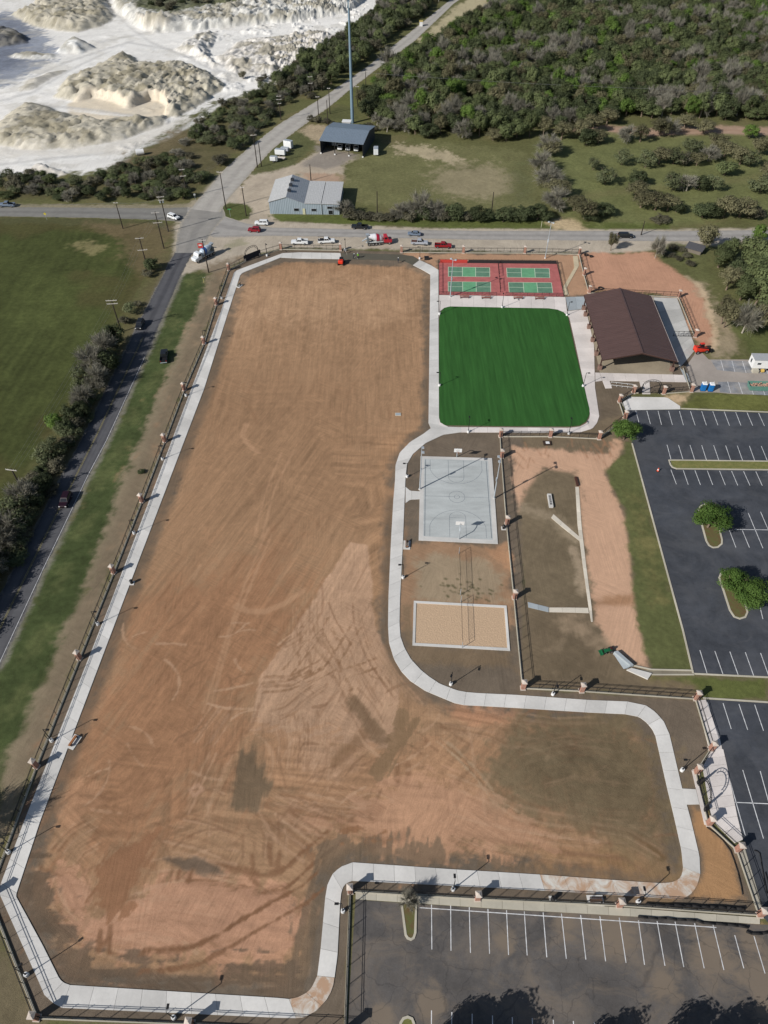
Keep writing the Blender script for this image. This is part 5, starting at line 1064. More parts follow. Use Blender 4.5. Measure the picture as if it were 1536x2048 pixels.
# tall sports floodlights
fl_pole = MB().tube((0, 0, -.05), (0, 0, 12.2), 0.17, 0.09, 10).mesh('pole', M_STEEL)
fl_bar = MB().box((0, 0, 12.2), (0.1, 2.0, 0.1)).mesh('crossbar', M_STEEL)
fl_head = MB().box((0.25, 0, 0.0), (0.5, 0.62, 0.26), 0, 0.85).mesh('floodlight', M_STEEL)
fl_box = MB().box((0.16, 0, 6.1), (0.16, 0.5, 0.9)).mesh('control_box', M_STEEL)
for uv, a, l in [((988, 997), 180, 'tall grey floodlight mast right of the basketball court'), ((839.6, 979), 0, 'tall grey floodlight mast left of the basketball court'), ((900.5, 594), 60, 'tall grey floodlight mast in front of the left pickleball courts'), ((1090.3, 516.6), -120, 'tall grey floodlight mast behind the right pickleball courts')]:
    t = thing('floodlight_mast', l, 'floodlight', at(*uv), R(a), 'sports floodlight masts')
    put('pole', fl_pole, t); put('crossbar', fl_bar, t); put('control_box', fl_box, t); MB().tube((0, 0, -.05), (0, 0, .25), .3, .3, 10).obj('footing', M_CONC2, t)
    for y in (-.75, .75): put('floodlight', fl_head, t, (0.05, y, 12.3))

# ------------------------------------------------------------------ benches, bins, hoops, nets
M_BENCH = plain('brown_bench_slats', ph(168, 112, 70), 0.7, 0, 0.15, 5)
M_BENCHR = plain('reddish_bench_slats', ph(150, 98, 84), 0.7, 0, 0.15, 5)
def bench(uv, rz, label, L=1.9, mat=None, pad=True, back=True):
    t = thing('park_bench', label, 'bench', at(*uv), R(rz), 'benches of the park')
    mat = mat or M_BENCH
    if pad: MB().box((0.1, 0, 0.03), (1.5, L + .5, 0.16)).obj('pad', M_CONC2, t)
    for k in range(3): MB().box((-0.15 + 0.17 * k, 0, 0.56), (0.14, L, 0.05)).obj('slat', mat, t)
    if back:
        for k in range(2): MB().box((0.36 + .03 * k, 0, 0.78 + 0.2 * k), (0.05, L, 0.15)).obj('slat', mat, t)
    for y in (-L / 2 + .2, L / 2 - .2):
        MB().box((0.05, y, 0.3), (0.5, 0.07, 0.5)).box((0.4, y, 0.65), (0.05, 0.06, 0.85)).obj('leg', M_BLACK, t)
    return t
bench((147, 1484), -20, 'wooden bench on its pad beside the west path, facing the road', 2.0)
bench((477.5, 572), -25, 'small bench on a concrete pad near the northwest corner', 1.5, plain('grey_bench_slats', ph(130, 130, 112), .7))
bench((814.5, 1090.5), 180 - 4, 'wooden bench between walkway and sandy court', 1.9)
bench((1191, 1803), 90, 'bench on a white pad against the south fence', 1.9, plain('dark_bench_slats', ph(100, 78, 62), .7))
for p, l in [((929, 597), 'leftmost'), ((972, 598), 'second from left'), ((1036, 598.5), 'third from left'), ((1079, 599.5), 'rightmost')]:
    bench(p, 90, l + ' of the four long benches in front of the pickleball fence', 2.9, M_BENCHR, False)
tr_body = MB().tube((0, 0, 0), (0, 0, 0.95), 0.3, 0.33, 12).mesh('body', M_BLACK); tr_lid = MB().tube((0, 0, 0.95), (0, 0, 1.12), 0.36, 0.2, 12).mesh('lid', M_BLACK); tr_pad = MB().box((0, 0, .03), (1.0, 1.0, .16)).mesh('pad', M_CONC2)
for p, l in [((264, 1166.5), 'black trash bin on a small pad beside the west path'), ((1105, 1799.5), 'black trash bin on a white pad by the south fence'), ((1007, 1057), 'black trash bin near the basketball court\'s lower right corner')]:
    t = thing('trash_bin', l, 'trash bin', at(*p), 0, 'black trash bins'); put('body', tr_body, t); put('lid', tr_lid, t); put('pad', tr_pad, t)
def hoop(uv, rz, label):
    t = thing('basketball_hoop', label, 'basketball hoop', (*at(*uv), 0.1), rz, 'basketball hoops')
    MB().tube((0, 0, 0), (0, 0, 2.6), .1, .09, 8).tube((0, 0, 2.6), (0.7, 0, 3.15), .09, .08, 8).tube((0.7, 0, 3.15), (1.5, 0, 3.35), .08, .07, 8).obj('post', M_STEEL, t)
    bb_ = MB().box((1.55, 0, 3.45), (0.05, 1.83, 1.07)).obj('backboard', M_WHITE, t)
    b = MB()
    for y0, y1, z0, z1 in ((-.3, .3, 3.55, 3.6), (-.3, .3, 3.15, 3.2), (-.3, -.25, 3.2, 3.55), (.25, .3, 3.2, 3.55)): b.box((1.583, (y0 + y1) / 2, (z0 + z1) / 2), (.006, y1 - y0, z1 - z0))
    b.obj('target_square', M_BLACK, bb_)
    P = [(1.86 + .23 * math.cos(2 * PI * k / 14), .23 * math.sin(2 * PI * k / 14), 3.05) for k in range(15)]
    MB().path(P, .016, 5).obj('rim', plain('orange_rim', ph(200, 90, 40), .5), t)
cdir = math.atan2(ey.y, ey.x)
hoop((913.5, 914), cdir + PI, 'basketball hoop with white backboard at the court\'s far end'); hoop((918, 1079), cdir, 'basketball hoop with white backboard at the court\'s near end')
def vnet(u0, u1, label):
    a, b = at(*u0), at(*u1); d = math.hypot(b[0] - a[0], b[1] - a[1]); rz = math.atan2(b[1] - a[1], b[0] - a[0])
    t = thing('volleyball_net', label, 'volleyball net', a, rz, 'volleyball nets')
    for x in (0, d): MB().tube((x, 0, -.05), (x, 0, 2.1), .06, .05, 8).obj('post', M_STEEL, t)
    for z, r in ((2.02, .035), (1.15, .03)): MB().box((d / 2, 0, z), (d - .3, .012, r * 2)).obj('tape', plain('dark_net_tape', ph(70, 62, 52), .8), t)
    m = MB()
    for k in range(int((d - 1.6) / .3) + 1): m.box((.8 + k * .3, 0, 1.58), (.008, .008, .85))
    for z in (1.3, 1.45, 1.6, 1.75, 1.9): m.box((d / 2, 0, z), (d - 1.6, .008, .008))
    m.box((.8, 0, 1.58), (.05, .012, .85)).box((d - .8, 0, 1.58), (.05, .012, .85)); m.obj('netting', M_BLACK, t, kind='stuff')
vnet((918, 1107), (920.6, 1190), 'volleyball net over the bare sand between the two courts'); vnet((921.6, 1204.6), (924, 1296), 'volleyball net across the framed sand court')
t = thing('drain_inlet', 'square concrete drain inlet with dark opening south of the lawn', 'drain', at(1094, 887)); MB().box((0, 0, .12), (1.9, 1.5, .3)).obj('collar', concrete('dark_concrete', ph(70, 56, 48)), t); MB().box((0.1, 0, .29), (.9, .8, .05)).obj('grate', M_WHITE, t)
t = thing('manhole_cover', 'pale square manhole cover in the dirt left of the lawn', 'manhole', at(796, 829)); MB().box((0, 0, .05), (1.5, 1.1, .14)).obj('frame', M_KERB, t); MB().box((0, 0, .13), (1.2, .8, .04)).obj('lid', M_STEEL, t)
t = thing('drain_headwall', 'white concrete outlet with dark slots in the detention basin', 'drain', at(1100, 1003), R(-2)); MB().box((0, 0, .25), (.9, 4.0, .5)).obj('wall', M_CONC2, t)
for k in range(5): MB().box((0, -1.2 + .6 * k, .505), (.5, .35, .03)).obj('slot', M_BLACK, t)
t = thing('sewer_riser', 'dark pipe riser at the top end of the basin runnel', 'pipe', at(1153, 964)); MB().box((0, 0, .2), (.5, 2.8, .4)).obj('wall', plain('rusty_brown_steel', ph(80, 50, 40), .8), t)

# ------------------------------------------------------------------ pavilion
M_ROOF = None
def seam_mat(name, c, sp, amt=.12, rough=.5):
    t = NT(name, rough, 0.0, .3); p = t.coord()
    c2 = t.mul(c, t.ramp(t.noise(t.mapping(p, (.3, 1.5, .3)), .8, 5, .6), [(0.3, 1 - amt), (0.7, 1 + amt)])); t.color(c2); return t.m
M_ROOF = seam_mat('brown_metal_roofing', ph(94, 74, 70), .4, .12)
M_DBROWN = plain('dark_brown_steel', ph(72, 50, 44), .6)
pv = thing('pavilion', 'open brick pavilion with large brown gabled metal roof', 'pavilion', (69.15, 173.0, 0), R(-2.3))
RW, RL, EZ, RZ = 9.95, 16.25, 4.0, 6.45
for s in (-1, 1):
    nseam = 40
    slab_ = MB().loft([[(0, y, RZ), (s * RW, y, EZ), (s * RW, y, EZ + .12), (0, y, RZ + .12)] for y in (-RL, RL)]).obj('roof_slope', M_ROOF, pv)
    b = MB()
    for k in range(nseam + 1):
        y = -RL + .03 + (2 * RL - .06) * k / nseam
        b.loft([[(x, y - .02, z + .12), (x, y + .02, z + .12), (x, y + .02, z + .19), (x, y - .02, z + .19)] for x, z in ((s * .12, RZ - .03), (s * (RW - .02), EZ + .005))])
    b.obj('standing_seam', M_ROOF, slab_, kind='stuff')
    MB().box((s * (RW + .06), 0, EZ + .02), (.12, 2 * RL, .2)).obj('gutter', plain('pale_gutter', ph(210, 198, 190), .5) if s > 0 else M_DBROWN, pv)
    for y in (-RL + .1, RL - .1):
        MB().loft([[(0, y - .06, RZ - .35), (0, y + .06, RZ - .35), (0, y + .06, RZ - .02), (0, y - .06, RZ - .02)], [(s * RW, y - .06, EZ - .3), (s * RW, y + .06, EZ - .3), (s * RW, y + .06, EZ - .02), (s * RW, y - .06, EZ - .02)]]).obj('fascia', M_DBROWN, pv)
MB().box((0, 0, RZ + .2), (.5, 2 * RL, .1)).obj('ridge_cap', M_ROOF, pv)
ys = [-14.9, -8.3, -1.7, 4.9, 11.5, 15.2]
for s in (-1, 1):
    for k, y in enumerate(ys[:5] + [15.0]):
        x = s * 9.55 if k else s * 9.7
        c = MB().box((x, y, 2.4), (.3, .3, 3.4)).obj('column', M_DBROWN, pv)
        MB().box((x, y, .6), (.95, .95, 1.2)).box((x, y, 1.24), (1.05, 1.05, .1)).obj('brick_base', M_BRICKB, c)
for y in ys[:5] + [15.0]:
    MB().loft([[(-9.7, y - .12, 3.5), (-9.7, y + .12, 3.5), (-9.7, y + .12, 3.9), (-9.7, y - .12, 3.9)], [(0, y - .12, 5.6), (0, y + .12, 5.6), (0, y + .12, 6.3), (0, y - .12, 6.3)], [(9.7, y - .12, 3.5), (9.7, y + .12, 3.5), (9.7, y + .12, 3.9), (9.7, y - .12, 3.9)]]).obj('rafter', M_DBROWN, pv)
# lattice gate between pavilion and east fence
def lattice(u0, u1, label):
    a, b = at(*u0), at(*u1); d = math.hypot(b[0] - a[0], b[1] - a[1]); rz = math.atan2(b[1] - a[1], b[0] - a[0])
    t = thing('swing_gate', label, 'gate', a, rz)
    MB().box((d / 2, 0, 1.8), (d, .07, .08)).box((d / 2, 0, .3), (d, .07, .08)).obj('frame', M_BLACK, t)
    n = 4
    for k in range(n + 1): MB().box((d * k / n, 0, 1.05), (.07, .07, 1.5)).obj('upright', M_BLACK, t)
    for k in range(n): MB().tube((d * k / n, 0, .32), (d * (k + 1) / n, 0, 1.78), .035, .035, 4).obj('brace', M_BLACK, t)
lattice((1345, 673.5), (1386, 674), 'black cross-braced swing gate between pavilion and pillar')

# ------------------------------------------------------------------ arch gates
def arch_gate(u0, u1, label, dark=False, hp=2.9, hw=1.0):
    a, b = at(*u0), at(*u1); d = math.hypot(b[0] - a[0], b[1] - a[1]); rz = math.atan2(b[1] - a[1], b[0] - a[0])
    t = thing('arch_gate', label, 'gate', a, rz, 'black arched gateways of the park')
    for x in (0, d): MB().box((x, 0, hp / 2), (.22, .22, hp)).obj('post', M_BLACK, t)
    rise = 1.5
    def A(r0, k, n=18): th = PI * k / n; return (d / 2 - (d / 2 - r0) * math.cos(th), 0, hp + (rise - r0) * math.sin(th))
    for r0 in (0, .45): MB().path([A(r0, k) for k in range(19)], .07, 6).obj('arch_bar', M_BLACK, t)
    m = MB()
    for k in range(1, 18, 2): m.tube(A(0, k), A(.45, k), .03, .03, 5)
    m.obj('arch_rungs', M_BLACK, t)
    for s in (0, 1):
        x0, x1 = (.15, d / 2 - .04) if s == 0 else (d / 2 + .04, d - .15)
        lf = MB().box(((x0 + x1) / 2, 0, .25), (x1 - x0, .06, .07)).box(((x0 + x1) / 2, 0, 1.7), (x1 - x0, .06, .07)).box((x0 + .03, 0, .98), (.06, .06, 1.4)).box((x1 - .03, 0, .98), (.06, .06, 1.4)).obj('gate_leaf', M_BLACK, t)
        m = MB()
        for k in range(1, 6): m.box((x0 + (x1 - x0) * k / 6, 0, .98), (.025, .025, 1.4))
        m.obj('gate_bar', M_BLACK, lf)
    if dark: MB().box((d / 2, -.08, 1.2), (d + 1.6, .04, 2.0)).obj('cover_sheet', plain('dark_blue_tarpaulin', (0.016, 0.018, 0.026), .7), t)
    for x in (-.35, d + .35): MB().box((x, 0, .5), (.45, .45, 1.0)).obj('plinth', M_CAP if dark else M_BLACK, t)
    return t
arch_gate((1397, 1571), (1408.7, 1617), 'black arched gateway opening onto the east parking lot')
arch_gate((1281, 786.5), (1316, 787), 'black arched gateway south of the pavilion by the concrete pad')
arch_gate((492.5, 522.5), (517.5, 512.5), 'arched gateway hung with dark sheets at the northwest corner', True, 2.9)

# ------------------------------------------------------------------ buildings across the road
def rib_mat(name, c, sc=1.6, amt=.2, rough=.5):
    t = NT(name, rough, .1, .3); p = t.coord()
    wv = t.n('ShaderNodeTexWave', wave_type='BANDS', bands_direction='X', i_Scale=sc); t.l(p, wv.inputs['Vector'])
    c2 = t.mul(c, t.ramp(wv.outputs[1], [(0.2, 1 - amt), (0.8, 1 + amt * .4)]))
    c2 = t.mul(c2, t.ramp(t.noise(t.mapping(p, (2.5, 1, .3)), .9, 5, .65), [(0.3, .82), (0.7, 1.1)])); t.color(c2); t.bump(wv.outputs[1], .3, .05); return t.m
M_CORR = rib_mat('corrugated_blue_grey_wall', ph(168, 182, 192), .5, .25)
M_ROOFW = rib_mat('pale_metal_roof', ph(206, 206, 204), .5, .06); M_ROOFG = rib_mat('shaded_metal_roof', ph(166, 172, 178), .5, .06)  # grey copy for the gable slope off the sun, shade in its colour
wh = thing('metal_warehouse', 'corrugated pale metal warehouse with gable and flat-roofed extension', 'warehouse', (-40.9, 252.4, 0), R(-2.2))
WD = 18.6; EH = 4.3; PKX = 6.4; PK = 6.2; GX_ = 12.6; x2, x3 = 18.7, 25.2
MB().extrude_xz([(0, 0), (GX_, 0), (GX_, 4.0), (PKX, PK - .1), (0, EH)], .02, WD).obj('wall', M_CORR, wh)
MB().box(((GX_ + x2) / 2 + .01, WD / 2, 1.95), (x2 - GX_, WD - .1, 3.9)).obj('wall', M_CORR, wh); MB().box(((x2 + x3) / 2 + .12, WD / 2 + .05, 1.9), (x3 - x2 - .2, WD - .1, 3.8)).obj('wall', M_CORR, wh)
def slab2(x0, z0, x1, z1, mat, th=.1, y0=-.25, y1=None):
    y1 = WD + .25 if y1 is None else y1
    return MB().loft([[(x0, y, z0), (x1, y, z1), (x1, y, z1 + th), (x0, y, z0 + th)] for y in (y0, y1)]).obj('roof', mat, wh)
slab2(-.25, EH, PKX, PK, M_ROOFW); rg = slab2(PKX, PK, GX_ + .1, 4.02, M_ROOFG); slab2(GX_ + .12, 3.98, x2, 3.95, M_ROOFW); slab2(x2 + .2, 3.9, x3 + .25, 3.82, M_ROOFW)
for y in (5.0, 9.6, 14.2):
    MB().box((PKX + .5, y, PK + .25), (1.1, 1.3, .7)).obj('ridge_vent', plain('dark_vent_louvre', (.03, .032, .036), .6), wh)
for x, z, w_, h_ in ((9.7, 1.7, 1.7, .9), (16.0, 1.7, 1.7, .8), (21.8, 2.6, 1.8, .8), (22.0, .9, 1.5, 1.4)):
    f = MB().box((x, -.03, z), (w_ + .25, .1, h_ + .25)).obj('window', M_STEEL, wh); MB().box((x, -.09, z), (w_, .04, h_)).obj('pane', M_GLASS, f)
MB().box((12.4, -.05, 1.05), (.9, .1, 2.1)).obj('door', plain('cream_door', ph(206, 204, 170), .6), wh)
MB().box((x2 + .1, -.06, 2.0), (.16, .16, 4.0)).obj('downpipe', M_STEEL, wh)
# open shed
sh = thing('open_shed', 'open-fronted dark shed with blue-grey gabled metal roof', 'shed', (-25.7, 307.4, 0), R(-13.4))
SW, SD, SE, SRZ = 18.1, 20.0, 5.0, 6.7
M_SHED = rib_mat('charcoal_metal_cladding', ph(74, 82, 92), .5, .2); M_SHR = rib_mat('blue_grey_metal_roof', ph(128, 142, 156), .5, .1)
MB().extrude_xz([(0, 0), (.15, 0), (.15, SE), (0, SE)], 0.05, SD).obj('wall', M_SHED, sh)
for x in (0, SW - .15):
    P = [(x, 0.05), (x, SD)]
    MB().loft([[(x, .05, SE - .02), (x + .15, .05, SE - .02), (x + .15, SD / 2, SRZ - .02), (x, SD / 2, SRZ - .02)], [(x, SD, SE - .02), (x + .15, SD, SE - .02), (x + .15, SD / 2, SRZ - .021), (x, SD / 2, SRZ - .021)]]).obj('gable', M_SHED, sh)
MB().box((SW - .075, SD / 2, SE / 2 - .02), (.15, SD - .1, SE)).obj('wall', M_SHED, sh); MB().box((SW / 2, SD - .05, SE / 2 - .02), (SW - .3, .12, SE)).obj('wall', M_SHED, sh); MB().box((SW / 2, 9, 2.3), (SW - .3, .12, 4.6)).obj('partition', M_SHED, sh)
for y0, z0, y1, z1 in ((-.4, SE, SD / 2, SRZ), (SD / 2, SRZ, SD + .4, SE)):
    MB().loft([[(-.3, y0, z0), (SW + .3, y0, z0), (SW + .3, y0, z0 + .14), (-.3, y0, z0 + .14)], [(-.3, y1, z1), (SW + .3, y1, z1), (SW + .3, y1, z1 + .14), (-.3, y1, z1 + .14)]]).obj('roof', M_SHR, sh)
for x in (.1, 6.1, 12.1, 18.0):
    p = MB().box((x, -.1, SE / 2), (.22, .22, SE)).obj('post', M_BLACK, sh); MB().box((x, -.1, .2), (.6, .6, .4)).obj('post_base', M_WHITE, p)
MB().box((3.4, 8.7, 1.6), (2.0, .3, 2.8)).obj('door', M_WHITE, sh)
# monopole and its compound
mp = thing('cell_tower', 'tall slender blue-grey monopole antenna tower behind the shed', 'tower', (*at(705, 246), 0))
M_MONO = plain('blue_grey_galvanised', ph(128, 152, 168), .5, .1, .06)
for k in range(6):
    MB().tube((0, 0, k * 7.5), (0, 0, (k + 1) * 7.5 + (.02 if k < 5 else 1.5)), .75 - .06 * k, .70 - .06 * k, 14).obj('pole_section', M_MONO, mp)
for z in (43.2, 46): MB().path([(1.6 * math.cos(2 * PI * k / 6), 1.6 * math.sin(2 * PI * k / 6), z) for k in range(7)], .07, 5).obj('platform_ring', M_MONO, mp)
for k in range(9):
    a = 2 * PI * k / 9; MB().box((1.75 * math.cos(a), 1.75 * math.sin(a), 44.3), (.2, .36, 2.0), a).obj('antenna_panel', M_WHITE, mp)
for k in range(3):
    a = 2 * PI * k / 3; MB().tube((.4 * math.cos(a), .4 * math.sin(a), 43.4), (1.6 * math.cos(a), 1.6 * math.sin(a), 43.2), .05, .05, 5).obj('strut', M_MONO, mp)
cb = thing('equipment_cabin', 'small white equipment cabin at the foot of the tower', 'cabin', (*at(694, 256), 0), R(-8)); MB().box((0, 0, 1.4), (3.6, 2.6, 2.8)).obj('wall', plain('pale_cabin_wall', ph(196, 198, 200), .6), cb); MB().box((0, 0, 2.9), (4.0, 3.0, .2)).obj('roof', M_WHITE, cb); MB().box((.6, -1.33, 1.1), (.9, .06, 2)).obj('door', M_STEEL, cb)
hut = thing('low_hut', 'low grey tarpaulin roofed hut under the bushes near the main road', 'hut', (*at(1388, 503), 0), R(-35)); MB().box((0, 0, .7), (5, 3, 1.4)).obj('wall', plain('weathered_plank', ph(120, 112, 100), .8), hut); MB().loft([[(-2.9, -1.8, 1.3), (2.9, -1.8, 1.3), (2.9, -1.8, 1.38), (-2.9, -1.8, 1.38)], [(-2.9, 1.8, 2.0), (2.9, 1.8, 2.0), (2.9, 1.8, 2.08), (-2.9, 1.8, 2.08)]]).obj('roof', plain('dark_roofing_felt', ph(84, 84, 88), .8, 0, .2), hut)
# ------------------------------------------------------------------ vehicles
def wheel_meshes(r, wd):
    ty = MB().tube((0, -wd / 2, 0), (0, wd / 2, 0), r, r, 14).mesh('tyre', M_TYRE); ri = MB().tube((0, -wd / 2 - .01, 0), (0, wd / 2 + .01, 0), r * .58, r * .58, 10).mesh('rim', M_RIM); return ty, ri
W34, W30, W50 = wheel_meshes(.38, .26), wheel_meshes(.33, .22), wheel_meshes(.52, .32)
def wheels(t, xs, y, wm, r, axial=False):
    for x in xs:
        for s in (-1, 1):
            o = put('wheel', wm[0], t, (x, s * y, r)); put('rim', wm[1], o)
def ring(x, w_, z0, z1, r=.12): return [(x, -w_ + r, z0), (x, w_ - r, z0), (x, w_, z0 + r), (x, w_, z1 - r), (x, w_ - r, z1), (x, -w_ + r, z1), (x, -w_, z1 - r), (x, -w_, z0 + r)]
def carpaint(name, c): return plain(name, c, .28, 0.0, .03, 2, .5)
def cabin(t, mat, xa, xb, xc, xd, w0, w1, z0, z1):
    """greenhouse: base from xa (front) to xd (rear), roof from xb to xc"""
    rg_ = lambda z, x0, x1, w_: [(x0, -w_, z), (x0, w_, z), (x1, w_, z), (x1, -w_, z)]
    c = MB().loft([rg_(z0, xa, xd, w0), rg_(z1, xb, xc, w1), rg_(z1 + .05, xb - .06, xc + .06, w1 - .08)]).obj('cabin', mat, t)
    e = .012
    def win(nm, q): MB().add(q, [(0, 1, 2, 3)]).obj(nm, M_GLASS, c)
    def lerp(a, b, k): return a + (b - a) * k
    for nm, x0, x1, sg in (('windshield', xa, xb, 1), ('rear_window', xd, xc, -1)):
        q = [(lerp(x0, x1, .1) + e * sg, -lerp(w0, w1, .1) + .1, lerp(z0, z1, .1)), (lerp(x0, x1, .1) + e * sg, lerp(w0, w1, .1) - .1, lerp(z0, z1, .1)), (lerp(x0, x1, .9) + e * sg, lerp(w0, w1, .9) - .1, lerp(z0, z1, .9)), (lerp(x0, x1, .9) + e * sg, -lerp(w0, w1, .9) + .1, lerp(z0, z1, .9))]
        win(nm, q)
    for s in (-1, 1):
        xm = (xa + xd) / 2
        for u0, u1 in ((.08, .48), (.52, .92)):
            f = lambda u, k: lerp(lerp(xa, xb, k), lerp(xd, xc, k), u)
            win('side_window', [(f(u0, .15), s * (lerp(w0, w1, .15) + e), lerp(z0, z1, .15)), (f(u1, .15), s * (lerp(w0, w1, .15) + e), lerp(z0, z1, .15)), (f(u1, .88), s * (lerp(w0, w1, .88) + e), lerp(z0, z1, .88)), (f(u0, .88), s * (lerp(w0, w1, .88) + e), lerp(z0, z1, .88))])
    return c
def lights(t, xf, xr, y, zf, zr):
    for s in (-1, 1):
        MB().box((xf, s * y, zf), (.06, .34, .2)).obj('headlight', M_LENS, t); MB().box((xr, s * y, zr), (.06, .22, .3)).obj('tail_light', M_REDL, t)
def veh(name, label, cat, uv, uv_front, group, z=0.03):
    a, b = at(*uv), at(*uv_front)
    return thing(name, label, cat, (a[0], a[1], z), math.atan2(b[1] - a[1], b[0] - a[0]), group)
def pickup(uv, uf, mat, label, group='vehicles on and beside the roads', load=None):
    t = veh('pickup_truck', label, 'pickup truck', uv, uf, group)
    MB().loft([ring(2.8, .82, .5, .95), ring(2.7, .95, .42, 1.08), ring(1.0, .98, .42, 1.16), ring(.9, .98, .42, 1.12), ring(-.95, .98, .42, 1.12)]).obj('body', mat, t)
    cabin(t, mat, 1.25, .55, -.75, -.95, .9, .74, 1.1, 1.82)
    bd = MB().box((-1.9, 0, .62), (1.9, 1.7, .3)).box((-1.9, .92, .8), (1.95, .1, .72)).box((-1.9, -.92, .8), (1.95, .1, .72)).box((-2.86, 0, .8), (.08, 1.9, .72)).obj('bed', mat, t)
    MB().box((-1.9, 0, .79), (1.8, 1.68, .04)).obj('bed_floor', M_BLACK, bd)
    MB().box((2.84, 0, .5), (.14, 1.8, .22)).obj('bumper', M_STEEL, t); MB().box((-2.95, 0, .5), (.14, 1.8, .2)).obj('bumper', M_STEEL, t)
    MB().box((2.82, 0, .82), (.04, 1.1, .24)).obj('grille', M_BLACK, t)
    wheels(t, (1.85, -1.85), .86, W34, .38); lights(t, 2.79, -2.9, .76, .85, .95)
    if load == 'rack':
        m = MB()
        for x in (-1.0, -2.8):
            for y in (-.9, .9): m.box((x, y, 1.5), (.06, .06, .8))
        m.box((-1.9, .9, 1.9), (2.0, .06, .06)).box((-1.9, -.9, 1.9), (2.0, .06, .06)); m.obj('rack', M_BLACK, t); MB().box((-1.7, .1, 1.1), (1.1, 1.2, .5)).obj('tool_box', M_BLACK, t)
    if load == 'boxes':
        MB().box((-1.9, .8, 1.25), (1.9, .3, .3)).obj('side_box', mat, t); MB().box((-1.9, -.8, 1.25), (1.9, .3, .3)).obj('side_box', mat, t)
    if load == 'brown': MB().box((-1.9, 0, .95), (1.7, 1.6, .3)).obj('cargo', plain('brown_cargo', ph(96, 66, 56), .8), t)
    return t
def suv(uv, uf, mat, label, group='vehicles on and beside the roads', L=4.7):
    t = veh('suv', label, 'suv', uv, uf, group); h = L / 2
    MB().loft([ring(h, .75, .45, .85), ring(h - .12, .92, .35, 1.0), ring(h - 1.25, .95, .32, 1.1), ring(-h + .15, .95, .32, 1.1), ring(-h, .84, .45, 1.0)]).obj('body', mat, t)
    cabin(t, mat, h - 1.15, h - 1.85, -h + .4, -h + .08, .88, .72, 1.06, 1.68)
    wheels(t, (h - .9, -h + .9), .82, W34, .38); lights(t, h - .02, -h + .02, .7, .8, .95); MB().box((h + .0, 0, .5), (.08, 1.6, .18)).obj('bumper', M_BLACK, t)
    return t
def sedan(uv, uf, mat, label, group='vehicles on and beside the roads', L=4.6):
    t = veh('sedan', label, 'car', uv, uf, group); h = L / 2
    MB().loft([ring(h, .7, .42, .72), ring(h - .15, .88, .32, .84), ring(h - 1.3, .9, .3, .94), ring(-h + .8, .9, .3, .96), ring(-h + .1, .86, .34, .92), ring(-h, .74, .45, .8)]).obj('body', mat, t)
    cabin(t, mat, h - 1.25, h - 2.0, -h + 1.15, -h + .6, .84, .64, .9, 1.42)
    wheels(t, (h - .85, -h + .9), .8, W30, .33); lights(t, h - .04, -h + .02, .66, .64, .74)
    return t
V_W = carpaint('white_car_paint', ph(238, 240, 240)); V_R = carpaint('dark_red_car_paint', ph(140, 26, 40)); V_R2 = carpaint('red_truck_paint', ph(150, 32, 38)); V_K = carpaint('black_car_paint', (.012, .013, .015)); V_S = carpaint('silver_car_paint', ph(176, 180, 188)); V_B = carpaint('blue_grey_car_paint', ph(116, 130, 148))
E = lambda x, y: (480 + x / 3.2, 380 + y / 3.2)
pickup((15, 413), (-40, 413), V_B, 'blue-grey pickup cut off by the left photo edge')
suv((348, 437.5), (370, 445), V_W, 'white suv turning at the junction from the side road')
suv(E(140, 222), E(40, 220), V_W, 'white suv on the main road above the dark red car', L=4.9)
suv(E(93, 266), E(20, 262), V_R, 'dark red suv on the main road nearest the junction', L=4.4)
pickup(E(382, 345), E(280, 345), V_W, 'white utility pickup with side boxes parked by the north fence', load='boxes')
pickup(E(555, 338), E(640, 335), V_W, 'white crew pickup with black rack parked by the north fence', load='rack')
pickup(E(765, 246), E(690, 243), V_K, 'black pickup driving on the main road')
sedan(E(1115, 290), E(1040, 286), V_B, 'blue-grey sedan driving on the main road')
pickup(E(1150, 348), E(1240, 352), V_S, 'silver pickup with brown load parked by the north fence', load='brown')
pickup(E(1300, 367), E(1390, 370), V_R2, 'bright red pickup parked by the north fence')
suv((1250, 475), (1300, 476), V_K, 'dark suv on the main road behind a bare tree', L=5.2)
suv((281, 653), (265, 690), V_K, 'black suv driving on the west road', L=4.6)
pickup((329, 716), (331, 690), V_K, 'black pickup parked on the green verge of the west road')
suv((133, 1004), (110, 1060), carpaint('shaded_maroon_paint', ph(40, 14, 24)), 'maroon car in the tree shade on the west road', L=4.5)  # paint darkened to carry the tree shade the car stands in
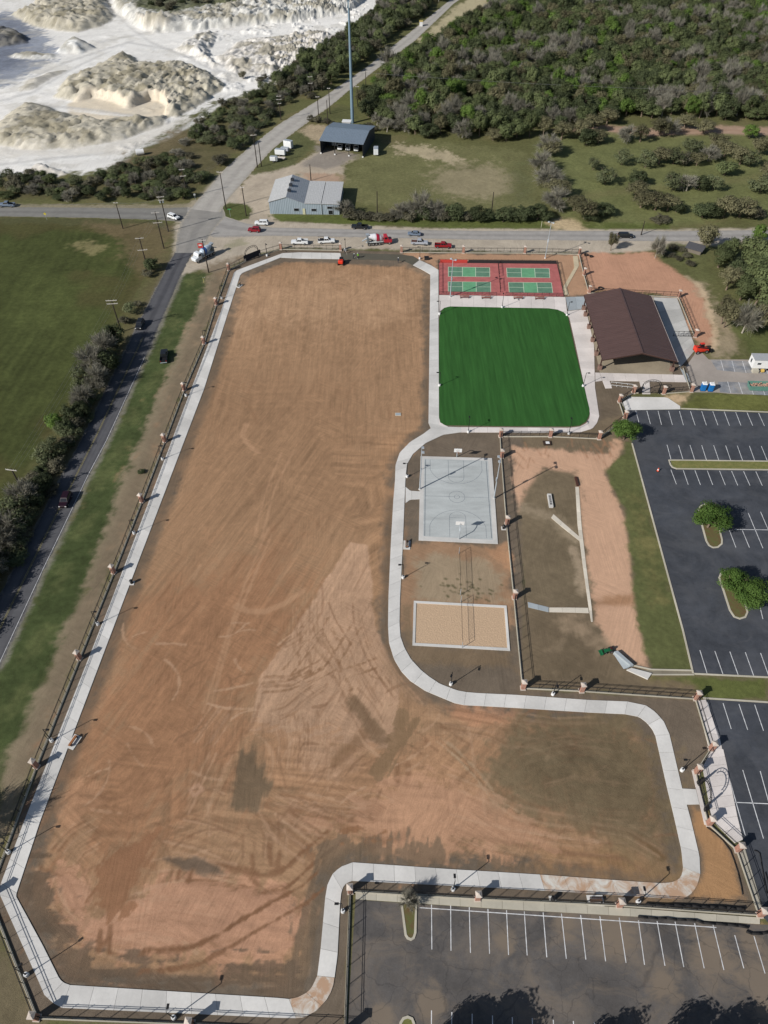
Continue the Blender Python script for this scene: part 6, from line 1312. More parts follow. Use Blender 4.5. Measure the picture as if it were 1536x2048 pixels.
# concrete mixer trucks
def mixer(uv, uf, label, cabm, drumm, bandm, rear=True):
    t = veh('mixer_truck', label, 'concrete mixer', uv, uf, 'concrete mixer trucks')
    M_F = plain('pale_truck_frame', ph(205, 208, 204), .5)
    MB().box((0, 0, .95), (8.6, .9, .3)).obj('chassis', M_F, t)
    cb_ = MB().loft([ring(4.6, .95, .8, 1.5, .1), ring(4.4, 1.15, .7, 1.7, .1), ring(3.2, 1.2, .7, 1.8, .1)]).loft([ring(3.25, 1.2, .7, 2.3, .1), ring(2.9, 1.15, .8, 2.95, .1), ring(1.8, 1.15, .8, 2.95, .1)]).obj('cab', cabm, t)
    MB().add([(3.29, -.95, 1.75), (3.29, .95, 1.75), (2.98, .9, 2.75), (2.98, -.9, 2.75)], [(0, 1, 2, 3)]).obj('windshield', M_GLASS, cb_)
    for s in (-1, 1): MB().box((2.4, s * 1.19, 2.35), (.9, .03, .6)).obj('side_window', M_GLASS, cb_)
    def dr(prof, mat, nm, par):
        a = R(13); P = []
        for x, r in prof: P.append([(-.9 + x * math.cos(a) , r * math.cos(2 * PI * k / 18), 2.45 - x * math.sin(a) + r * math.sin(2 * PI * k / 18) * math.cos(a)) for k in range(18)])
        return MB().loft(P).obj(nm, mat, par, smooth=False)
    d_ = dr([(2.4, .45), (1.9, .95), (.9, 1.22), (-.3, 1.2), (-1.6, .85), (-2.6, .5)], drumm, 'drum', t)
    dr([(1.2, 1.16), (.95, 1.235), (.35, 1.25), (.1, 1.22)], bandm, 'drum_stripe', d_)
    MB().loft([[(-3.4, -.4, 2.9), (-3.4, .4, 2.9), (-4.0, .4, 2.9), (-4.0, -.4, 2.9)], [(-3.2, -.7, 3.7), (-3.2, .7, 3.7), (-4.3, .7, 3.7), (-4.3, -.7, 3.7)]]).obj('hopper', M_STEEL, t)
    MB().loft([[(-3.8, -.3, 2.2), (-3.8, .3, 2.2), (-3.8, .35, 2.45), (-3.8, -.35, 2.45)], [(-5.6, -.2, 1.3), (-5.6, .2, 1.3), (-5.6, .25, 1.5), (-5.6, -.25, 1.5)]]).obj('chute', M_STEEL, t)
    MB().box((-3.6, 0, 1.8), (.7, 1.7, 1.5)).obj('rear_frame', plain('grey_truck_steel', ph(120, 126, 128), .5), t)
    for s in (-1, 1):
        MB().box((-.9, s * 1.1, 1.25), (4.6, .35, .12)).obj('fender', M_F, t)
    MB().tube((1.4, .5, 1.4), (1.4, -.5, 1.4), .45, .45, 12).obj('water_tank', M_F, t)
    wheels(t, (3.6, .2, -.9, -2.0, -3.3), 1.0, W50, .52)
    for s in (-1, 1): MB().box((4.62, s * .75, 1.15), (.06, .3, .22)).obj('headlight', M_LENS, t)
    return t
mixer((757, 488), (800, 484.5), 'concrete mixer with red cab and red striped white drum at the north fence', carpaint('red_cab_paint', ph(190, 44, 58)), plain('white_drum_paint', ph(226, 226, 230), .4), carpaint('red_stripe_paint', ph(176, 34, 60)))
mixer((409, 516), (386, 528), 'white concrete mixer with blue striped drum parked on the verge corner', carpaint('white_cab_paint', ph(226, 230, 232)), plain('pale_blue_drum_paint', ph(196, 210, 222), .4), carpaint('blue_stripe_paint', ph(62, 100, 160)))
# skid steer / telehandler
V_OR = carpaint('orange_red_machine_paint', ph(226, 62, 40))
t = veh('telehandler', 'red telehandler with black boom parked by the gate pillar', 'telehandler', (1400, 704), (1420, 702), None)
MB().loft([ring(-2.0, .8, .7, 1.7), ring(-1.9, .95, .6, 1.9), ring(-.6, .95, .6, 1.7), ring(1.9, .85, .6, 1.1)]).obj('body', V_OR, t); MB().box((.2, .5, 1.7), (1.3, .85, 1.4), 0, .85).obj('cabin', M_GLASS, t); MB().box((.2, .5, 2.44), (1.2, .8, .08)).obj('cabin_roof', V_OR, t)
MB().tube((-1.4, -.45, 1.9), (2.6, -.45, 1.1), .2, .16, 8).obj('boom', M_BLACK, t); MB().box((2.8, -.3, .55), (.15, 1.5, .9)).obj('fork_carriage', M_BLACK, t)
for y in (-.6, .2): MB().box((3.4, y, .2), (1.2, .14, .07)).obj('fork', M_BLACK, t)
wheels(t, (1.3, -1.3), .95, W50, .52)
t = veh('concrete_buggy', 'orange compact tracked machine beside the wet concrete', 'buggy', (682.5, 527.5), (687, 515), None)
MB().loft([ring(-1.3, .7, .6, 1.3), ring(-1.2, .8, .5, 1.6), ring(.1, .8, .5, 1.5)]).obj('body', V_OR, t); MB().box((.5, 0, 1.3), (1.0, 1.3, 1.3), 0, .85).obj('cage', M_BLACK, t)
for s in (-1, 1): MB().loft([ring(-1.3, .16, .15, .55, .08), ring(-1.4, .16, .2, .5, .08)]).box((-.1, 0, .32), (2.3, .34, .62)).obj('track', M_TYRE, t, (0, s * .85, 0))
for s in (-1, 1): MB().tube((-.6, s * .7, 1.4), (1.6, s * .62, .8), .1, .08, 6).obj('lift_arm', M_STEEL, t)
MB().extrude_xz([(1.4, .1), (2.4, .1), (2.4, .2), (1.6, .25), (1.55, .95), (1.4, .95)], -.8, .8).obj('bucket', M_STEEL, t)
V_G = carpaint('green_machine_paint', ph(30, 98, 62))
t = veh('compact_tractor', 'small green machine at the lower end of the basin flume', 'tractor', (1217, 1303), (1203, 1306), None); t.scale = (.72, .72, .72)
MB().loft([ring(-.8, .35, .5, 1.1), ring(.3, .4, .45, 1.15), ring(1.3, .32, .5, 1.0)]).obj('body', V_G, t); MB().box((-.5, 0, 1.3), (.5, .55, .45)).obj('seat', plain('dark_red_seat', ph(70, 28, 28), .8), t)
for s in (-1, 1): MB().tube((.8, s * .45, .9), (2.0, s * .45, .4), .07, .07, 6).obj('loader_arm', V_G, t)
MB().extrude_xz([(1.9, .1), (2.6, .1), (2.6, .18), (2.05, .22), (2.0, .75), (1.9, .75)], -.8, .8).obj('bucket', V_G, t); wheels(t, (-.5,), .6, W50, .52); wheels(t, (1.0,), .55, W30, .33); MB().tube((-.75, 0, 1.1), (-.75, 0, 2.1), .04, .04, 6).obj('roll_bar', M_BLACK, t)
# white enclosed trailers
def trailer(uv, uf, label, L=3.6, H=2.1, W_=1.9, mat=None):
    t = veh('cargo_trailer', label, 'trailer', uv, uf, 'white enclosed trailers'); m = mat or V_W
    MB().loft([ring(L / 2, W_ / 2 - .1, .55, .5 + H - .1), ring(L / 2 - .15, W_ / 2, .5, .5 + H), ring(-L / 2, W_ / 2, .5, .5 + H)]).obj('body', m, t); MB().box((-.1, 0, .5 + H + .02), (L - .4, W_ - .2, .05)).obj('roof', M_STEEL, t)
    MB().tube((L / 2 - .1, -.5, .5), (L / 2 + 1.1, 0, .5), .05, .05, 5).tube((L / 2 - .1, .5, .5), (L / 2 + 1.1, 0, .5), .05, .05, 5).obj('tongue', M_BLACK, t); wheels(t, (-.2,), W_ / 2, W30, .33)
    for s in (-1, 1): MB().box((-L / 2 - .02, s * W_ * .25, .5 + H / 2), (.04, W_ * .46, H - .2)).obj('rear_door', m, t)
trailer((548.5, 323.5), (560, 324), 'smallest white trailer, frontmost of the row by the quarry road', 3.0, 1.6, 1.6); trailer((561.5, 311), (574, 312), 'second white trailer from the front in the row by the quarry road', 4.2, 2.0); trailer((570.5, 303.5), (582, 305), 'low pale trailer half hidden between the two tall white trailers', 3.4, 1.2, 1.7, V_S); trailer((577.5, 297), (588, 299), 'tallest white trailer, rearmost of the row by the quarry road', 3.6, 2.7); trailer((752, 309), (752.5, 300), 'single white trailer standing right of the open shed', 3.8, 2.2)
t = thing('flatbed_trailer', 'low pale flatbed trailer between the white box trailers', 'trailer', (*at(562, 319), 0), R(-6)); MB().box((0, 0, .55), (3.4, 1.5, .12)).box((0, .74, .72), (3.4, .06, .25)).box((0, -.74, .72), (3.4, .06, .25)).obj('deck', M_XARM, t); wheels(t, (-.2,), .85, W30, .33); MB().tube((1.7, 0, .5), (2.8, 0, .5), .05, .05, 5).obj('tongue', M_BLACK, t)
def van(uv, label):
    t = veh('work_van', label, 'van', uv, (uv[0] - 1.0, uv[1] + 6), 'vans parked inside the open shed')
    MB().loft([ring(2.5, .8, .5, 1.0), ring(2.3, .95, .4, 1.2), ring(1.5, .98, .4, 1.5), ring(1.0, .95, .4, 2.2), ring(-2.4, .95, .4, 2.3)]).obj('body', V_W, t); MB().add([(1.62, -.8, 1.42), (1.62, .8, 1.42), (1.1, .75, 2.1), (1.1, -.75, 2.1)], [(0, 1, 2, 3)]).obj('windshield', M_GLASS, t); wheels(t, (1.6, -1.6), .85, W34, .38); MB().box((2.44, 0, .8), (.1, 1.2, .22)).obj('grille', M_BLACK, t)
van((680.5, 297.5), 'left one of three white vans parked inside the open shed'); van((696.5, 298.5), 'middle one of three white vans parked inside the open shed'); van((713, 300), 'right one of three white vans parked inside the open shed')
# office trailer, dumpster, toilets
t = thing('office_trailer', 'white site office trailer with grey roof at the right photo edge', 'trailer', (*at(1531, 735.5), 0), R(-2.5))
MB().box((0, 0, 2.1), (9.0, 3.0, 2.6)).obj('wall', M_WHITE, t); MB().box((0, 0, 3.45), (9.2, 3.2, .14)).obj('roof', plain('grey_trailer_roof', ph(176, 178, 180), .6, 0, .1), t)
for x, w_ in ((-3.0, .9), (-.2, .5), (2.4, .9)):
    f = MB().box((x, -1.51, 2.3), (w_ + .1, .05, .6)).obj('window', M_STEEL, t); MB().box((x, -1.545, 2.3), (w_, .03, .48)).obj('pane', M_GLASS, f)
f = MB().box((-4.51, .2, 2.2), (.05, .7, 1.2)).obj('window', M_STEEL, t); MB().box((-4.545, .2, 2.2), (.03, .55, 1.0)).obj('pane', M_GLASS, f)
MB().box((0, 0, .72), (8.6, .9, .25)).obj('chassis', M_BLACK, t); wheels(t, (-.6, .4), 1.3, W34, .38); MB().box((-3.6, -2.1, .45), (1.6, 1.1, .9)).obj('step', M_KERB, t); MB().tube((-1.9, -2.0, .45), (-1.3, -2.0, .45), .5, .5, 12).obj('tank', plain('yellow_tank', ph(212, 178, 96), .6), t)
t = thing('dumpster', 'teal open-topped dumpster full of rubble on the parking bays', 'dumpster', (*at(1516, 777.5), 0), R(-3)); V_T = plain('teal_dumpster_paint', ph(104, 150, 136), .5, 0, .12)
MB().loft([ring(-2.6, .95, .15, .2, .02), ring(2.6, .95, .15, .2, .02)]).obj('floor_plate', V_T, t)
for s in (-1, 1): MB().loft([[(-2.5, s * .95, .15), (2.5, s * .95, .15), (2.5, s * 1.02, .15), (-2.5, s * 1.02, .15)], [(-2.9, s * 1.1, 1.6), (2.9, s * 1.1, 1.6), (2.9, s * 1.2, 1.6), (-2.9, s * 1.2, 1.6)]]).obj('side_wall', V_T, t)
for s in (-1, 1): MB().loft([[(s * 2.5, -.94, .15), (s * 2.5, .94, .15), (s * 2.6, .94, .15), (s * 2.6, -.94, .15)], [(s * 2.85, -1.1, 1.6), (s * 2.85, 1.1, 1.6), (s * 2.95, 1.1, 1.6), (s * 2.95, -1.1, 1.6)]]).obj('end_wall', V_T, t)
b = MB()
for k in range(46): b.box((rnd.uniform(-2.3, 2.3), rnd.uniform(-.8, .8), rnd.uniform(.9, 1.35)), (rnd.uniform(.2, .9), rnd.uniform(.1, .35), rnd.uniform(.08, .3)), rnd.uniform(0, 3))
b.obj('rubble', plain('mixed_rubble', ph(186, 150, 130), .9, 0, .5, 2.5), t, kind='stuff')
for p, l in [((1404.5, 780), 'left one of two blue portable toilets with white roofs'), ((1419.5, 781), 'right one of two blue portable toilets with white roofs')]:
    t = thing('portable_toilet', l, 'portable toilet', (*at(*p), 0.02), R(-4), 'portable toilets'); V_TB = plain('blue_toilet_plastic', ph(34, 118, 190), .5)
    MB().box((0, 0, 1.05), (1.15, 1.15, 2.1), 0, .96).obj('cabin', V_TB, t); MB().loft([[(x * .6, y * .6, 2.1) for x, y in ((-1, -1), (1, -1), (1, 1), (-1, 1))], [(x * .5, y * .5, 2.32) for x, y in ((-1, -1), (1, -1), (1, 1), (-1, 1))]]).obj('roof', M_WHITE, t); MB().box((0, -.585, 1.05), (.75, .04, 1.85)).obj('door', V_TB, t); MB().box((0, 0, .05), (1.25, 1.25, .12)).obj('skid', M_BLACK, t); MB().tube((.4, .4, 2.2), (.4, .4, 2.6), .05, .05, 6).obj('vent_pipe', M_WHITE, t)
t = thing('traffic_cone', 'orange and white traffic cone alone on the dark parking lot', 'traffic cone', (*at(1315.5, 942), .02)); MB().tube((0, 0, .05), (0, 0, .95), .3, .07, 12).obj('cone', plain('orange_cone_plastic', ph(224, 92, 64), .6), t); MB().tube((0, 0, .4), (0, 0, .62), .225, .17, 12).obj('reflective_band', M_WHITE, t); MB().box((0, 0, .04), (.7, .7, .06)).obj('base', M_BLACK, t)
# red and white banner on the pole beside the mixer, stop-type sign, stakes
def stake(uv, label, c, h=1.2, name='marker_stake'):
    t = thing(name, label, 'marker stake', (*at(*uv), 0)); MB().box((0, 0, h / 2), (.09, .09, h)).obj('shaft', plain(label[:14], c, .7), t); MB().box((0, 0, h + .02), (.12, .12, .06)).obj('cap', M_WHITE, t)
stake((408, 566), 'left one of two thin yellow stakes on the green verge', ph(206, 200, 120), 1.8); stake((411, 565), 'right one of two thin yellow stakes on the green verge', ph(206, 200, 120), 1.8); stake((1082, 455), 'pale post on the grass edge above the main road', ph(230, 222, 200), 2.2)
def sign(uv, rz, label, c, h=2.2, w_=.75, shape='diamond'):
    t = thing('road_sign', label, 'road sign', (*at(*uv), 0), R(rz)); MB().tube((0, 0, 0), (0, 0, h), .04, .04, 6).obj('post', M_STEEL, t)
    k = w_ / 1.4
    if shape == 'diamond': MB().loft([[(x * k, y_, h + z * k) for x, z in ((0, -1), (1, 0), (0, 1), (-1, 0))] for y_ in (-.02, .02)]).obj('panel', plain(label[:12], c, .5), t)
    else: MB().box((0, 0, h), (w_, .04, w_ * .3 if shape == 'bar' else w_)).obj('panel', plain(label[:12], c, .5), t)
sign((94, 440), 180, 'yellow diamond road sign beside the side road', ph(214, 196, 60)); sign((461, 434), 0, 'green street name sign on the junction island', ph(60, 150, 90), 2.8, 1.2, 'bar'); sign((391, 400), 20, 'white road sign beside the quarry road corner', ph(224, 224, 220), 2.0, .7, 'square')
sg = thing('entrance_marker', 'small white quarry entrance booth far up the quarry road', 'booth', (*at(842, 52), 0)); MB().box((0, 0, 1.2), (1.8, 1.8, 2.4)).obj('wall', M_WHITE, sg); MB().box((0, 0, 2.5), (2.2, 2.2, .2)).obj('roof', plain('yellow_booth_roof', ph(214, 190, 110), .6), sg)
tk = thing('storage_tank', 'small white tank at the edge of the quarry floor', 'tank', (*at(281, 310), 0), R(20)); MB().tube((-1.6, 0, 1.2), (1.6, 0, 1.2), 1.1, 1.1, 14).obj('shell', M_WHITE, tk); MB().box((0, 0, .25), (2.4, 1.2, .5)).obj('saddle', M_KERB, tk)

# ------------------------------------------------------------------ workers at the concrete pour
def worker(uv, rz, label, vest, trousers, helmet, lean=0.0):
    t = thing('person', label, 'person', (*at(*uv), .05), R(rz), 'workers at the concrete pour')
    me = bpy.data.meshes.new('body'); f = lean
    J = [(0, 0, .95, .15), (.02 + f * .15, 0, 1.2, .15), (.04 + f * .4, 0, 1.42, .17), (.05 + f * .5, 0, 1.54, .06), (.07 + f * .58, 0, 1.68, .1),
         (0, .1, .88, .1), (.05, .12, .48, .065), (.0, .13, .08, .05), (.16, .13, .04, .04), (0, -.1, .88, .1), (-.02, -.13, .48, .065), (-.12, -.13, .08, .05), (.03, -.13, .04, .04),
         (.04 + f * .4, .21, 1.38, .065), (.16 + f * .5, .26, 1.12, .05), (.38 + f * .5, .2, 1.0, .04), (.04 + f * .4, -.21, 1.38, .065), (.14 + f * .5, -.26, 1.12, .05), (.36 + f * .5, -.16, .98, .04)]
    Ed = [(0, 1), (1, 2), (2, 3), (3, 4), (0, 5), (5, 6), (6, 7), (7, 8), (0, 9), (9, 10), (10, 11), (11, 12), (2, 13), (13, 14), (14, 15), (2, 16), (16, 17), (17, 18)]
    me.from_pydata([j[:3] for j in J], Ed, []); me.materials.append(trousers)
    o = put('body', me, t); o.modifiers.new('skin', 'SKIN')
    sv = me.skin_vertices[0].data
    for k, j in enumerate(J): sv[k].radius = (j[3], j[3])
    sv[0].use_root = True; s = o.modifiers.new('sub', 'SUBSURF'); s.levels = 1; s.render_levels = 1
    MB().loft([[(x + .0 + f * .1, y, z) for x, y in ((-.17, -.2), (.19, -.2), (.19, .2), (-.17, .2))] if z < 1.1 else [(x + f * .42, y, z) for x, y in ((-.16, -.25), (.22, -.25), (.22, .25), (-.16, .25))] for z in (1.0, 1.3, 1.47)]).obj('vest', vest, t)
    MB().loft([[(.07 + f * .58 + r * math.cos(2 * PI * k / 10), r * math.sin(2 * PI * k / 10), z) for k in range(10)] for r, z in ((.17, 1.72), (.14, 1.76), (.12, 1.83), (.05, 1.87))]).obj('helmet', helmet, t)
    MB().tube((.4 + f * .5, .1, 1.0), (1.5, .1, .05), .02, .02, 5).obj('tool_handle', M_XARM, t)
DK = plain('dark_work_clothes', ph(60, 62, 70), .9); LIME = plain('lime_safety_vest', ph(150, 214, 70), .8)
worker((716.8, 517), 160, 'worker in lime safety vest standing on the wet concrete', LIME, DK, plain('white_hard_hat', ph(230, 230, 226), .5), .25)
worker((707, 517.5), -20, 'worker in dark clothes left of the lime-vested worker', DK, DK, M_WHITE, .4)
worker((796.5, 526.5), 90, 'worker in dark clothes alone at the far end of the wet concrete', DK, DK, M_WHITE, .3)
worker((689.5, 507), -60, 'worker in pale shirt at the start of the wet concrete', plain('pale_shirt', ph(206, 206, 204), .9), DK, M_WHITE, .2)

# ------------------------------------------------------------------ utility poles and lines
def upole(uv, h, label, arms=((.35, 2.4),), rz=15, gear=False):
    t = thing('utility_pole', label, 'utility pole', (*at(*uv), 0), R(rz), 'wooden utility poles along the roads')
    MB().tube((0, 0, -.3), (0, 0, h), .21, .13, 8).obj('pole', M_WOODP, t)
    for dz, L in arms:
        a = MB().box((0, -.16, h - dz), (L, .12, .14)).obj('crossarm', M_XARM, t)
        m = MB()
        for x in (-L / 2 + .1, -L / 4, L / 4, L / 2 - .1): m.tube((x, -.16, h - dz + .07), (x, -.16, h - dz + .3), .05, .03, 6)
        m.obj('insulators', M_WHITE, a)
    if gear:
        for s in (-1, 1): MB().tube((s * .45, .2, h - 2.4), (s * .45, .2, h - 1.5), .25, .25, 10).obj('transformer', M_STEEL, t)
    return t
UP = [((337, 463), 12.4, 'utility pole with transformers and two crossarms nearest the junction', ((.3, 2.4), (1.4, 2.0)), 10, True), ((328, 497), 12.6, 'utility pole just below the transformer pole by the junction', ((.3, 2.6), (3.6, 3.0)), 10, False), ((295, 537), 10.6, 'utility pole with two crossarms at the crop field\'s top right corner', ((.3, 2.6), (4.2, 3.0)), 10, False), ((243, 664), 10.6, 'utility pole with two pale crossarms beside the west road trees', ((.3, 3.0), (1.3, 3.0)), 5, False), ((246, 457), 9.4, 'utility pole on the grass south of the side road', ((.3, 1.6),), 0, False), ((417.5, 545), 11.2, 'utility pole leaning over the white mixer truck with red banner', ((.3, 2.2),), 5, False), ((53, 994), 9.0, 'utility pole with single white crossarm at the left photo edge', ((.3, 2.6),), -10, False), ((375, 395), 10.5, 'utility pole in the bushes west of the quarry road', ((.3, 2.0), (2.6, 2.2)), 10, False), ((452, 417), 13.3, 'tall utility pole on the grassy junction island', ((.3, 2.2),), -5, False), ((492.6, 432), 10.5, 'utility pole on the right edge of the junction island', ((.3, 1.4),), 0, False), ((515, 335), 12.5, 'utility pole left of the white trailers', ((.3, 2.4),), 10, False), ((622.7, 198), 9.7, 'utility pole with two crossarms in the trees along the quarry road', ((.3, 2.2), (3.0, 2.2)), 10, False), ((562, 240), 10.0, 'utility pole with three crossarms beside the quarry', ((.3, 2.2), (1.6, 2.4), (3.2, 1.6)), 10, False), ((637, 230), 7.8, 'short utility pole right of the quarry road', ((.3, 1.8),), 0, False), ((660, 228), 10.8, 'utility pole with small crossarm beside the tower', ((.3, 1.4),), 0, False), ((656, 250), 10.0, 'bare wooden pole left of the equipment cabin', (), 0, False), ((732, 187), 9.6, 'utility pole with crossarm right of the tower', ((.3, 2.6),), 0, False), ((715, 213), 8.6, 'utility pole hidden close beside the tower base', ((.3, 1.8),), 0, False), ((983, 424), 7.2, 'plain wooden pole among the hedge bushes by the main road', (), 0, False), ((754.5, 433), 9.0, 'plain wooden pole on the grass right of the warehouse', (), 0, False), ((1282, 470), 5, 'short dark pole beside the main road on the right', (), 0, False), ((622, 361), 6, 'thin dark pole behind the warehouse roof', (), 0, False), ((523, 333), 9, 'thin pole just right of the pole by the trailers', (), 0, False)]
for uv, h, l, arms, rz, g in UP: upole(uv, h, l, arms, rz, g)
bn = thing('pole_banner', 'red and white banner high on the pole by the mixer truck', 'banner', (at(417.5, 545)[0] - .9, at(417.5, 545)[1] - .35, 9.3), R(5)); MB().box((0, 0, 0), (1.5, .04, 1.6)).obj('cloth', plain('red_banner_cloth', ph(206, 70, 64), .8), bn); MB().box((0, -.03, .15), (.9, .02, .45)).obj('stripe', M_WHITE, bn)
M_WIRE = plain('grey_cable', ph(120, 120, 120), .5)
def wire(p, q, sag, label, r=.014):
    n = 12; P = [(p[0] + (q[0] - p[0]) * k / n, p[1] + (q[1] - p[1]) * k / n, p[2] + (q[2] - p[2]) * k / n - sag * 4 * (k / n) * (1 - k / n)) for k in range(n + 1)]
    tag(MB().path(P, r, 4).obj('power_line', M_WIRE), label, 'power line', 'overhead power lines')
def tip(uv, h, dx=0, dz=.3): p = at(*uv); return (p[0] + dx, p[1], h - dz)
WL_ = [((-120, 462), 10, (246, 457), 9.4, 'power line along the side road at the left photo edge'), ((246, 457), 9.4, (337, 463), 11.6, 'power line from the side road pole to the transformer pole'), ((337, 463), 11.8, (515, 335), 12, 'power line crossing the junction towards the trailers'), ((328, 497), 12, (295, 537), 10, 'power line between the two poles beside the crop field'), ((295, 537), 10, (243, 664), 10, 'power line along the west road beside the crop field'), ((243, 664), 10, (53, 994), 8.6, 'long power line over the west road trees'), ((328, 497), 9, (417.5, 545), 10.6, 'power line across the west road towards the banner pole'), ((562, 240), 9.5, (622.7, 198), 9.2, 'power line along the quarry road trees'), ((515, 335), 12, (562, 240), 9.5, 'power line over the quarry road bushes'), ((732, 187), 9.2, (1300, 225), 10, 'power line in front of the forest edge'), ((1300, 225), 10, (1800, 245), 10, 'power line before the forest at the right photo edge')]
for a, ha, b_, hb, l in WL_:
    for dx in (-1.0, 0, 1.0): wire(tip(a, ha, dx), tip(b_, hb, dx), .7, l)

# ------------------------------------------------------------------ silt control, hose, rails, coils
M_SILT = plain('black_silt_fabric', (.016, .015, .015), .9, 0, .3)
def sock(pts, r, label, name='silt_sock_or_trench_shade', cat='silt sock', mat=None):
    P = [(*p, r * .9 + .06) for p in ats(pts)]; Q = []
    for a, b in zip(P[:-1], P[1:]):
        n = max(1, int(math.hypot(b[0] - a[0], b[1] - a[1]) / 1.2))
        for k in range(n): Q.append((a[0] + (b[0] - a[0]) * k / n + rnd.gauss(0, .05), a[1] + (b[1] - a[1]) * k / n + rnd.gauss(0, .05), a[2]))
    Q.append(P[-1]); tag(MB().path(Q, r, 7).obj(name, mat or M_SILT, smooth=True), label, cat)
sock(R4([(790, 556), (900, 562), (1120, 579), (1160, 590), (1300, 603), (1420, 618)]), .17, 'long black silt sock lying on the pale kerb of the south lot')
sock(R4([(1412, 638), (1440, 652), (1500, 657), (1536, 645)]), .16, 'short curved black silt sock at the southeast fence corner')
sock(R3([(990, 1682), (1060, 1735), (1130, 1800), (1190, 1890), (1230, 1980), (1262, 2080), (1290, 2200), (1300, 2260)]), .08, 'black silt fence roll along the ochre soil corner')
sock(R4([(835, 486), (1000, 492), (1200, 500), (1398, 508)]), .2, 'black strip standing in for the trench shadow inside the south fence')  # black roll added as the dark shadow line of the trench
sock(R4([(1455, 178), (1470, 176), (1488, 192), (1496, 240), (1512, 330), (1530, 420), (1545, 430), (1540, 380), (1520, 300)]), .07, 'black hose looped on the east parking lot', 'hose', 'hose')
t = thing('pipe_rail', 'low white pipe railing on the soil left of the pavilion arch gate', 'railing', (*at(1222, 772.5), 0), math.atan2(at(1266, 778)[1] - at(1222, 773)[1], at(1266, 778)[0] - at(1222, 773)[0])); Lr = math.hypot(at(1266, 778)[0] - at(1222, 773)[0], at(1266, 778)[1] - at(1222, 773)[1])
for y in (0, 1.3):
    MB().tube((0, y, .45), (Lr, y, .45), .05, .05, 6).obj('rail', M_WHITE, t)
    for k in range(5): MB().tube((Lr * k / 4, y, 0), (Lr * k / 4, y, .45), .04, .04, 6).obj('leg', M_WHITE, t)
def coil(uv, r, label):
    P = at(*uv); m = MB()
    for q in range(3): m.path([(P[0] + (r + .05 * q) * math.cos(2 * PI * k / 14), P[1] + (r + .05 * q) * math.sin(2 * PI * k / 14), .1 + .14 * q) for k in range(15)], .08, 6)
    tag(m.obj('pipe_coil', M_SILT), label, 'pipe coil', 'coils of black pipe')
coil((1201, 578), .7, 'coil of black pipe behind the pavilion roof'); coil((1172, 511), .55, 'coil of black pipe right of the northeast corner pillar'); coil((1182, 514), .45, 'smaller coil of black pipe at the red yard\'s top left corner')
t = thing('equipment_crate', 'black crate on the bare soil left of the pickleball courts', 'crate', (*at(853, 519), 0)); MB().box((0, 0, .45), (1.4, 1.0, .9)).obj('box', M_SILT, t); MB().box((0, 0, .93), (1.5, 1.1, .08)).obj('lid', M_BLACK, t)
# ------------------------------------------------------------------ trees: tapered trunk with limbs, crown of many leaf-sized faces
def leaf_mat(name, c1, c2, var=.35):
    t = NT(name, .7, 0, .15)
    at_ = t.n('ShaderNodeAttribute', attribute_name='tint').outputs['Fac']
    oi = t.n('ShaderNodeObjectInfo').outputs['Random']
    c = t.mixf(at_, c1, c2)
    t.color(t.mul(c, t.ramp(oi, [(0, 1 - var), (1, 1 + var)])))
    tr = t.n('ShaderNodeBsdfTranslucent'); t.l(c, tr.inputs[0]); mx = t.n('ShaderNodeMixShader'); mx.inputs[0].default_value = .34
    t.l(t.b.outputs[0], mx.inputs[1]); t.l(tr.outputs[0], mx.inputs[2]); t.l(mx.outputs[0], t.t.nodes['Material Output'].inputs[0])
    return t.m
M_BARK = plain('grey_brown_bark', ph(128, 112, 96), .9, 0, .25, 3); M_BARKW = plain('pale_grey_bark', ph(172, 164, 150), .9, 0, .2, 3)
LEAF = {'cedar': leaf_mat('dark_cedar_leaf', (.050, .064, .030), (.088, .104, .048)), 'oak': leaf_mat('mid_green_leaf', (.086, .108, .046), (.138, .160, .068)), 'bright': leaf_mat('bright_spring_leaf', (.075, .125, .026), (.125, .185, .044)),
        'olive': leaf_mat('olive_brown_leaf', (.108, .104, .056), (.175, .162, .090)), 'bare': leaf_mat('grey_twig', (.170, .162, .128), (.270, .256, .205), .2), 'lot': leaf_mat('fresh_parking_tree_leaf', (.052, .100, .020), (.105, .170, .038), .12), 'hedge': leaf_mat('grey_green_hedge_leaf', (.092, .106, .052), (.152, .168, .088)), 'shrub': leaf_mat('dry_brush_leaf', (.090, .086, .058), (.145, .134, .088))}
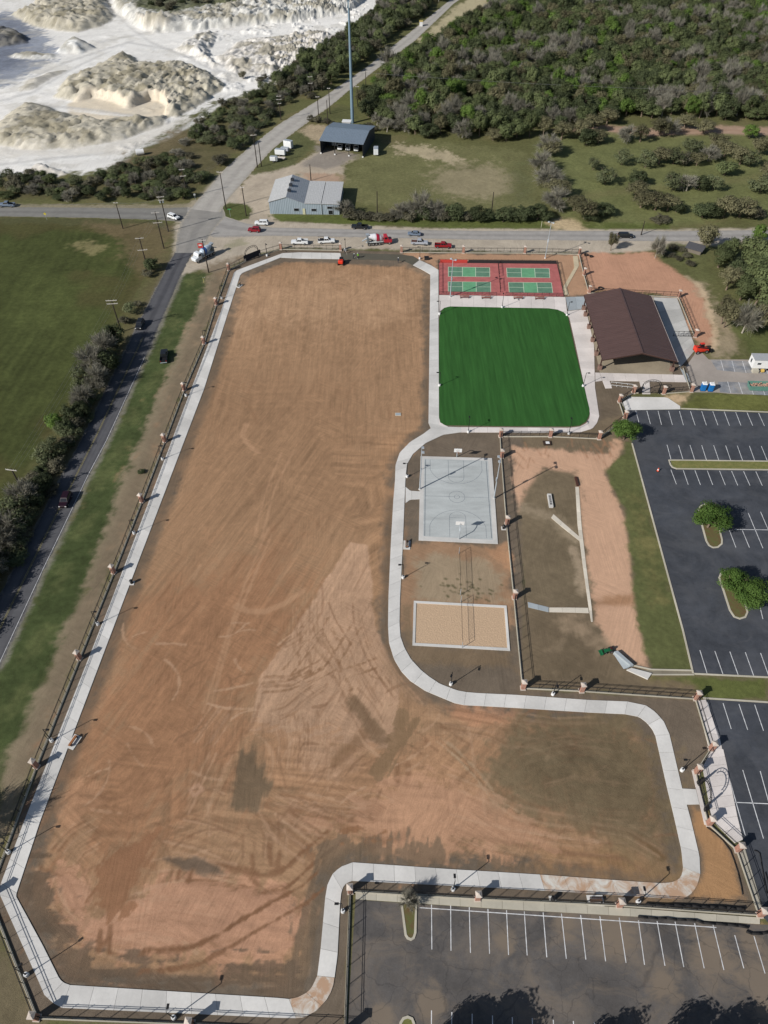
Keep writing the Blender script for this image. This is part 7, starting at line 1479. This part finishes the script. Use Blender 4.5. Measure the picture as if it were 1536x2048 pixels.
def crown_np(seed, r, h0, h1, ncl, nlf, ls, fl=.62):
    g = np.random.RandomState(seed); C0 = []
    while len(C0) < ncl:
        p = g.uniform(-1, 1, 3); q = np.linalg.norm(p)
        if q > 1 or q < .35 or p[2] < -.75: continue
        C0.append(p)
    C0 = np.array(C0); cr = g.uniform(.2, .42, ncl) * fl / .62
    k = g.choice(ncl, nlf, p=cr ** 2 / (cr ** 2).sum())
    d = g.normal(size=(nlf, 3)); d /= np.linalg.norm(d, axis=1)[:, None]
    rad = g.uniform(.0, 1, nlf) ** .45
    P = C0[k] * .78 + d * (cr[k] * rad)[:, None]
    nn = d + .35 * C0[k] + g.normal(size=(nlf, 3)) * .25 + np.array([0, 0, .35]); nn /= np.linalg.norm(nn, axis=1)[:, None]
    a = np.cross(nn, g.normal(size=(nlf, 3))); a /= np.linalg.norm(a, axis=1)[:, None]; b = np.cross(nn, a)
    hc, hh = (h0 + h1) / 2, (h1 - h0) / 2
    W = np.stack([P[:, 0] * r, P[:, 1] * r, hc + P[:, 2] * hh], 1)
    s = (ls * g.uniform(.6, 1.35, nlf))[:, None]
    V = np.stack([W - a * s, W + b * s * .6, W + a * s, W - b * s * .6], 1).reshape(-1, 3)
    tint = np.clip(g.uniform(0, 1, ncl)[k] * .6 + g.uniform(0, .4, nlf), 0, 1)
    return V, np.arange(nlf * 4).reshape(-1, 4), np.repeat(np.stack([tint] * 3 + [np.ones(nlf)], 1), 4, 0)
def twig_np(seed, r, h0, h1, n, wd=.05):
    """fine bare twigs fanning outwards and upwards as slim blades"""
    g = np.random.RandomState(seed); ncl = 34
    d = g.normal(size=(ncl, 3)); d[:, 2] = np.abs(d[:, 2]) * .8 - .15; d /= np.linalg.norm(d, axis=1)[:, None]
    k = g.randint(0, ncl, n); base = d[k] * g.uniform(.25, .8, n)[:, None]
    dr = d[k] + g.normal(size=(n, 3)) * .6 + np.array([0, 0, .35]); dr /= np.linalg.norm(dr, axis=1)[:, None]
    L = g.uniform(.18, .5, n)[:, None]; sd = np.cross(dr, g.normal(size=(n, 3))); sd /= np.linalg.norm(sd, axis=1)[:, None]
    sc = np.array([r, r, (h1 - h0) / 1.3]); off = np.array([0, 0, h0 + (h1 - h0) * .25])
    A = base * sc + off; B = (base + dr * L) * sc + off; w_ = wd * g.uniform(.6, 1.5, n)[:, None]
    V = np.stack([A - sd * w_, A + sd * w_, B + sd * w_ * .5, B - sd * w_ * .5], 1).reshape(-1, 3)
    tint = g.uniform(0, 1, ncl)[k] * .6 + g.uniform(0, .4, n)
    return V, np.arange(n * 4).reshape(-1, 4), np.repeat(np.stack([tint] * 3 + [np.ones(n)], 1), 4, 0)
def trunk_mb(seed, h, r, fork, spread, nl=5, sub=2):
    g = random.Random(seed); m = MB(); top = Vector((g.uniform(-.2, .2), g.uniform(-.2, .2), fork))
    m.tube((0, 0, -.2), (0, 0, fork * .3), r * 1.35, r, 7, False); m.tube((0, 0, fork * .3), top, r, r * .8, 7, False)
    for k in range(nl):
        a = 2 * PI * (k + g.uniform(-.3, .3)) / nl; e = Vector((math.cos(a) * spread * g.uniform(.5, .9), math.sin(a) * spread * g.uniform(.5, .9), fork + (h - fork) * g.uniform(.4, .85)))
        mid = top.lerp(e, .5) + Vector((0, 0, .3)); m.tube(top, mid, r * .5, r * .32, 5, False); m.tube(mid, e, r * .32, r * .12, 5, False)
        for j in range(sub):
            f = e + Vector((g.uniform(-1, 1), g.uniform(-1, 1), g.uniform(.2, 1))) * spread * .35; m.tube(mid.lerp(e, .4 + .3 * j), f, r * .2, r * .06, 4, False)
    return m
PROT = {}   # kind -> list of (trunk mesh, crown mesh), all 8 m tall with a crown 4 m in radius
def proto(kind, v):
    key = (kind, v)
    if key in PROT: return PROT[key]
    sd_ = hash(kind) % 1000 if False else sum(map(ord, kind)) * 7 + v * 13
    if kind == 'bare':
        tb = trunk_mb(sd_, 7.6, .2, 2.2, 3.2, 7, 3); cr = twig_np(sd_, 4.0, 1.4, 8.2, 2500, .042)
    elif kind == 'lot':
        tb = trunk_mb(sd_, 7, .2, 1.8, 2.6); cr = crown_np(sd_, 4.1, 1.3, 8.1, 50, 5600, .2, .57)
    elif kind == 'cedar':
        tb = trunk_mb(sd_, 7, .2, 1.2, 2.2); cr = crown_np(sd_, 4.0, .5, 8.1, 40, 3200, .27, .66)
    elif kind == 'olive':
        tb = trunk_mb(sd_, 7, .24, 1.8, 3.0, 6); cr = crown_np(sd_, 4.2, 1.9, 8.1, 40, 2600, .24, .58)
    elif kind == 'hedge':
        tb = trunk_mb(sd_, 7.4, .16, 1.0, 3.2, 7, 3); cr = crown_np(sd_, 4.2, .6, 8.2, 44, 1700, .26, .55)
    elif kind == 'shrub':
        tb = trunk_mb(sd_, 6, .16, .8, 2.6, 6); cr = crown_np(sd_, 4.1, .2, 7.8, 34, 1300, .34, .6)
    else:
        tb = trunk_mb(sd_, 7, .24, 1.8, 2.8); cr = crown_np(sd_, 4.1, 1.4, 8.2, 38, 3200, .27, .64)
    tm = tb.mesh('trunk', M_BARKW if kind in ('bare',) else M_BARK)
    cm = np_mesh('crown', *cr[:2], LEAF[kind], {'tint': cr[2]})
    PROT[key] = (tm, cm); return PROT[key]
NAMES = {'bare': 'bare_tree', 'cedar': 'cedar_tree', 'oak': 'oak_tree', 'bright': 'leafy_tree', 'olive': 'olive_leaved_tree', 'lot': 'parking_tree', 'shrub': 'brush_shrub', 'hedge': 'hedgerow_tree'}
def tree(kind, x, y, h, r, label, group=None, cat='tree', z=None):
    tm, cm = proto(kind, rnd.randrange(3))
    t = thing(NAMES[kind], label, cat, (x, y, ground_z(x, y) if z is None else z), rnd.uniform(0, 6.28), group)
    t.scale = (r / 4, r / 4, h / 8)
    put('trunk', tm, t); put('crown', cm, t); return t
def treep(kind, uv, h, r, label, group=None, cat='tree'): x, y = at(*uv); return tree(kind, x, y, h, r, label, group, cat)
# parking lot trees
treep('lot', (1247, 879), 5.6, 3.7, 'dark round tree at the corner of the parking lot behind the pillars')
treep('lot', (1415, 1055), 6.4, 4.5, 'single leafy tree on the upper curved parking island')
treep('lot', (1456, 1180), 5.8, 3.5, 'left of the two touching trees on the lower curved parking island'); treep('lot', (1492, 1207), 6.0, 4.0, 'right of the two touching trees on the lower curved parking island')
treep('bare', (814, 1808), 3.4, 1.7, 'bare shrub growing in the south parking island by the fence', cat='shrub')
# trees beside the south lot and the west road whose shadows fall into view
for uv, h, r in [((895, 2150), 9.5, 4.2), ((850, 2120), 7.5, 2.2), ((1310, 2185), 10, 4.4), ((1140, 2180), 9, 3.6), ((1400, 2200), 10.5, 4.6)]: treep('oak', uv, h, r, 'tree just below the photo edge shading the old parking lot', 'trees shading the old parking lot')
treep('bare', (-105, 1690), 10, 4.5, 'bare tree just left of the photo edge shading the west walkway')
# roadside trees on the left
def lzone(v): return 'near the junction' if v < 600 else 'by the two-armed pole' if v < 700 else 'by the parked pickup' if v < 790 else 'near the bright young tree' if v < 890 else 'near the single-armed pole' if v < 1000 else 'at the left photo edge'
LB = 'trees and brush along the west road'
for uv, k, h, r in [((306, 541), 'cedar', 4.6, 3.0), ((296, 552), 'shrub', 2.6, 2.2), ((262, 628), 'bare', 4.5, 2.4), ((250, 648), 'shrub', 2.5, 2.2), ((276, 612), 'shrub', 1.8, 1.6), ((234, 694), 'cedar', 7.4, 3.8), ((214, 716), 'bare', 8.5, 4.2), ((206, 690), 'shrub', 4.0, 3.0), ((222, 740), 'cedar', 7.0, 3.4), ((190, 746), 'bare', 8.5, 4.4), ((200, 775), 'bare', 7.5, 3.6), ((172, 775), 'bare', 7.0, 3.6), ((172, 812), 'bare', 6.5, 3.4), ((166, 838), 'cedar', 5.4, 2.8), ((148, 846), 'cedar', 5.8, 3.2), ((112, 856), 'bright', 4.2, 2.6), ((134, 870), 'cedar', 4.6, 2.6), ((140, 893), 'shrub', 3.4, 2.4), ((112, 912), 'bare', 6.0, 3.4), ((96, 925), 'bare', 5.4, 3.0), ((118, 940), 'shrub', 3.6, 2.4), ((88, 980), 'cedar', 4.6, 3.0), ((70, 968), 'shrub', 3.6, 2.6), ((76, 1010), 'cedar', 4.0, 2.6), ((52, 1010), 'bare', 6.6, 3.8), ((36, 1036), 'bare', 6.6, 4.0), ((46, 1060), 'bare', 5.5, 3.0), ((18, 1068), 'bare', 7.0, 4.2), ((24, 1100), 'shrub', 3.6, 2.8), ((4, 1100), 'bare', 6.4, 3.8), ((2, 1128), 'shrub', 3.4, 2.8), ((-16, 1150), 'bare', 6.6, 3.6), ((-40, 1185), 'cedar', 8.0, 3.4), ((-30, 1150), 'cedar', 5.5, 3), ((-60, 1235), 'cedar', 7.0, 3.4), ((-95, 1290), 'bare', 7, 4)]:
    if k == 'bare' and int(uv[0] + uv[1]) % 3: k = 'hedge'
    lab = {'hedge': 'grey-green thin-leaved tree in the row beside the west road', 'cedar': 'dark evergreen tree in the row beside the west road', 'bare': 'grey bare tree in the row beside the west road', 'shrub': 'dry brush growing between trees beside the west road', 'bright': 'bright yellow-green young tree beside the west road'}[k]
    if k != 'bright': lab = ('tall ' if h > 5 else 'low ') + lab.replace('beside the west road', 'beside the west road ' + lzone(uv[1]))
    treep(k, uv, h * .95, r * 1.0, lab, LB if k != 'bright' else None, 'shrub' if k == 'shrub' else 'tree')
gl = random.Random(77)
for (u0, v0), (u1, v1) in zip([(238, 700), (186, 800), (118, 925), (62, 1030), (12, 1125)], [(186, 800), (118, 925), (62, 1030), (12, 1125), (-60, 1250)]):
    for k in range(9):
        q = (k + gl.random()) / 9; uv = (u0 + (u1 - u0) * q + gl.gauss(-6, 12), v0 + (v1 - v0) * q); kk = gl.choice(['hedge', 'shrub', 'shrub', 'cedar'])
        treep(kk, uv, gl.uniform(1.8, 3.6), gl.uniform(1.8, 3.2), {'hedge': 'small grey-green', 'shrub': 'small dry brown', 'cedar': 'small dark green'}[kk] + ' undergrowth bush beside the west road ' + lzone(uv[1]), LB, 'bush')
# hedge and trees beyond the main road
HB = 'bushes along the far side of the main road'
for uv, k, h, r in [((688, 430), 'bare', 4.5, 3.0), ((700, 436), 'shrub', 3.2, 3.0), ((716, 437), 'shrub', 2.4, 2.8), ((736, 438), 'shrub', 2.2, 2.8), ((758, 439), 'shrub', 2.0, 2.8), ((780, 439), 'shrub', 2.2, 2.8), ((820, 440), 'shrub', 3.5, 2.8), ((848, 440), 'cedar', 5.0, 3.0), ((842, 434), 'bare', 8.0, 4.4), ((868, 438), 'bare', 6.0, 3.4), ((800, 436), 'bare', 5.0, 3.0), ((907, 440), 'cedar', 5.6, 3.4), ((888, 441), 'shrub', 3.2, 2.4), ((932, 441), 'shrub', 3.0, 2.4), ((956, 442), 'cedar', 4.8, 3.2), ((974, 441), 'cedar', 3.6, 2.6), ((1006, 443), 'cedar', 4.4, 3.0), ((1026, 442), 'cedar', 4.2, 3.0), ((1050, 441), 'cedar', 5.2, 3.4), ((1074, 440), 'cedar', 5.2, 3.2), ((1092, 441), 'cedar', 3.4, 2.4)]:
    lab = {'cedar': 'dense dark evergreen bush in the hedge beyond the main road', 'bare': 'grey bare small tree in the hedge beyond the main road', 'shrub': 'low brownish brush in the hedge beyond the main road'}[k]
    treep(k, uv, h * 1.1, r * 1.25, lab, HB, 'bush' if k != 'bare' else 'tree')
OC = 'scattered trees on the grass beyond the main road'
C3 = lambda x, y: (850 + x / 2.239, y / 2.239)
def ozone(u, v):
    if v > 405: return 'close to the main road ' + ('above the pale driveway patch' if u < 1230 else 'right of the dark suv' if u < 1380 else 'towards the right photo edge')
    if v < 285: return 'beside the dirt track ' + ('at its left end' if u < 1230 else 'along its middle' if u < 1400 else 'at the right photo edge')
    return 'standing ' + ('at the left edge of the grass' if u < 1130 else 'left of centre on the grass' if u < 1250 else 'right of centre on the grass' if u < 1400 else 'on the grass at the right photo edge')
ORCH = [(C3(610, 625), 'olive', 6, 3.4), (C3(548, 690), 'bare', 6, 3.6), (C3(560, 700), 'olive', 5.4, 3.2), (C3(520, 760), 'bare', 5.6, 3.6), (C3(548, 830), 'bare', 5.6, 4.0), (C3(590, 880), 'olive', 5.4, 4.0), (C3(690, 615), 'olive', 6, 3.8), (C3(722, 650), 'cedar', 5.5, 3.2), (C3(775, 640), 'olive', 4.6, 3.2), (C3(740, 590), 'olive', 5.8, 3.6), (C3(812, 558), 'olive', 5.4, 3.6), (C3(752, 760), 'bare', 4.2, 2.0), (C3(805, 825), 'bare', 5.0, 3.4), (C3(880, 738), 'bare', 5.0, 2.8), (C3(945, 830), 'cedar', 5.0, 2.8), (C3(940, 890), 'olive', 5.2, 3.6), (C3(985, 750), 'bare', 5.5, 3.0), (C3(1045, 735), 'olive', 5.2, 3.4), (C3(1110, 735), 'bare', 5.4, 3.6), (C3(1150, 735), 'shrub', 4.0, 3.0), (C3(1190, 690), 'bare', 5.4, 3.4), (C3(905, 635), 'bare', 5.2, 3.0), (C3(962, 635), 'olive', 5.6, 3.0), (C3(1050, 610), 'olive', 6.0, 4.0), (C3(1090, 600), 'bare', 5.2, 3.2), (C3(1160, 575), 'olive', 5.0, 3.4), (C3(1245, 600), 'olive', 5.0, 3.6), (C3(1110, 850), 'bare', 5.2, 3.6), (C3(1170, 855), 'bare', 4.6, 3.0), (C3(1225, 850), 'cedar', 4.4, 2.8), (C3(1285, 850), 'bare', 5.0, 2.8), (C3(1215, 740), 'olive', 4.0, 2.8), (C3(1265, 720), 'bare', 4.6, 3.0), (C3(1340, 785), 'oak', 4.6, 3.0), (C3(1340, 700), 'olive', 5.0, 3.6), (C3(1410, 735), 'olive', 5.2, 3.8), (C3(1450, 745), 'bare', 5.0, 3.2), (C3(1490, 690), 'olive', 5.4, 3.6), (C3(1500, 860), 'bare', 5.4, 4.2), (C3(1450, 620), 'bright', 4.6, 2.4), (C3(1300, 665), 'olive', 5.0, 3.6), (C3(1530, 800), 'olive', 5, 3.4),
        ((1112, 417), 'bare', 6, 3.6), ((1148, 421), 'olive', 4.6, 3.2), ((1168, 437), 'olive', 5.6, 3.4), ((1180, 440), 'cedar', 3.6, 2.8), ((1206, 432), 'cedar', 3.6, 3.0), ((1281, 415), 'olive', 5.0, 3.4), ((1310, 420), 'olive', 5.6, 3.6), ((1334, 422), 'olive', 4.6, 3.0), ((1352, 424), 'cedar', 3.6, 2.6), ((1318, 443), 'shrub', 1.8, 2.8), ((1404, 435), 'cedar', 4.4, 3.0), ((1424, 434), 'cedar', 4.2, 3.0), ((1446, 434), 'olive', 6.0, 3.8), ((1478, 434), 'olive', 5.8, 4.0), ((1504, 434), 'shrub', 3.4, 3.0)]
for uv, k, h, r in ORCH:
    if k == 'bare' and int(uv[0]) % 2: k = 'hedge'
    lab = {'hedge': 'thin grey-green tree on the grass beyond the main road', 'cedar': 'dark evergreen tree on the grass beyond the main road', 'bare': 'grey bare tree on the grass beyond the main road', 'olive': 'olive-brown leafed tree on the grass beyond the main road', 'shrub': 'low grey-green bush on the grass beyond the main road', 'oak': 'single mid-green tree among grey trees beyond the main road', 'bright': 'single bright green tree beside the dirt track'}[k]
    lab = ('wide ' if r > 3.5 else 'small ') + lab.replace('on the grass beyond the main road', ozone(*uv)) if k not in ('oak', 'bright') else lab
    treep(k, uv, h * 1.2, r * 1.5, lab, OC if k not in ('oak', 'bright') else None, 'bush' if k == 'shrub' else 'tree')
for uv, k, h, r, lab in [((1221, 501), 'olive', 6.5, 2.2, 'thin leaning tree in front of the dark suv on the main road'), ((1310, 516), 'bare', 7.5, 2.4, 'slender bare tree at the edge of the red earth yard'), ((1404, 500), 'olive', 8.6, 4.6, 'large olive-brown tree overhanging the main road on the right'), ((1512, 486), 'bright', 6.5, 2.8, 'bright narrow tree at the right end of the main road')]: treep(k, uv, h, r, lab)
EC = 'tree cluster at the right photo edge beside the red earth yard'
for uv, k, h, r in [((1436, 535), 'oak', 6.2, 3.6), ((1456, 520), 'oak', 6.0, 3.2), ((1500, 530), 'oak', 8.0, 4.8), ((1530, 540), 'oak', 8.0, 4.6), ((1500, 566), 'oak', 7.4, 4.4), ((1534, 585), 'oak', 8.0, 4.8), ((1470, 560), 'cedar', 5.6, 3.2), ((1452, 580), 'olive', 6.4, 3.4), ((1480, 600), 'oak', 6.6, 3.8), ((1510, 610), 'oak', 7.2, 4.2), ((1560, 560), 'oak', 8, 5), ((1442, 648), 'olive', 7.6, 3.2), ((1447, 655), 'olive', 7.2, 3.0), ((1484, 666), 'bare', 7.6, 3.6), ((1514, 660), 'olive', 7.6, 3.8), ((1540, 640), 'oak', 8, 4.4), ((1560, 690), 'olive', 7, 4)]:
    lab = {'cedar': 'dark evergreen tree in the cluster at the right photo edge', 'oak': 'dense green tree in the cluster at the right photo edge', 'olive': 'olive-brown tree with pale trunk at the right photo edge', 'bare': 'bare pale-trunked tree below the green cluster at the right edge'}[k]
    treep(k, uv, h * 1.2, r * 1.18, lab, EC if k in ('oak', 'olive') else None)
SH = 'low brush in front of the red earth yard\'s top corner'
for uv in [(1322, 505), (1340, 512), (1355, 520), (1372, 514), (1380, 530), (1345, 498), (1362, 502)]: treep('shrub', uv, rnd.uniform(1, 1.8), rnd.uniform(1.6, 2.4), 'low green brush behind the red earth yard near the hut', SH, 'bush')
treep('cedar', (283, 945), .8, 1.0, 'small dark uprooted bush lying on the verge by the west fence', None, 'bush')
for uv, k in [((622, 243), 'shrub'), ((636, 245), 'shrub'), ((652, 246), 'shrub'), ((668, 252), 'shrub'), ((738, 256), 'shrub'), ((726, 258), 'cedar'), ((748, 262), 'shrub'), ((676, 254), 'cedar')]: treep(k, uv, rnd.uniform(2, 3.2), rnd.uniform(2, 2.8), 'scrubby bush beside the tower compound behind the shed', 'bushes round the tower compound', 'bush')
# belts of brush round the quarry
def inside(P, x, y): return sdf(P, np.array([x]), np.array([y]))[0] > 0
def scatter(poly, sp, seed):
    P = ats(poly); g = random.Random(seed); xs = [p[0] for p in P]; ys = [p[1] for p in P]; out = []
    y = min(ys)
    while y < max(ys):
        x = min(xs)
        while x < max(xs):
            px, py = x + g.uniform(-.45, .45) * sp, y + g.uniform(-.45, .45) * sp
            if inside(P, px, py): out.append((px, py))
            x += sp
        y += sp
    return out
BELT = [(-60, 352), (60, 352), (130, 364), (200, 352), (240, 338), (290, 322), (330, 300), (370, 290), (390, 262), (400, 240), (440, 215), (520, 187), (560, 168), (600, 122), (650, 107), (700, 67), (760, 22), (830, -40), (898, -40), (884, 0), (806, 62), (722, 130), (682, 160), (636, 190), (545, 242), (484, 295), (434, 338), (392, 386), (366, 402), (0, 404), (-60, 404)]
g = random.Random(4)
def zone(x, y):
    best = (1e9, '')
    for uv, z_ in (((40, 380), 'above the side road at the left photo edge'), ((190, 380), 'above the middle of the side road'), ((330, 370), 'behind the junction\'s left corner'), ((420, 320), 'across the quarry road from the warehouse'), ((470, 260), 'across the quarry road from the white trailers'), ((570, 200), 'left of the quarry road near the tower'), ((650, 140), 'on the quarry rim left of the tower top'), ((740, 70), 'along the upper quarry road'), ((830, 0), 'along the quarry road at the top photo edge')): 
        p = at(*uv); d_ = math.hypot(p[0] - x, p[1] - y)
        if d_ < best[0]: best = (d_, z_)
    return best[1]
for x, y in scatter(BELT, 5.2, 3):
    hi = y > 380
    if not hi and vnoise(np.array([x / 11]), np.array([y / 11]), 15)[0] < .36 and y > 285: continue
    k = g.choices(['cedar', 'shrub', 'oak', 'hedge', 'bare'], [3, 3, 3 if not hi else 6, 2.5, 1.5])[0]
    h = g.uniform(2.0, 4.4) if not hi else g.uniform(4.5, 8)
    lab = {'cedar': 'dark evergreen in the brush belt between quarry and road', 'shrub': 'dry brown brush in the belt between quarry and road', 'oak': 'green tree in the brush belt between quarry and road', 'bare': 'bare grey tree in the brush belt between quarry and road', 'hedge': 'thin grey-green tree in the brush belt between quarry and road'}[k]
    lab = ('tall ' if h > (6 if hi else 3.7) else 'low ') + lab.replace('in the brush belt between quarry and road', zone(x, y)).replace('in the belt between quarry and road', zone(x, y))
    tree(k, x, y, h, g.uniform(2.4, 3.6) * (1.15 if hi else 1), lab, 'brush belt between quarry and road', 'shrub' if k == 'shrub' else 'tree')
treep('shrub', (487, 158), 4, 2.6, 'lone grey-green tree standing on the white quarry floor')
for uv in [(530, 158), (545, 160), (560, 158), (575, 156), (520, 164), (600, 130), (632, 115)]: treep('shrub', uv, g.uniform(1.6, 2.6), g.uniform(2, 3), 'dry brush on the right rim of the quarry', 'brush on the quarry rim', 'shrub')
for x, y in scatter([(240, -4), (290, 26), (345, 36), (400, 26), (470, 14), (530, -2), (600, -40), (600, -70), (230, -70)], 8, 9): tree(g.choice(['shrub', 'cedar', 'shrub']), x, y, g.uniform(2, 3.6), g.uniform(2.2, 3.6), 'brush on the terrace above the quarry', 'brush on the quarry terrace', 'shrub')
# the wood: the nearest 280 as trees of their own, the rest as one mass
WOOD = [(716, 214), (742, 172), (800, 122), (852, 97), (884, 82), (935, 45), (1000, -15), (1010, -60), (1800, -60), (1800, 240), (1536, 246), (1386, 238), (1230, 240), (1118, 262), (1070, 282), (960, 283), (850, 275), (780, 268), (745, 252)]
def wzone(x, y):
    best = (1e9, '')
    for uv, z_ in (((770, 240), 'right behind the shed'), ((740, 190), 'right of the tower'), ((880, 270), 'above the bare pale patch'), ((1000, 275), 'at the wood edge above the grass field'), ((1110, 255), 'at the wood\'s lower corner'), ((1230, 232), 'above the left end of the dirt track'), ((1380, 230), 'above the middle of the dirt track'), ((1510, 236), 'above the dirt track at the right photo edge'), ((860, 200), 'inside the wood behind its near edge'), ((1000, 215), 'inside the wood above the grass field')):
        p = at(*uv); d_ = math.hypot(p[0] - x, p[1] - y)
        if d_ < best[0]: best = (d_, z_)
    return best[1]
pts = scatter(WOOD, 6.2, 21); pts.sort(key=lambda p: p[1]); far = []
vis = lambda x, y: abs(x) < 30 + y * .62
nI = 0
for x, y in pts:
    nn = vnoise(np.array([x / 22]), np.array([y / 22]), 5)[0]; n2 = vnoise(np.array([x / 40]), np.array([y / 40]), 8)[0]
    k = g.choices(['cedar', 'oak', 'bare', 'olive', 'bright'], [2.6, 3.4, 4.5 * max(nn - .35, 0.03) * 2.4, 1.6, .6 + n2 * .8])[0]
    h = g.uniform(4.6, 9.2) + (g.random() < .15) * 2; r = g.uniform(3.2, 5.4)
    if nI < 280 and vis(x, y):
        lab = {'cedar': 'dark evergreen tree along the near side of the wood', 'oak': 'mid-green tree along the near side of the wood', 'bare': 'grey bare tree along the near side of the wood', 'olive': 'olive-brown tree along the near side of the wood', 'bright': 'bright green tree along the near side of the wood'}[k]
        lab = ('tall ' if h > 7.8 else 'wide ' if r > 4 else 'small ') + lab.replace('along the near side of the wood', wzone(x, y))
        tree(k, x, y, h, r, lab, 'trees along the near side of the wood'); nI += 1
    else: far.append((x, y, h, r, k, g.uniform(0, 6.28)))
lib = bpy.data.collections.new('wood_tree_kinds'); KI = ['cedar', 'oak', 'bare', 'olive', 'bright']
for n_, k in enumerate(KI):
    tm, cm = proto(k, 1)
    b = bpy.data.meshes.new('wood_tree')
    v1 = np.empty(len(tm.vertices) * 3, np.float32); tm.vertices.foreach_get('co', v1)
    v2 = np.empty(len(cm.vertices) * 3, np.float32); cm.vertices.foreach_get('co', v2)
    f1 = [tuple(p.vertices) for p in tm.polygons]; o1 = len(tm.vertices); f2 = (np.arange(len(cm.vertices)).reshape(-1, 4) + o1).tolist()
    b.from_pydata(np.concatenate([v1, v2]).reshape(-1, 3).tolist(), [], f1 + f2)
    b.materials.append(tm.materials[0]); b.materials.append(cm.materials[0])
    b.polygons.foreach_set('material_index', [0] * len(f1) + [1] * len(f2))
    ta = np.ones((len(b.vertices), 4), np.float32) * .5; src = np.empty(len(cm.vertices) * 4, np.float32); cm.attributes['tint'].data.foreach_get('color', src); ta[o1:] = src.reshape(-1, 4)
    a = b.attributes.new('tint', 'FLOAT_COLOR', 'POINT'); a.data.foreach_set('color', ta.ravel()); b.update()
    o = bpy.data.objects.new('%d_wood_tree' % n_, b); lib.objects.link(o)
pm = bpy.data.meshes.new('wood'); pm.from_pydata([(f[0], f[1], 0) for f in far], [], [])
for nm, typ, vals in (('kind_index', 'INT', [KI.index(f[4]) for f in far]), ('turn', 'FLOAT', [f[5] for f in far]), ('tall', 'FLOAT', [f[2] / 8 for f in far]), ('wide', 'FLOAT', [f[3] / 4 for f in far])):
    a = pm.attributes.new(nm, typ, 'POINT'); a.data.foreach_set('value', vals)
wd = put('wood', pm, kind='stuff'); wd['label'] = 'mixed green and grey wood filling the far right background'; wd['category'] = 'wood'
ng = bpy.data.node_groups.new('grow_wood', 'GeometryNodeTree')
ng.interface.new_socket('Geometry', in_out='INPUT', socket_type='NodeSocketGeometry'); ng.interface.new_socket('Geometry', in_out='OUTPUT', socket_type='NodeSocketGeometry')
N_ = ng.nodes; gi = N_.new('NodeGroupInput'); go = N_.new('NodeGroupOutput'); ip = N_.new('GeometryNodeInstanceOnPoints'); ci = N_.new('GeometryNodeCollectionInfo')
ci.inputs['Collection'].default_value = lib; ci.inputs['Separate Children'].default_value = True; ci.inputs['Reset Children'].default_value = True
def attr(nm, typ): a = N_.new('GeometryNodeInputNamedAttribute'); a.data_type = typ; a.inputs['Name'].default_value = nm; return a.outputs['Attribute']
ng.links.new(gi.outputs[0], ip.inputs['Points']); ng.links.new(ci.outputs[0], ip.inputs['Instance']); ip.inputs['Pick Instance'].default_value = True
ng.links.new(attr('kind_index', 'INT'), ip.inputs['Instance Index'])
cx = N_.new('ShaderNodeCombineXYZ'); ng.links.new(attr('turn', 'FLOAT'), cx.inputs[2]); ng.links.new(cx.outputs[0], ip.inputs['Rotation'])
sx_ = N_.new('ShaderNodeCombineXYZ'); wa = attr('wide', 'FLOAT'); ng.links.new(wa, sx_.inputs[0]); ng.links.new(wa, sx_.inputs[1]); ng.links.new(attr('tall', 'FLOAT'), sx_.inputs[2]); ng.links.new(sx_.outputs[0], ip.inputs['Scale'])
ng.links.new(ip.outputs[0], go.inputs[0]); md = wd.modifiers.new('grow', 'NODES'); md.node_group = ng
